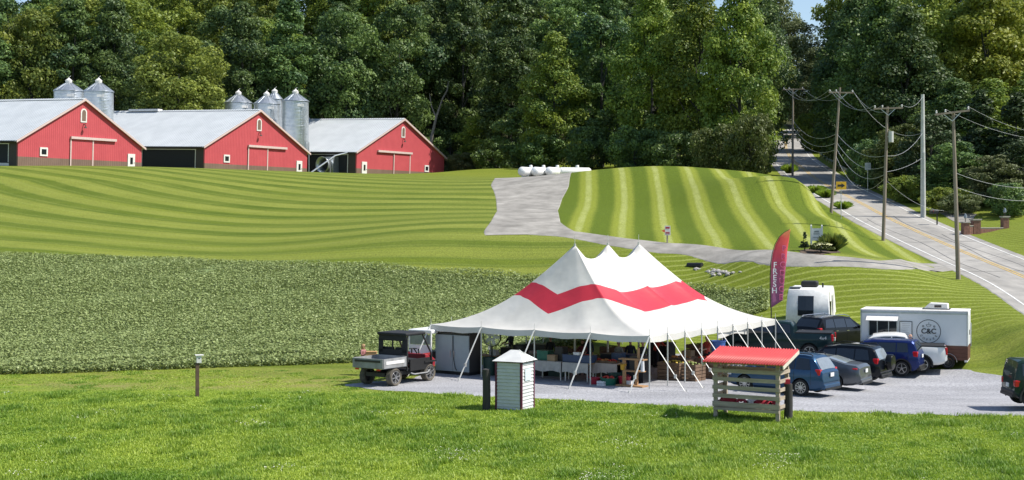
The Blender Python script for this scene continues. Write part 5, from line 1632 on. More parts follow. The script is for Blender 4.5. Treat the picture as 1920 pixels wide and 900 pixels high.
pickup('dark green pickup truck with 4x4 lettering, half hidden behind the tent corner', Vector((13.95, 73.6, gz(13.95, 73.6) + .02)), math.atan2(.3, -.95), P_dkg, 5.85, 2.0, PU2, PB2, 3.65, 1.0, .41, [(2.15, 3.0, .05, 0), (3.05, 4.6, 0, -.55)], (4.15, 4.75), None, (.06, 1.95), 6, decal='4x4', lampz=1.15, archm=None)
# black estate car near the trailer, nose right and away
JEEP = [(0, .66), (.04, 1.05), (.12, 1.18), (.42, 1.58), (.56, 1.7), (1.0, 1.75), (2.2, 1.76), (2.9, 1.68), (3.6, 1.2), (4.5, 1.08), (4.75, .9), (4.82, .62)]
JB = [(0, 1.0), (.5, 1.14), (3.5, 1.08), (4.82, .7)]
hd2 = math.atan2(.62, .78)
pj = pix(1556, 650, 75.6)
car('black_suv', 'black SUV with a chrome window line standing before the white caravan', 'car', Vector((pj.x + .3, pj.y + .4, gz(pj.x + .3, pj.y + .4) + .02)), hd2, P_char, 4.82, 1.94, JEEP, JB, 2.92, .9, .38, 5,
    [(.6, 1.35, .14, 0), (1.4, 2.3, 0, 0), (2.35, 3.35, 0, -.5)], (2.95, 3.55), (.14, .44), lamp='wide', lz=1.12, rails=2, handles=(1.5, 2.4))
# dark green 4x4 cut by the right frame edge, facing left
WR = [(0, .9), (.05, 1.35), (.15, 1.8), (.3, 1.86), (2.2, 1.85), (2.55, 1.8), (2.75, 1.3), (2.82, 1.22), (3.9, 1.14), (4.15, 1.0), (4.2, .7)]
WB_ = [(0, 1.2), (2.6, 1.2), (3.8, 1.08), (4.2, .7)]
pw = gpix(1906, 773)
car('green_offroader', 'dark green boxy off roader cut off by the right frame edge', 'car', Vector((pw.x + 2.13, pw.y + .95, .03)), R(-2), P_olive, 4.2, 1.85, WR, WB_, 2.5, 1.0, .4, 5, [(.3, 1.2, 0, 0), (1.3, 2.55, 0, -.1)], (2.58, 2.74), None, lz=.95, archm=V_blk, tumble=.1, sill=.35)

# ------------------------------------------------------------------ coffee trailer
def text_mesh(s, size, m, ext=.004, font=None, space=1.0, offset=0.0):
    c = bpy.data.curves.new('txt', 'FONT'); c.body = s; c.size = size; c.extrude = ext; c.align_x = 'CENTER'; c.align_y = 'CENTER'; c.offset = offset; c.space_character = space
    tmp = bpy.data.objects.new('tmp', c); COL.objects.link(tmp); bpy.context.view_layer.update()
    me = bpy.data.meshes.new_from_object(tmp.evaluated_get(bpy.context.evaluated_depsgraph_get())); bpy.data.objects.remove(tmp)
    me.materials.clear(); me.materials.append(m)
    return me
M_trail = mat('trailer_white', (0.68, 0.7, 0.73), 0.45, (0.63, 0.65, 0.68), .8)
M_trailw = mat('trailer_timber', (0.13, 0.05, 0.032), 0.7, (0.085, 0.032, 0.022), 2, 6, stretch=(.3, 1, 4))
M_ink = mat('sign_ink', (0.02, 0.02, 0.022), 0.6)
S_ = Vector((0.93, -0.365, 0)).normalized(); srz = math.atan2(S_.y, S_.x)
TLN, TDP, TZ0, TZ1 = 5.25, 2.1, .42, 2.85
cr_ = gpix(1815, 693)
org = cr_ - S_ * TLN
org.z = gz(cr_.x, cr_.y) + .02
t = thing('coffee_trailer', 'white coffee trailer with a round C&C COFFEE logo and wooden skirt', 'trailer', org, srz)
zsk = TZ0 + .72
o = MB().box((TLN / 2, TDP / 2, (zsk + TZ1) / 2), (TLN, TDP, TZ1 - zsk)).build('body', M_trail, t); bevel(o, .05, 3)
for k in range(4):
    MB().box((TLN / 2, TDP / 2, TZ0 + .09 + .18 * k), (TLN - .02, TDP - .02, .17)).build('skirt_plank', M_trailw, t)
o = MB().box((TLN / 2, TDP / 2, TZ1 + .02), (TLN + .04, TDP + .04, .07)).build('roof', M_trim, t); bevel(o, .03, 2)
MB().box((TLN / 2, -.012, TZ1 - .1), (TLN, .03, .09)).build('edge_trim', M_galv, t)
for x in (.03, TLN - .03): MB().box((x, -.012, (zsk + TZ1) / 2), (.06, .03, TZ1 - zsk)).build('corner_trim', M_galv, t)
ac = MB().prism([(3.0, TZ1 + .06), (4.25, TZ1 + .06), (4.22, TZ1 + .36), (3.35, TZ1 + .38)], .7, 1.45).build('air_conditioner', M_trim, t); bevel(ac, .04, 2)
MB().box((3.75, .695, TZ1 + .22), (.34, .02, .12)).build('grille', M_dkwall, ac)
MB().box((3.65, 1.07, TZ1 + .07), (1.35, .85, .04)).build('gasket', V_blk, ac)
# serving hatch
wx0, wx1, wz0, wz1 = .42, 1.82, 1.55, 2.35
h = MB().box(((wx0 + wx1) / 2, -.015, (wz0 + wz1) / 2), (wx1 - wx0, .03, wz1 - wz0)).build('serving_hatch', M_glass, t)
for x in (wx0, wx0 + .42, wx1 - .42, wx1): MB().box((x, -.035, (wz0 + wz1) / 2), (.04, .03, wz1 - wz0)).build('frame_bar', M_galv, h)
for z in (wz0, wz1): MB().box(((wx0 + wx1) / 2, -.036, z), (wx1 - wx0 + .04, .032, .04)).build('frame_bar', M_galv, h)
MB().box(((wx0 + wx1) / 2, -.16, wz0 - .04), (wx1 - wx0 + .1, .3, .03)).build('counter', M_galv, h)
aw = MB().prism([(0, wz1 + .2), (-.5, wz1 - .01), (-.5, wz1 + .02), (0, wz1 + .24)], wx0 - .1, wx1 + .06, 'x').build('awning', M_trim, t)
# menu board
mb_ = MB().box((2.25, -.02, 1.83), (.62, .03, .98)).build('menu_board', M_ink, t)
MB().box((2.25, -.04, 1.83), (.56, .012, .92)).build('menu_sheet', M_trail, mb_)
ln_ = mat('menu_print', (0.42, .43, .45), .8)
for k in range(9): MB().box((2.25 + random.uniform(-.03, .03), -.049, 2.2 - .09 * k), (random.uniform(.22, .42), .006, .016)).build('print_line', ln_, mb_)
# logo
lc = Vector((3.36, -.012, 1.84)); lr = .58
lg = MB()
n_ = 64
lg.grid([[(lc.x + (lr + o_) * math.cos(2 * math.pi * k / n_), lc.y - .004, lc.z + (lr + o_) * math.sin(2 * math.pi * k / n_)) for k in range(n_ + 1)] for o_ in (-.014, .014)])
lgo = lg.build('logo_ring', M_ink, t)
d = link('lettering', text_mesh('C&C', .36, M_ink, offset=.006), lgo); d.location = lc + Vector((0, -.006, .0)); d.rotation_euler = (R(90), 0, 0)
for k, ch in enumerate('COFFEE'):
    a = R(-90 + (k - 2.5) * 23)
    d = link('lettering', text_mesh(ch, .15, M_ink), lgo); d.location = lc + Vector((math.cos(a) * .43, -.006, math.sin(a) * .43)); d.rotation_euler = (R(90), -(a + R(90)), 0)
cup = MB().grid([[(lc.x + .12 * math.cos(a) * s_, lc.y - .006, lc.z + .33 + .11 * math.sin(a) * s_) for a in np.linspace(math.pi, 2 * math.pi, 13)] for s_ in (.86, 1.0)])
cup.box((lc.x, lc.y - .006, lc.z + .33), (.26, .004, .016)); cup.tube([(lc.x, lc.y - .006, lc.z + .37), (lc.x + .02, lc.y - .006, lc.z + .41), (lc.x - .01, lc.y - .006, lc.z + .45)], .008, 5)
cup.build('cup_mark', M_ink, lgo)
for s_ in (-1, 1):
    b_ = MB().lathe([(.028, -.003), (.05, -.003)], 12, (lc.x + s_ * .27, lc.y - .004, lc.z + .25), 'y'); b_.build('bean_mark', M_ink, lgo)
# end face, wheels, jack
MB().box((TLN + .012, TDP / 2, 1.95), (.025, .8, 1.5)).build('end_door', M_trim, t)
MB().box((TLN + .03, TDP / 2 - .3, 1.8), (.04, .06, .25)).build('door_handle', V_blk, t)
MB().box((TLN + .03, TDP - .2, 1.6), (.05, .08, 1.2)).build('downpipe', M_galv, t)
MB().box((TLN - .1, TDP / 2, TZ0 - .03), (.14, TDP, .1)).build('frame_rail', M_trim, t)
for x in (3.55, 4.3):
    for y in (.02, TDP - .02): add_wheel(t, x, y, .33, .2, 6)
fd = MB()
for x in (3.55, 4.3):
    rows = [[(x + (.4 + .03 * j) * math.cos(a), -.16 + (.0 if j else .0) + y_, .33 + (.4 + .03 * j) * math.sin(a)) for a in np.linspace(0, math.pi, 13)] for j, y_ in ((0, .26), (1, .0), (1, .26))]
    fd.grid(rows)
fd.build('mudguard', M_trim, t, 60)
MB().bar((0, TDP / 2, .5), (-1.1, TDP / 2, .48), .1).tube([(-.9, TDP / 2, 0), (-.9, TDP / 2, .9)], .035, 8).build('tow_bar', V_blk, t)

# ------------------------------------------------------------------ white caravan
pc = pix(1515, 640, 78.6)
zc_ = gz(pc.x, pc.y)
crz = R(-17)
t = thing('white_caravan', 'small white caravan with a dark front window and black roof unit', 'caravan', (pc.x, pc.y, zc_ + .02), crz)
hw = 1.22
cv = []
for k in range(17):
    u = k / 16
    y = -0.35 + 0.0 * u
prof = [(0, .5), (-.12, .9), (-.1, 1.5), (.08, 2.3), (.3, 2.62), (.7, 2.72), (4.0, 2.72), (4.4, 2.5), (4.5, 1.2), (4.4, .5)]    # side view: y forward is away
rows = []
tp = lambda z: 1.0 - .1 * max(0, (z - 1.2) / 1.5) ** 1.5
for y, z in prof: rows.append([(-hw * tp(z), y, z), ((-hw + .06) * tp(z), y - .05, z), (0, y - (.1 if y < 1 else 0), z + (.02 if z > 2.6 else 0)), ((hw - .06) * tp(z), y - .05, z), (hw * tp(z), y, z)])
shell = MB().grid(rows)
shell.add([(-hw * tp(z), y, z) for y, z in prof], [tuple(range(len(prof)))]); shell.add([(hw * tp(z), y, z) for y, z in prof], [tuple(range(len(prof)))])
shell.add([(-hw, 0, .5), (hw, 0, .5), (hw, 4.4, .5), (-hw, 4.4, .5)], [(0, 1, 2, 3)])
m_ = shell.build('shell', M_tank, t, 35)
w_ = MB().grid([[(x, -.115 - .1 * (1 - abs(x + .05) / hw) - .035 + max(0, z - 1.5) * .225, z) for x in (-.55, -.3, -.1, .1, .32)] for z in (1.2, 1.5, 1.9, 2.3)]).build('front_window', M_glass, t)
MB().box((-.75, .55, 2.76), (.62, .4, .05)).build('solar_panel', mat('solar', (.28, .3, .34), .3), t)
o = MB().box((-.02, 1.4, 2.92), (.95, .8, .36)).build('roof_unit', V_blk, t); bevel(o, .12, 3)
MB().tube([(.72, 1.2, 2.7), (.72, 1.2, 2.98)], .05, 8).build('roof_vent', V_blk, t)
MB().box((hw - .02, .55, 1.6), (.06, .5, .8)).build('side_window', M_glass, t)
MB().box((hw + .015, 2.4, 1.5), (.03, .7, 1.7)).build('side_door', M_trim, t)
MB().bar((hw + .01, .1, .7), (hw * tp(2.5), .25, 2.5), .05).build('corner_trim', V_blk, t); MB().bar((-hw - .01, .1, .5), (-hw * tp(2.5), .25, 2.5), .05).build('corner_trim', V_blk, t)
for x in (-hw + .1, hw - .1): add_wheel(t, x, 2.2, .33, .2, 6).rotation_euler = (0, 0, R(90))
MB().bar((-.5, .2, .5), (0, -1.1, .5), .08).bar((.5, .2, .5), (0, -1.1, .5), .08).build('tow_frame', V_blk, t)
MB().box((.55, -.12, .95), (.5, .25, .3)).build('gas_locker', V_lglass, t)

# ------------------------------------------------------------------ side by side utility vehicle
M_bed = mat('dusty_bed_grey', (0.3, 0.31, 0.32), .7, (.2, .2, .2), 3, 6)
M_cab = mat('utv_fabric', (0.012, 0.013, 0.016), .75)
M_mud = mat('muddy_tyre', (0.16, 0.135, 0.1), .95, (.06, .055, .05), 4, 6)
g0 = gpix(738, 724)
uh = R(56)
ux = Vector((math.cos(uh), math.sin(uh), 0)); ur = Vector((ux.y, -ux.x, 0))
uc = g0 + ux * .95 * 1.22 - ur * .62 * 1.22
t = thing('utility_vehicle', 'black roofed side by side utility vehicle with a dusty grey cargo bed', 'utility vehicle', (uc.x, uc.y, gz(uc.x, uc.y) + .02), uh)
t.scale = (1.22, 1.22, 1.15)
for x in (-.95, 1.1):
    for s_ in (-1, 1):
        w_ = add_wheel(t, x, s_ * .62, .34, .26, 6)
        w_.data = w_.data.copy(); w_.data.materials[0] = M_mud
MB().box((0, 0, .42), (2.5, .9, .16)).build('frame', V_blk, t)
bd = MB().box((-1.0, 0, .72), (1.3, 1.42, .05)).build('bed_floor', M_bed, t)
for s_ in (-1, 1):
    MB().box((-1.0, s_ * .71, .9), (1.3, .05, .36)).build('bed_side', M_bed, t)
    MB().box((-1.0, s_ * .742, .92), (1.05, .012, .12)).build('bed_recess', M_trim, t)
MB().box((-1.66, 0, .9), (.05, 1.42, .36)).build('tailgate', M_bed, t)
MB().box((-1.69, 0, .98), (.02, 1.2, .08)).build('tailgate_strip', V_blk, t)
MB().box((-.33, 0, .9), (.05, 1.42, .4)).build('bed_front', M_bed, t)
for s_ in (-1, 1): MB().box((-1.68, s_ * .5, .66), (.03, .16, .06)).build('tail_lamp', V_red, t)
for s_ in (-1, 1):
    MB().tube([(-.22, s_ * .66, .5), (-.2, s_ * .66, 1.75), (-.1, s_ * .64, 1.9), (.75, s_ * .62, 1.9), (1.25, s_ * .66, 1.1), (1.3, s_ * .66, .6)], .035, 8).build('roll_bar', V_blk, t, 50)
    MB().box((.5, s_ * .7, .72), (1.2, .06, .45)).build('door_panel', V_blk, t)
    MB().tube([(-.1, s_ * .74, .42), (.1, s_ * .76, .36), (.9, s_ * .76, .36), (1.05, s_ * .74, .45)], .03, 6).build('step_bar', M_bed, t)
o = MB().box((.28, 0, 1.93), (1.2, 1.4, .12)).build('roof', M_cab, t); bevel(o, .05, 3)
MB().box((-.235, 0, 1.12), (.04, 1.28, .4)).box((-.235, 0, 1.78), (.04, 1.28, .24)).box((-.235, -.55, 1.45), (.04, .18, .5)).box((-.235, .55, 1.45), (.04, .18, .5)).box((-.235, 0.0, 1.45), (.035, .05, .5)).build('rear_curtain', M_cab, t)
MB().box((.12, 0, .85), (.6, 1.2, .2)).box((-.1, -.32, 1.15), (.14, .5, .5)).box((-.1, .32, 1.15), (.14, .5, .5)).build('seat', M_cab, t)
hd_ = MB().prism([(.95, .5), (1.55, .5), (1.6, .8), (1.3, 1.02), (.95, 1.08)], -.62, .62).build('bonnet', mat('utv_red', (.3, .02, .03), .5), t); bevel(hd_, .04, 2)
MB().tube([(.85, -.3, 1.1), (.65, -.3, 1.3)], .025, 6).lathe([(.15, -.01), (.17, .01)], 16, (.62, -.3, 1.3)).build('steering_wheel', V_blk, t)
for s_ in (-1, 1): MB().box((1.1, s_ * .66, .78), (.7, .22, .06)).build('mudguard', V_blk, t)

# white cart behind it
g1 = gpix(797, 706); g1 = Vector((g1.x, g1.y + 1.6, 0))
ch_ = uh + R(4)
t = thing('utility_cart', 'white roofed farm cart with red sides behind the utility vehicle', 'cart', (g1.x, g1.y, gz(g1.x, g1.y) + .02), ch_)
for x in (-.9, .9):
    for s_ in (-1, 1): add_wheel(t, x, s_ * .55, .32, .22, 6)
MB().box((0, 0, .5), (2.5, 1.1, .22)).build('chassis', M_tank, t)
o = MB().box((.2, 0, 2.0), (1.7, 1.35, .2)).build('roof', M_tank, t); bevel(o, .06, 3)
MB().box((-.6, 0, 1.12), (.06, 1.3, .5)).build('rear_panel', M_trail, t)
MB().box((-.6, 0, 1.62), (.03, 1.15, .46)).build('rear_pane', V_lglass, t)
for s_ in (-1, 1):
    MB().bar((-.6, s_ * .62, .6), (-.6, s_ * .62, 1.95), .07).build('post', M_tank, t); MB().bar((1.0, s_ * .62, .6), (.85, s_ * .62, 1.95), .07).build('post', M_tank, t)
    MB().box((-.95, s_ * .6, .85), (.7, .05, .35)).build('side_board', mat('cart_red', (.35, .03, .03), .5), t)
MB().box((-1.3, 0, .85), (.05, 1.2, .35)).build('tail_board', MATS['cart_red'], t)
for yy in (-.4, 0, .4): MB().bar((-1.33, yy, .7), (-1.33, yy, 1.25), .05).build('stake', V_blk, t)
MB().box((.2, 0, .85), (.6, 1.1, .35)).build('seat', V_blk, t)
# ------------------------------------------------------------------ grey kiosk, posts, bird box
M_sid = mat('siding_grey', (0.58, 0.585, 0.59), 0.7, (0.5, 0.505, 0.51), 2, 4)
M_mar = mat('maroon_trim', (0.12, 0.015, 0.045), 0.6)
M_mroof = mat('kiosk_roof_metal', (0.66, 0.66, 0.64), 0.5, (0.56, 0.56, 0.55), 2)
M_old = mat('weathered_timber', (0.46, 0.385, 0.31), 0.9, (0.31, 0.25, 0.2), 3, 6, stretch=(.4, .4, 5))
M_dkpost = mat('dark_post_timber', (0.05, 0.047, 0.045), 0.9, (0.03, 0.028, 0.027), 5, 6, stretch=(2, 2, .3))
g = gpix(978, 771)
krz = R(26)
ka = Vector((math.cos(krz), math.sin(krz), 0))      # right face runs back along this? local x
t = thing('kiosk_hut', 'small grey clapboard hut with a hipped metal roof in the foreground grass', 'hut', (g.x, g.y, g.z), -krz)
# local: origin at the near corner; x runs left, y runs back right
KW, KD, KH = 1.12, 1.14, 1.86
def kbox(mb, x0, x1, y0, y1, z0, z1): return mb.box(((x0 + x1) / 2, (y0 + y1) / 2, (z0 + z1) / 2), (x1 - x0, y1 - y0, z1 - z0))
kbox(MB(), -KW + .04, -.04, .04, KD - .04, 0, KH - .02).build('core', M_sid, t)
nb = 14; bh = KH / nb
for k in range(nb):
    z0 = k * bh
    for nm, pts in (('front', [(-KW + .03, -.012, -.03, .02)]), ):
        # lap boards: bottom edge proud
        MB().prism([(.045, z0 + .008), (-.008, z0 + .008), (.022, z0 + bh), (.045, z0 + bh)], -KW + .05, -.05, 'x').build('board', M_sid, t)
        b_ = MB().prism([(-.045, z0 + .008), (.008, z0 + .008), (-.022, z0 + bh), (-.045, z0 + bh)], .05, KD - .05, 'y'); b_.build('board', M_sid, t)
for x, y in ((-.025, .025), (-KW + .025, .025), (-.025, KD - .025), (-KW + .025, KD - .025)):
    MB().box((x, y, KH / 2), (.08, .08, KH)).build('corner_trim', M_mar, t)
ov = .1
r0, r1 = (-KW * .5 - .18, KD / 2), (-KW * .5 + .18, KD / 2)
A = [(-KW - ov, -ov, KH + .02), (ov, -ov, KH + .02), (ov, KD + ov, KH + .02), (-KW - ov, KD + ov, KH + .02), (r0[0], r0[1], KH + .42), (r1[0], r1[1], KH + .42)]
rf = MB().add(A, [(0, 1, 5, 4), (1, 2, 5), (2, 3, 4, 5), (3, 0, 4), (3, 2, 1, 0)]).build('roof', M_mroof, t)
for k in range(3):
    u = .26 + .24 * k
    MB().bar((ov, -ov + (KD + 2 * ov) * u, KH + .035), (r1[0] + .01, r1[1], KH + .43), .02, .02).build('roof_seam', M_mroof, rf)
MB().box((.026, KD * .45, 1.36), (.012, .5, .46)).build('notice', mat('notice_paper', (.62, .7, .74), .8, (.5, .6, .66), 9), t)
bevel(MB().box((-KW / 2, KD / 2, KH - .0), (KW + .12, KD + .12, .05)).build('eave_board', M_dkpost, t), .01)

g = gpix(912, 768)
t = thing('dark_post', 'short black timber post left of the grey hut', 'post', (g.x, g.y, g.z - .05))
MB().tube([(0, 0, 0), (.01, 0, .8), (0, 0, 1.6)], [.16, .155, .15], 14).build('post', M_dkpost, t, 40); MB().tube([(0, 0, 1.6), (0, 0, 1.63)], [.15, .1], 14).build('cap', M_dkpost, t)
g = gpix(1478, 788)
t = thing('dark_post', 'stout weathered post with a red top at the right of the crib', 'post', (g.x, g.y, g.z - .05))
MB().tube([(0, 0, 0), (.01, 0, .7), (0, 0, 1.38)], [.16, .155, .15], 14).build('post', M_dkpost, t, 40)
MB().box((-.05, 0, 1.47), (.2, .2, .16)).build('red_can', P_red, t)
g = gpix(370, 744)
t = thing('bird_box', 'wooden post carrying a pale nest box at the left of the meadow', 'bird box', (g.x, g.y, g.z - .05), R(20))
MB().box((0, 0, .73), (.14, .14, 1.46)).build('post', mat('brown_post', (.13, .085, .055), .9, (.08, .055, .04), 4), t)
MB().box((.06, 0, 1.62), (.2, .22, .3)).build('box', M_mroof, t); MB().box((.08, 0, 1.785), (.34, .3, .03)).build('lid', M_trim, t)
MB().lathe([(.001, 0), (.03, 0)], 10, (.06, -.112, 1.65), 'y').build('entry_hole', M_dark, t)

# ------------------------------------------------------------------ slatted crib with red roof
g0 = gpix(1338, 783); g1 = gpix(1449, 781)
cx = Vector((g1.x - g0.x, 0.0, 0)); crz = R(14)
CW, CD = 2.5, 1.15
t = thing('produce_crib', 'slatted wooden crib on legs with a red corrugated lean to roof', 'crib', (g0.x, g0.y - .0, 0), -R(29))
zf, zb_ = 2.166, 2.43
for x in (.06, CW - .06):
    for y, z in ((.06, zf), (CD - .06, zb_ - .1)):
        MB().box((x, y, z / 2 - .02), (.14, .1, z)).build('leg', M_old, t)
for k in range(5):
    z = .57 + .308 * k
    MB().box((CW / 2 - .01 + .01 * (k % 2), -.02, z), (CW + .06, .03, .145 if k else .19)).build('slat', M_old, t)
    if k == 4: MB().box((CW / 2, CD + .0, z), (CW + .04, .03, .13)).build('slat', M_old, t)
    for x in (-.01, CW + .01): MB().box((x + (.02 if x > 1 else -.02), CD / 2 + .0, z), (.03, CD - .0, .135)).build('slat', M_old, t)
MB().box((CW / 2, CD / 2, .44), (CW - .02, CD - .1, .04)).build('floor', M_old, t)
MB().box((CW / 2, -.03, .4), (CW, .04, .1)).build('floor_beam', M_old, t)
MB().box((CW / 2, .0, zf - .04), (CW + .3, .05, .16)).build('front_beam', M_old, t); MB().box((CW / 2, CD, zb_ - .16), (CW + .2, .05, .16)).build('rear_beam', M_old, t)
M_redtin = mat('red_tin', (0.5, 0.046, 0.042), 0.5, (0.43, 0.036, 0.034), 1.5, 5)
nw = 30; rows = []
y0, y1 = -.42, CD + .32
za = zf + .06 + (-.42) * (zb_ - zf) / CD; zb2 = zf + .06 + (CD + .32) * (zb_ - zf) / CD
n_ = nw * 6
for j in range(2):
    rows.append([(-.3 + (CW + .6) * k / n_, (y0, y1)[j], (za, zb2)[j] + .022 * math.sin(2 * math.pi * k / 6)) for k in range(n_ + 1)])
o = MB().grid(rows).build('roof_sheet', M_redtin, t, 60); o.modifiers.new('s', 'SOLIDIFY').thickness = .006
for x in (-.28, CW + .28): MB().bar((x, y0 + .02, za - .09), (x, y1 - .02, zb2 - .09), .04, .13).build('rake_board', mat('pale_board', (.6, .56, .48), .8), t)
for x in (.4, CW / 2, CW - .4): MB().bar((x, y0 + .1, za - .06), (x, y1 - .1, zb2 - .1), .05, .1).build('rafter', M_old, t)
M_sack = mat('red_mesh_sack', (0.34, 0.012, 0.03), 0.8, (0.22, .008, .02), 12)
for k, (x, y, w_, m_) in enumerate(((.45, .5, .3, M_sack), (.95, .35, .3, M_sack), (1.35, .6, .27, P_white), (1.75, .4, .3, M_sack), (2.05, .7, .26, M_sack))):
    c = Vector(t.matrix_basis @ Vector((x, y, .46)))
    s = thing('mesh_sack', ('leftmost red sack lying in the slatted crib', 'second red sack from the left in the crib', 'white sack among the red sacks in the crib', 'large red sack right of the white sack in the crib', 'rightmost red sack lying in the slatted crib')[k], 'sack', c, random.uniform(0, 3))
    rows = []
    for i in range(7):
        u = i / 6; r_ = w_ * math.sin(math.pi * (.12 + .8 * u)) ** .6
        rows.append([(-.34 + .68 * u, r_ * .75 * math.cos(a), .17 + r_ * .52 * math.sin(a) + .01 * math.sin(5 * a + i)) for a in np.linspace(0, 2 * math.pi, 13)])
    MB().grid(rows).build('sack_body', m_, s, 60); MB().tube([(.34, 0, .17), (.42, 0, .2)], [.05, .09], 8).build('tied_end', m_, s)

# ------------------------------------------------------------------ feather flag
g = pix(1447, 660, 73.2); gx_, gy_ = g.x, g.y
t = thing('feather_flag', 'tall red and purple feather flag reading FRESH PRODUCE behind the tent', 'flag', (gx_, gy_, gz(gx_, gy_)))
fs = 73.2 / F
fz = lambda py: HC + (HZ - py) * fs - gz(gx_, gy_)
fx = lambda px: (px - 1447) * fs
left = [(1446, 577), (1445, 545), (1445, 520), (1446, 495), (1449, 475), (1454, 458), (1462, 444), (1471, 436), (1482, 430)]
rightp = [(1468, 563), (1469, 545), (1471, 520), (1473, 500), (1475, 485), (1476, 472), (1478, 460), (1480, 447), (1482, 432)]
NF = 24
def pl(pts, u):
    i = u * (len(pts) - 1); k = min(int(i), len(pts) - 2); q = i - k
    return (pts[k][0] * (1 - q) + pts[k + 1][0] * q, pts[k][1] * (1 - q) + pts[k + 1][1] * q)
def fpt(u, v, off=0.0):
    a, b = pl(left, u), pl(rightp, u)
    x = a[0] + (b[0] - a[0]) * v; y = a[1] + (b[1] - a[1]) * v
    return (fx(x), .05 * math.sin(v * 3 + u * 6) * v - off, fz(y))
fm = bpy.data.materials.new('flag_print'); fm.use_nodes = True
nt = fm.node_tree; b_ = nt.nodes['Principled BSDF']; b_.inputs['Roughness'].default_value = .7
tc = nt.nodes.new('ShaderNodeTexCoord'); sp_ = nt.nodes.new('ShaderNodeSeparateXYZ'); nt.links.new(tc.outputs['Object'], sp_.inputs[0])
mr = nt.nodes.new('ShaderNodeMapRange'); mr.inputs[1].default_value = fz(577); mr.inputs[2].default_value = fz(430); nt.links.new(sp_.outputs[2], mr.inputs[0])
nz = nt.nodes.new('ShaderNodeTexNoise'); nz.inputs['Scale'].default_value = 3.5; nz.inputs['Detail'].default_value = 5; nt.links.new(tc.outputs['Object'], nz.inputs['Vector'])
ad = nt.nodes.new('ShaderNodeMath'); ad.operation = 'MULTIPLY_ADD'; ad.inputs[1].default_value = .1; nt.links.new(nz.outputs['Fac'], ad.inputs[0]); nt.links.new(mr.outputs[0], ad.inputs[2])
cr = nt.nodes.new('ShaderNodeValToRGB')
fe = cr.color_ramp.elements
fe[0].position = .12; fe[0].color = (.26, .09, .19, 1); fe[1].position = 1.0; fe[1].color = (.66, .2, .08, 1)
for pos, c in ((.5, (.38, .09, .17)), (.7, (.55, .05, .09)), (.94, (.62, .07, .06))):
    e = fe.new(pos); e.color = (*c, 1)
for pos, c in () and ((.12, (.19, .08, .2)), (.6, (.3, .1, .22)), (.76, (.52, .05, .1)), (.95, (.6, .07, .07)), (1.02, (.7, .3, .08))):
    if pos in (.12,): e = cr.color_ramp.elements[0]; e.position = pos
    elif pos > 1: e = cr.color_ramp.elements[1]; e.position = 1.0
    else: e = cr.color_ramp.elements.new(pos)
    e.color = (*c, 1)
nt.links.new(ad.outputs[0], cr.inputs[0]); nt.links.new(cr.outputs[0], b_.inputs['Base Color'])
o = MB().grid([[fpt(i / NF, j / 6) for j in range(7)] for i in range(NF + 1)]).build('banner', fm, t, 60)
o.modifiers.new('s', 'SOLIDIFY').thickness = .008
MB().tube([(fx(1446), 0, -.05), (fx(1446), 0, fz(577))] + [(fx(p[0]) - .03, 0, fz(p[1])) for p in left], [.03, .03] + [.026 - .0018 * k for k in range(9)], 8).build('pole', V_blk, t, 60)
wt = mat('flag_white_letter', (.8, .8, .8), .7); pk_ = mat('flag_pink_letter', (.72, .16, .3), .7); pkd = mat('flag_dark_letter', (.42, .04, .12), .7)
for k, ch in enumerate('FRESH'):
    py = 497 + 12.0 * k
    d = link('letter', text_mesh(ch, 14.5 * fs, wt, .004, offset=.008), t); d.location = (fx(1453 - .3 * k), -.05, fz(py)); d.rotation_euler = (R(90), 0, 0)
for k, ch in enumerate('PRODUCE'):
    py = 466 + 15.2 * k
    for m_, dx_, yy, sz in ((pk_, 0, -.062, 14.5), (pkd, .0, -.068, 11.5)):
        d = link('letter', text_mesh(ch, sz * fs, m_, .003, offset=.012 if m_ is pk_ else -.004), t); d.location = (fx(1469.5 - 1.0 * k), yy - .03, fz(py)); d.rotation_euler = (R(90), 0, 0)

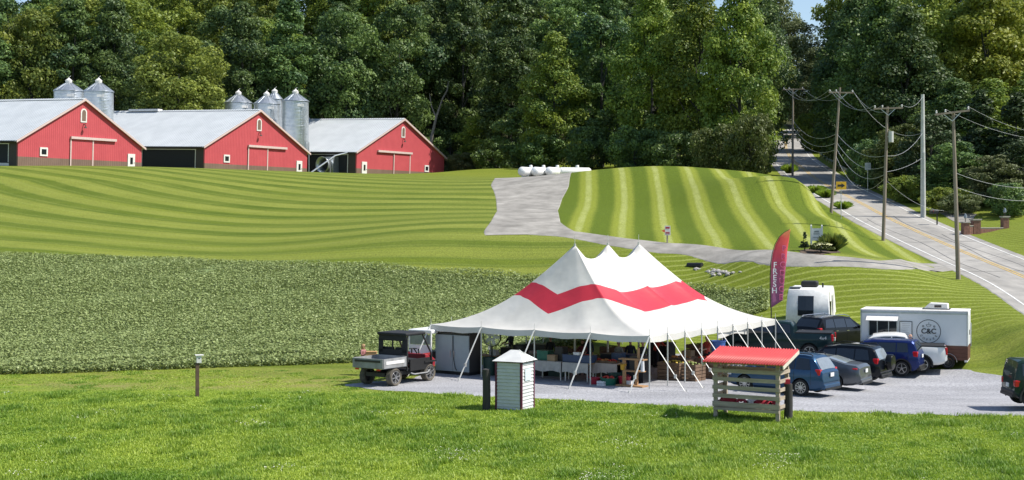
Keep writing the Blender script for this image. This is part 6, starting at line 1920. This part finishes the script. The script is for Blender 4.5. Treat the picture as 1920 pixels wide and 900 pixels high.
# ------------------------------------------------------------------ utility poles and lines
M_pole_w = mat('pole_timber', (0.3, 0.25, 0.2), 0.9, (0.19, 0.155, 0.125), 3, 6, stretch=(2, 2, .2))
M_conc = mat('steel_pole', (0.55, 0.55, 0.54), 0.55, (0.44, 0.44, 0.43), 2, 4)
M_wire = mat('wire', (0.5, 0.51, 0.52), 0.5, metal=.3)
ENDS = {}
def upole(key, px, py, d, tpx_, tpy, label, arm=None, m=None, box=None, r=.15):
    s = F / d
    b = pix(px, py, d); top = pix(tpx_, tpy, d)
    t = thing('steel_pole' if m else 'utility_pole', label, 'utility pole', (b.x, b.y, gz(b.x, b.y) - .15), 0, None if m else 'timber utility poles')
    lo = Vector((0, 0, 0)); hi = top - t.location
    MB().tube([lo, lo.lerp(hi, .5), hi], [r, r * .85, r * .62], 12).build('shaft', m or M_pole_w, t, 40)
    ENDS[key] = {'top': top}
    if arm:
        a0, a1 = arm     # pixel ends of the crossarm
        A0 = pix(a0[0], a0[1], d - .15) - t.location; A1 = pix(a1[0], a1[1], d - .15) - t.location
        MB().bar(A0, A1, .12, .12).build('crossarm', M_pole_w, t)
        mid = (A0 + A1) / 2
        for e in (A0, A1):
            MB().bar(mid + Vector((0, 0, -.55)), mid.lerp(e, .5) + Vector((0, 0, -.05)), .04).build('brace', M_galv, t)
        for k, u in enumerate((.04, .3, .96)):
            q = A0.lerp(A1, u)
            MB().lathe([(.03, .05), (.07, .1), (.05, .16), (.07, .2), (.03, .26)], 10, q).build('insulator', M_conc, t, 40)
            ENDS[key]['i%d' % k] = q + t.location + Vector((0, 0, .26))
    if box:
        q = lo.lerp(hi, box)
        MB().tube([q + Vector((.32, -.1, -.45)), q + Vector((.32, -.1, .4))], .2, 12).build('transformer', M_conc, t, 40)
        MB().bar(q, q + Vector((.3, -.1, 0)), .08).build('bracket', M_galv, t)
    ENDS[key]['mid'] = t.location + lo.lerp(hi, .64); ENDS[key]['low'] = t.location + lo.lerp(hi, .52)
    return t
upole('p1', 1797, 526, 89.4, 1787, 209, 'nearest timber utility pole, at the drive entrance, with a tilted crossarm', ((1753, 215), (1818, 207)))
upole('p2', 1656, 449, 109.5, 1664, 200, 'timber utility pole with a grey transformer, second nearest', ((1638, 204), (1693, 202)), box=.78)
upole('p3', 1558, 373, 126.5, 1575, 164, 'leaning timber utility pole beside the yellow arrow sign', ((1554, 173), (1600, 174)))
upole('p4', 1486, 322, 172, 1487, 166, 'farthest timber utility pole at the bend of the road', ((1468, 168), (1506, 167)))
st = upole('s1', 1731, 386, 124, 1730, 177, 'tall pale steel pole on the right road verge', None, M_conc, r=.24)
o = MB().tube([(-.02, -.3, 0), (-.02, -.3, 5.9)], .1, 10).build('cable_riser', M_conc, st, 40)
# buried foot sleeves
def wire(a, b, sag, label, r=.022, n=14):
    a, b = Vector(a), Vector(b)
    pts = [a.lerp(b, i / n) - Vector((0, 0, sag * 2.9 * (i / n) * (1 - i / n))) for i in range(n + 1)]
    o = MB().tube([p - a for p in pts], r * .5, 5).build('power_line', M_wire, None, 60)
    o.location = a
    tag(o, label, 'power line', 'overhead lines')
E = ENDS
wood4 = pix(1440, 190, 205)
for k, dz in enumerate((0, -.9, -1.7)):
    wire(E['p4']['i0'] + Vector((0, 0, dz)), wood4 + Vector((0, 0, dz - .5)), 1.0, ('upper', 'middle', 'lower')[k] + ' line from the farthest pole into the trees at left', .026)
for k, s_ in enumerate(('left', 'middle', 'right')):
    wire(E['p4']['i%d' % k], E['p3']['i%d' % k], 1.8, s_ + ' crossarm line between the farthest and the leaning pole', .024)
    wire(E['p3']['i%d' % k], E['p2']['i%d' % k], 1.3 + .2 * k, s_ + ' crossarm line between the leaning pole and the transformer pole', .021)
for k, (z, lb) in enumerate(((0, 'upper'), (-.8, 'middle'), (-1.4, 'lower'))):
    wire(E['p4']['mid'] + Vector((0, 0, z)), E['p3']['mid'] + Vector((0, 0, z)), 1.6, lb + ' service cable between the farthest and the leaning pole', .03)
    wire(E['p3']['mid'] + Vector((0, 0, z)), E['p2']['mid'] + Vector((0, 0, z)), 1.1 + .35 * k, lb + ' service cable between the leaning pole and the transformer pole', .028)
wire(E['p3']['low'] + Vector((0, 0, -.6)), E['p2']['low'] + Vector((0, 0, -.4)), 2.6, 'deeply sagging cable below the others between leaning and transformer poles', .026)
wire(E['p2']['i2'], E['s1']['top'] + Vector((0, 0, -.2)), .7, 'highest line from the transformer pole to the steel pole', .022)
wire(E['p3']['i2'], E['s1']['top'] + Vector((0, 0, -6.6 + 3.2)), 2.2, 'long line from the leaning pole to the steel pole', .022)
wire(E['p2']['mid'], E['s1']['top'] + Vector((0, 0, -3.4)), .9, 'middle cable from the transformer pole to the steel pole', .024)
wire(E['p2']['low'], E['s1']['top'] + Vector((0, 0, -5.6)), .3, 'low cable from the transformer pole to the steel pole', .024)
wire(E['p2']['low'] + Vector((0, 0, -.6)), pix(1770, 395, 118), .8, 'lowest cable dropping from the transformer pole to the right verge', .022)
for k, (q, lb) in enumerate(((pix(2040, 245, 108), 'upper'), (pix(2040, 258, 108), 'second'))):
    wire(E['p1']['i2'] if k == 0 else E['p1']['i1'], q, 1.2, lb + ' line leaving the nearest pole past the right frame edge', .019)
for k, (z, q, lb) in enumerate(((0, pix(2040, 330, 106), 'upper'), (-.9, pix(2040, 352, 106), 'lower'))):
    wire(E['p1']['mid'] + Vector((0, 0, z)), q, 1.3, lb + ' heavy cable leaving the nearest pole past the right frame edge', .024)
# ------------------------------------------------------------------ roadside signs, guardrail, pillars, mailbox
def sign_post(px, py, d): 
    b = pix(px, py, d); return Vector((b.x, b.y, gz(b.x, b.y) - .05))
loc = sign_post(1577, 388, 123)
t = thing('arrow_sign', 'yellow arrow warning sign beside the leaning utility pole', 'sign', loc)
s = F / 123
zb = HC + (HZ - 348) / s - loc.z
MB().tube([(0, 0, 0), (0, 0, zb + .4)], .03, 8).build('post', M_galv, t)
yel = mat('sign_yellow', (.72, .42, .02), .5)
bo = MB().box((0, -.05, zb), (.9, .02, .7)).build('board', yel, t)
MB().prism([(-.32, zb - .09), (.02, zb - .09), (.02, zb - .2), (.34, zb), (.02, zb + .2), (.02, zb + .09), (-.32, zb + .09)], -.068, -.062).build('arrow', M_ink, bo)
loc = sign_post(1627, 345, 146)
t = thing('sign_back', 'grey back of a square road sign against the dark wood', 'sign', loc)
zb = HC + (HZ - 312) * 146 / F - loc.z
MB().tube([(0, 0, 0), (0, -.0, zb + .3)], .035, 8).build('post', M_galv, t); MB().box((0, -.05, zb), (.62, .02, .75)).build('board', M_galv, t)
# small white and red sign beside the drive
loc = gpix(1251, 456)
t = thing('property_sign', 'small white sign with red print on a short post below the mound', 'sign', loc)
MB().box((0, 0, .5), (.1, .1, 1.1)).build('post', M_old, t); MB().box((0.02, -.07, .92), (.42, .02, .7)).build('board', M_trim, t)
for z, h in ((1.12, .12), (.78, .07), (.68, .05)): MB().box((.02, -.086, z), (.3, .008, h)).build('print_band', P_red, t)
fl_ = MB().add([(-.18, -.1, 1.0), (-.45, -.1, .9), (-.18, -.1, .78)], [(0, 1, 2)]); fo = fl_.build('orange_flag', mat('orange_cloth', (.7, .1, .03), .8), t); fo.modifiers.new('s', 'SOLIDIFY').thickness = .01
# estate sign with planting
loc = gpix(1531, 467)
t = thing('farm_sign', 'white painted sign board between two white posts in a planted bed', 'sign', loc, R(-8))
ds = loc.y / F
for x in (-.36, .36):
    MB().box((x, 0, .78), (.12, .12, 1.62)).build('post', M_tank, t)
    MB().add([(x - .06, -.06, 1.59), (x + .06, -.06, 1.59), (x + .06, .06, 1.59), (x - .06, .06, 1.59), (x, 0, 1.7)], [(0, 1, 4), (1, 2, 4), (2, 3, 4), (3, 0, 4)]).build('post_cap', M_tank, t)
sb_ = MB().box((0, -.01, 1.0), (.6, .05, .85)).build('board', M_tank, t)
for z, w_, h in ((1.22, .3, .05), (1.16, .38, .03), (1.04, .42, .05), (.8, .44, .03)): MB().box((0, -.04, z), (w_, .008, h)).build('print_line', mat('sign_print', (.1, .13, .14), .8), sb_)
def small_plant(px, py, name, label, kind, hh, ww, m, cat):
    q = gpix(px, py)
    if kind == 'grass':
        n = 900; r = np.random.default_rng(5)
        a = r.uniform(0, 6.28, n); ln = r.uniform(.1, 1, n) * ww; h = hh * r.uniform(.6, 1.05, n) * (1 - .35 * (ln / ww) ** 2)
        x0 = np.cos(a) * .35 * r.uniform(0, 1, n); y0 = np.sin(a) * .15 * r.uniform(0, 1, n); w = .007
        z = np.zeros(n)
        P0 = np.stack([x0 - w, y0, z], 1); P1 = np.stack([x0 + w, y0, z], 1)
        P2 = np.stack([x0 + np.cos(a) * ln * .4 + w * .8, y0 + np.sin(a) * ln * .4, h * .7], 1); P3 = np.stack([x0 + np.cos(a) * ln, y0 + np.sin(a) * ln, h], 1)
        v = np.stack([P0, P1, P2, P3], 1).reshape(-1, 3)
        t = thing(name, label, cat, q); link('blade_tuft', npmesh('blade_tuft', v, np.arange(n * 4), 4, m, {'var': np.repeat(r.uniform(0, 1, n), 4)}), t)
    else:
        tt, v, idx, var = tree_mesh(hash(name) % 50 + 3 if False else len(name), hh, ww, .03, 22, 1500, .11, 'cone' if kind == 'cone' else 'round', limbs=3)
        t = thing(name, label, cat, q); link('stem', tt.mesh('stem', M_bark), t); link('foliage', npmesh('foliage', v, idx, 4, m, {'var': var}), t)
        if kind == 'flower':
            n = 70; r = np.random.default_rng(2)
            a = r.uniform(0, 6.28, n); u = np.sqrt(r.uniform(0, 1, n))
            c = np.stack([np.cos(a) * u * ww * .95, np.sin(a) * u * ww * .95, hh * (.75 + .28 * np.sqrt(1 - u ** 2))], 1)
            nn = np.tile([[0, -.3, .95]], (n, 1)); v, idx = leaf_quads(c, nn / np.linalg.norm(nn, axis=1, keepdims=True), np.full(n, .2), r)
            o = link('blossom', npmesh('blossom', v, idx, 4, mat('cream_blossom', (.55, .55, .3), .8)), t); o['kind'] = 'stuff'
    return t
small_plant(1508, 470, 'cone_shrub', 'small dark cone shaped evergreen left of the white sign', 'cone', 1.25, .33, LF['pine'], 'shrub')
small_plant(1541, 474, 'flower_shrub', 'low rounded shrub with cream blossom under the white sign', 'flower', .62, .72, LF['shrub'], 'shrub')
small_plant(1560, 471, 'ornamental_grass', 'fountain of tall ornamental grass right of the white sign', 'grass', 1.3, .85, LF['mid'], 'plant')
tag(patch('mulch_bed', [gpix(*p) for p in ((1498, 471), (1520, 466), (1570, 468), (1576, 474), (1540, 479), (1505, 476))], mat('mulch', (.09, .06, .04), .95), .02, .4, .06), None, kind='structure')

small_plant(1480, 325, 'grass_tuft', 'tall grass tuft at the foot of the farthest utility pole', 'grass', 1.3, 1.0, M_grass, 'plant')
small_plant(1548, 371, 'grass_tuft', 'tall grass tuft left of the foot of the leaning pole', 'grass', 1.0, .9, M_grass, 'plant')
small_plant(1530, 362, 'grass_tuft', 'tall grass tuft on the bank left of the leaning pole', 'grass', .9, 1.0, M_grass, 'plant')
small_plant(1580, 392, 'grass_tuft', 'tall grass tuft at the post of the yellow arrow sign', 'grass', .8, .8, M_grass, 'plant')
# guardrail along the right side of the road
gpts = []
for y in np.linspace(140, 214, 22):
    x = float(np.interp(y, [q[1] for q in ROADC], [q[0] for q in ROADC])) + 4.5
    gpts.append(Vector((x, y, gz(x, y))))
t = thing('guardrail', 'steel guardrail curving along the right side of the road', 'guardrail', gpts[0])
rl = [p - gpts[0] + Vector((0, 0, .62)) for p in gpts]
MB().grid([[(p.x, p.y, p.z - .16), (p.x - .05, p.y, p.z - .08), (p.x, p.y, p.z), (p.x - .05, p.y, p.z + .08), (p.x, p.y, p.z + .16)] for p in rl]).build('rail', M_galv, t, 60)
for p in rl[::1]: MB().box((p.x + .08, p.y, p.z - .35), (.12, .12, .9)).build('post', M_old, t)
e = pix(1674, 372, 121)
t = thing('object_marker', 'orange and black striped marker board at the near end of the guardrail', 'marker', (gpts[0].x + .1, 139.3, gz(gpts[0].x, 139.3)))
MB().box((0, 0, .4), (.07, .07, .9)).build('post', M_galv, t)
bo = MB().box((0, -.06, .6), (.55, .03, .85)).build('board', mat('marker_orange', (.5, .13, .05), .6), t)
for k in range(3): MB().prism([(-.26, .3 + .27 * k), (.26, .48 + .27 * k), (.26, .58 + .27 * k), (-.26, .4 + .27 * k)], -.082, -.077).build('stripe', M_ink, bo)
# mailbox
loc = sign_post(1757, 392, 119)
t = thing('mailbox', 'black mailbox on a post in the right verge', 'mailbox', loc)
MB().box((0, 0, .5), (.1, .1, 1.15)).build('post', M_dkpost, t)
o = MB().prism([(.02 + .17 * math.cos(a), 1.2 + .17 * math.sin(a)) for a in np.linspace(0, math.pi, 9)] + [(-.15, 1.02), (.19, 1.02)], -.5, .2)
o.v = [(q[1] - .1, q[0], q[2]) for q in o.v]; o.build('box', V_blk, t); MB().box((-.35, -.16, 1.25), (.03, .02, .14)).build('flag', P_red, t)
# brick pillars and wall
M_brick = mat('brick_red', (.27, .13, .095), .9, (.17, .085, .065), 5, 4); M_cap = mat('cap_stone', (.4, .37, .33), .9); M_mort = mat('mortar', (.32, .3, .27), .95)
def brick_face(t, w, h, d, z0=0.0):
    MB().box((0, 0, z0 + h / 2), (w - .02, d - .02, h)).build('core', M_mort, t)
    ro = MB(); nr = int(h / .11)
    for k in range(nr):
        z = z0 + .055 + k * .11
        for sx_, wd, ax in ((-1, w, 0), (1, w, 0), (-1, d, 1), (1, d, 1)):
            nbk = max(1, round(wd / .27)); L_ = wd / nbk
            for j in range(nbk):
                u = -wd / 2 + L_ * (j + .5)
                ro.box((u, sx_ * d / 2, z) if ax == 0 else (sx_ * w / 2, u, z), (L_ - .015, .03, .095) if ax == 0 else (.03, L_ - .015, .095))
    o = ro.build('brickwork', M_brick, t); o['kind'] = 'stuff'
def pillar(px, py, d, w, h, label, lantern=False):
    q = pix(px, py, d); q = Vector((q.x, q.y, gz(q.x, q.y) - .05))
    t = thing('brick_pillar', label, 'pillar', q, R(8), 'brick gate pillars')
    brick_face(t, w, h, w)
    MB().box((0, 0, h + .05), (w + .14, w + .14, .1)).build('cap', M_cap, t)
    if lantern:
        MB().tube([(0, 0, h + .1), (0, 0, h + .35)], .03, 6).build('lantern_stem', V_blk, t); MB().lathe([(.06, h + .35), (.13, h + .42), (.11, h + .65), (.02, h + .78)], 8).build('lantern', V_lglass, t, 30)
    return q
qa = pillar(1810, 417, 113, .5, 1.0, 'short brick pillar with a lantern, leftmost at the side drive', True)
qb = pillar(1829, 417, 113.6, .62, 1.15, 'broad brick pillar second from the left at the side drive')
qc = pillar(1884, 417, 115, .5, .95, 'brick pillar with a lantern at the right end of the wall', True)
for a, b, h, lb in ((qa, qb, .75, 'short low brick wall joining the two left pillars'), (qb, qc, .5, 'low dark brick wall between the broad pillar and the right pillar')):
    c = (a + b) / 2; w_ = (b - a).length - .56
    t = thing('brick_wall', lb, 'wall', Vector((c.x, c.y, min(a.z, b.z))), math.atan2(b.y - a.y, b.x - a.x))
    brick_face(t, max(w_, .2), h, .26); MB().box((0, 0, h + .03), (max(w_, .2), .34, .06)).build('coping', M_cap, t)

# rock lined drain and pipe
q = gpix(1335, 507)
M_rock = mat('limestone', (.45, .43, .4), .9, (.28, .27, .25), 3, 6, bump=.6)
rk = []
rr = random.Random(9)
me_r = []
for s_ in range(4):
    bm = bmesh.new(); bmesh.ops.create_icosphere(bm, subdivisions=1, radius=1)
    for v in bm.verts: v.co *= rr.uniform(.7, 1.15); v.co.z *= .6
    m0 = bpy.data.meshes.new('rock'); bm.to_mesh(m0); bm.free(); m0.materials.append(M_rock); me_r.append(m0)
t = thing('stone_drain', 'scatter of pale stones at a drain outlet in the lawn behind the tent', 'stones', q)
for k in range(46):
    u = rr.gauss(0, 1); px_ = 1345 + 17 * u; py_ = 510 + rr.gauss(0, 2.2) + (px_ - 1345) * .05
    g_ = gpix(px_, py_)
    o = link('rock', me_r[k % 4], t); o.location = g_ - q; o.scale = (rr.uniform(.08, .24),) * 3; o.rotation_euler = (0, 0, rr.uniform(0, 6))
g_ = gpix(1308, 501) - q
MB().tube([g_ + Vector((-.6, .6, .1)), g_ + Vector((.3, -.1, .12))], .2, 12).build('drain_pipe', V_blk, t, 40)

# ------------------------------------------------------------------ people
M_skin = mat('skin', (.48, .28, .2), .6); M_skin2 = mat('skin_shade', (.36, .2, .14), .6)
def person(label, loc, rz, shirt, trousers, hair, pose='stand', H=1.72, long_hair=False, shoes=None):
    k = H / 1.72
    J = {}; ED = []; RD = {}
    def j(n, p, r, par=None):
        J[n] = Vector(p) * k; RD[n] = r * k
        if par: ED.append((par, n))
    hipz = .92; sit = pose == 'sit'; bend = pose == 'bend'
    if sit: hipz = .5
    ty = -.22 if bend else (-.04 if sit else 0)      # forward is -y
    j('pelvis', (0, 0, hipz), .15); j('waist', (0, ty * .25, hipz + .17), .135, 'pelvis'); j('chest', (0, ty * .75, hipz + .38), .16, 'waist'); j('neck0', (0, ty, hipz + .55), .085, 'chest'); j('neck', (0, ty * 1.1, hipz + .6), .058, 'neck0'); j('headb', (0, ty * 1.2 - .01, hipz + .66), .075, 'neck')
    for s_, S__ in ((-1, 'r'), (1, 'l')):
        j('sh' + S__, (s_ * .17, ty * .95, hipz + .5), .07, 'chest')
        if pose == 'stand': el, ha = (s_ * .24, .03, hipz + .22), (s_ * .23, -.06, hipz - .02)
        elif pose == 'box': el, ha = (s_ * .24, -.05, hipz + .24), (s_ * .13, -.32, hipz + .26)
        else: el, ha = (s_ * .24, ty - .12, hipz + .27), (s_ * .17, ty - .36, hipz + .22)
        j('el' + S__, el, .048, 'sh' + S__); j('wr' + S__, ha, .032, 'el' + S__)
        d = (Vector(ha) - Vector(el)).normalized(); pm = Vector(ha) + d * .07
        j('pm' + S__, pm, .034, 'wr' + S__)
        sd = d.cross(Vector((1, 0, 0))).normalized() if abs(d.x) < .9 else Vector((0, 0, 1))
        for f in range(4):
            b = pm + d * .035 + sd * (f - 1.5) * .02; j('f%d%s' % (f, S__), b, .01, 'pm' + S__); L_ = (.05, .06, .056, .042)[f]
            j('g%d%s' % (f, S__), b + d * L_ + Vector((0, 0, -.02)), .008, 'f%d%s' % (f, S__))
        th = Vector(ha) + d * .03 - sd * .035 ; j('t' + S__, th, .011, 'wr' + S__); j('u' + S__, th + d * .04 - sd * .015, .009, 't' + S__)
        j('hp' + S__, (s_ * .1, 0, hipz - .06), .105, 'pelvis')
        if sit: kn, an = (s_ * .12, -.42, hipz - .03), (s_ * .12, -.44, .09)
        else: kn, an = (s_ * .11, -.02, hipz * .53), (s_ * .12, .03, .09)
        j('kn' + S__, kn, .068, 'hp' + S__); j('an' + S__, an, .045, 'kn' + S__); j('to' + S__, (an[0], an[1] - .17, .04), .04, 'an' + S__)
    names = list(J); ix_ = {n: i for i, n in enumerate(names)}
    me = bpy.data.meshes.new('body'); me.from_pydata([J[n] for n in names], [(ix_[a], ix_[b]) for a, b in ED], [])
    o = bpy.data.objects.new('tmp', me); COL.objects.link(o)
    md = o.modifiers.new('skin', 'SKIN'); md.use_smooth_shade = True
    sv = me.skin_vertices[0].data
    for n in names: sv[ix_[n]].radius = (RD[n], RD[n] * (.72 if n in ('chest', 'waist', 'pelvis') else 1))
    sv[0].use_root = True
    sb = o.modifiers.new('sub', 'SUBSURF'); sb.levels = 1; sb.render_levels = 1
    bpy.context.view_layer.update()
    m2 = bpy.data.meshes.new_from_object(o.evaluated_get(bpy.context.evaluated_depsgraph_get()))
    bpy.data.objects.remove(o)
    # head joined to the body
    hc = J['headb'] + Vector((0, -.01, .075)) * k
    bm = bmesh.new(); bm.from_mesh(m2)
    r0 = bmesh.ops.create_uvsphere(bm, u_segments=14, v_segments=10, radius=.105 * k)
    for v in r0['verts']:
        v.co.x *= .78; v.co.z *= 1.2; v.co.y *= .95
        if v.co.z < -.02: v.co.x *= .86
        v.co += hc
    for dx, dy, dz, r_ in ((0, -.105, -.012, .018), (-.083, 0, 0, .022), (.083, 0, 0, .022), (0, -.092, -.06, .02)):
        rs = bmesh.ops.create_icosphere(bm, subdivisions=1, radius=r_ * k)
        for v in rs['verts']: v.co = v.co + hc + Vector((dx, dy, dz)) * k
    bm.to_mesh(m2); bm.free()
    m2.materials.clear()
    for m_ in (M_skin, shirt, trousers, shoes or V_blk, hair): m2.materials.append(m_)
    hzk = hipz * k
    anch = [(J[n], n) for n in names] + [(hc, 'head')]
    for p in m2.polygons:
        c = p.center
        n = min(anch, key=lambda a: (a[0] - c).length_squared)[1]
        mi = 0
        if n in ('pelvis', 'waist', 'chest', 'neck0', 'shr', 'shl', 'elr', 'ell'): mi = 1
        if n == 'pelvis' and c.z < hzk - .0: mi = 2
        if n in ('hpr', 'hpl', 'knr', 'knl'): mi = 2
        if n in ('anr', 'anl', 'tor', 'tol'): mi = 3
        if n == 'head' and ((c - hc).z > .035 * k + (c - hc).y * -.35 or (c - hc).y > .045 * k): mi = 4
        p.material_index = mi; p.use_smooth = True
    t = thing('person', label, 'person', loc, rz)
    link('body', m2, t)
    if long_hair:
        MB().lathe([(.02, .1), (.09, .06), (.1, -.04), (.085, -.16), (.04, -.26)], 12, hc + Vector((0, .035 * k, 0))).build('hair', hair, t, 60)
    e = MB()
    for s_ in (-1, 1): e.lathe([(.012, -.006), (.001, -.012)], 8, hc + Vector((s_ * .034, -.098, .012)) * 1.0 if False else hc + Vector((s_ * .034 * k, -.094 * k, .012 * k)), 'y')
    e.build('eyes', V_blk, t)
    return t
def cloth(n, c): return mat('cloth_' + n, c, .9, tuple(q * .75 for q in c), 8)
hair_d = cloth('dark_hair', (.02, .016, .013)); hair_g = cloth('grey_hair', (.5, .48, .45)); hair_b = cloth('blond_hair', (.4, .26, .12))
ud = math.atan2
person('child with fair hair in a pink top holding a box behind the grey cargo bed', Vector((gpix(681, 703).x, gpix(681, 703).y, 0)), R(60), cloth('pink', (.45, .2, .2)), cloth('navy', (.03, .04, .08)), hair_b, 'box', 1.25 * 1.15, True)
q = gpix(681, 703)
crate(Vector((q.x + .42, q.y - .2, .86)), .5, .3, .26, mat('orange_carton', (.6, .34, .16), .8), 'orange brown carton held above the cargo bed by the child', 0, False, 'carton', 'carton')
pp = Vector((19.8, 69.6, 0)); pp.z = gz(pp.x, pp.y) + .02
person('bald person in a white shirt standing at the coffee trailer menu', pp, R(200), cloth('white', (.7, .7, .68)), cloth('denim', (.06, .09, .16)), M_skin, 'stand', 1.8)
pq = Vector((org.x + .95, org.y - .75, 0)); pq.z = gz(pq.x, pq.y) + .02
person('dark haired person ordering at the coffee trailer hatch', pq, R(175), cloth('charcoal', (.04, .04, .05)), cloth('denim', (.06, .09, .16)), hair_d, 'stand', 1.7)
for px, b, pose, sh_, lb, hh in ((1032, 4.2, 'stand', (.02, .025, .03), 'person in black behind the green bin in the tent', 1.66), (1092, 3.6, 'reach', (.12, .02, .03), 'person in a dark red top behind the navy bins', 1.62),
        (1104, 4.4, 'stand', (.03, .05, .1), 'person in dark blue beside the person in dark red', 1.75), (1160, 3.6, 'stand', (.3, .3, .3), 'person in a pale grey top behind the tomato trays', 1.68),
        (1182, 4.3, 'stand', (.025, .03, .05), 'person in navy behind the pine shelf stand', 1.72), (1205, 3.4, 'stand', (.03, .03, .035), 'person in black near the front right tent corner', 1.78),
        (958, 5.2, 'reach', (.02, .02, .024), 'shopper in black at the left of the tent behind the hut roof', 1.74), (1229, 8.4, 'bend', (.5, .05, .04), 'shopper in bright red bending at the back of the tent', 1.66),
        (1326, 8.0, 'reach', (.55, .09, .07), 'shopper in a coral red jacket by the right side poles', 1.74)):
    person(lb, tl(tpx(px, b), b), TA + R(random.uniform(-25, 25)) + (math.pi if b > 8 else 0), cloth('top_%d' % px, sh_), cloth('dark_trousers', (.02, .022, .03)), hair_d if b < 8 else hair_b, pose, hh, px in (1092, 1229))
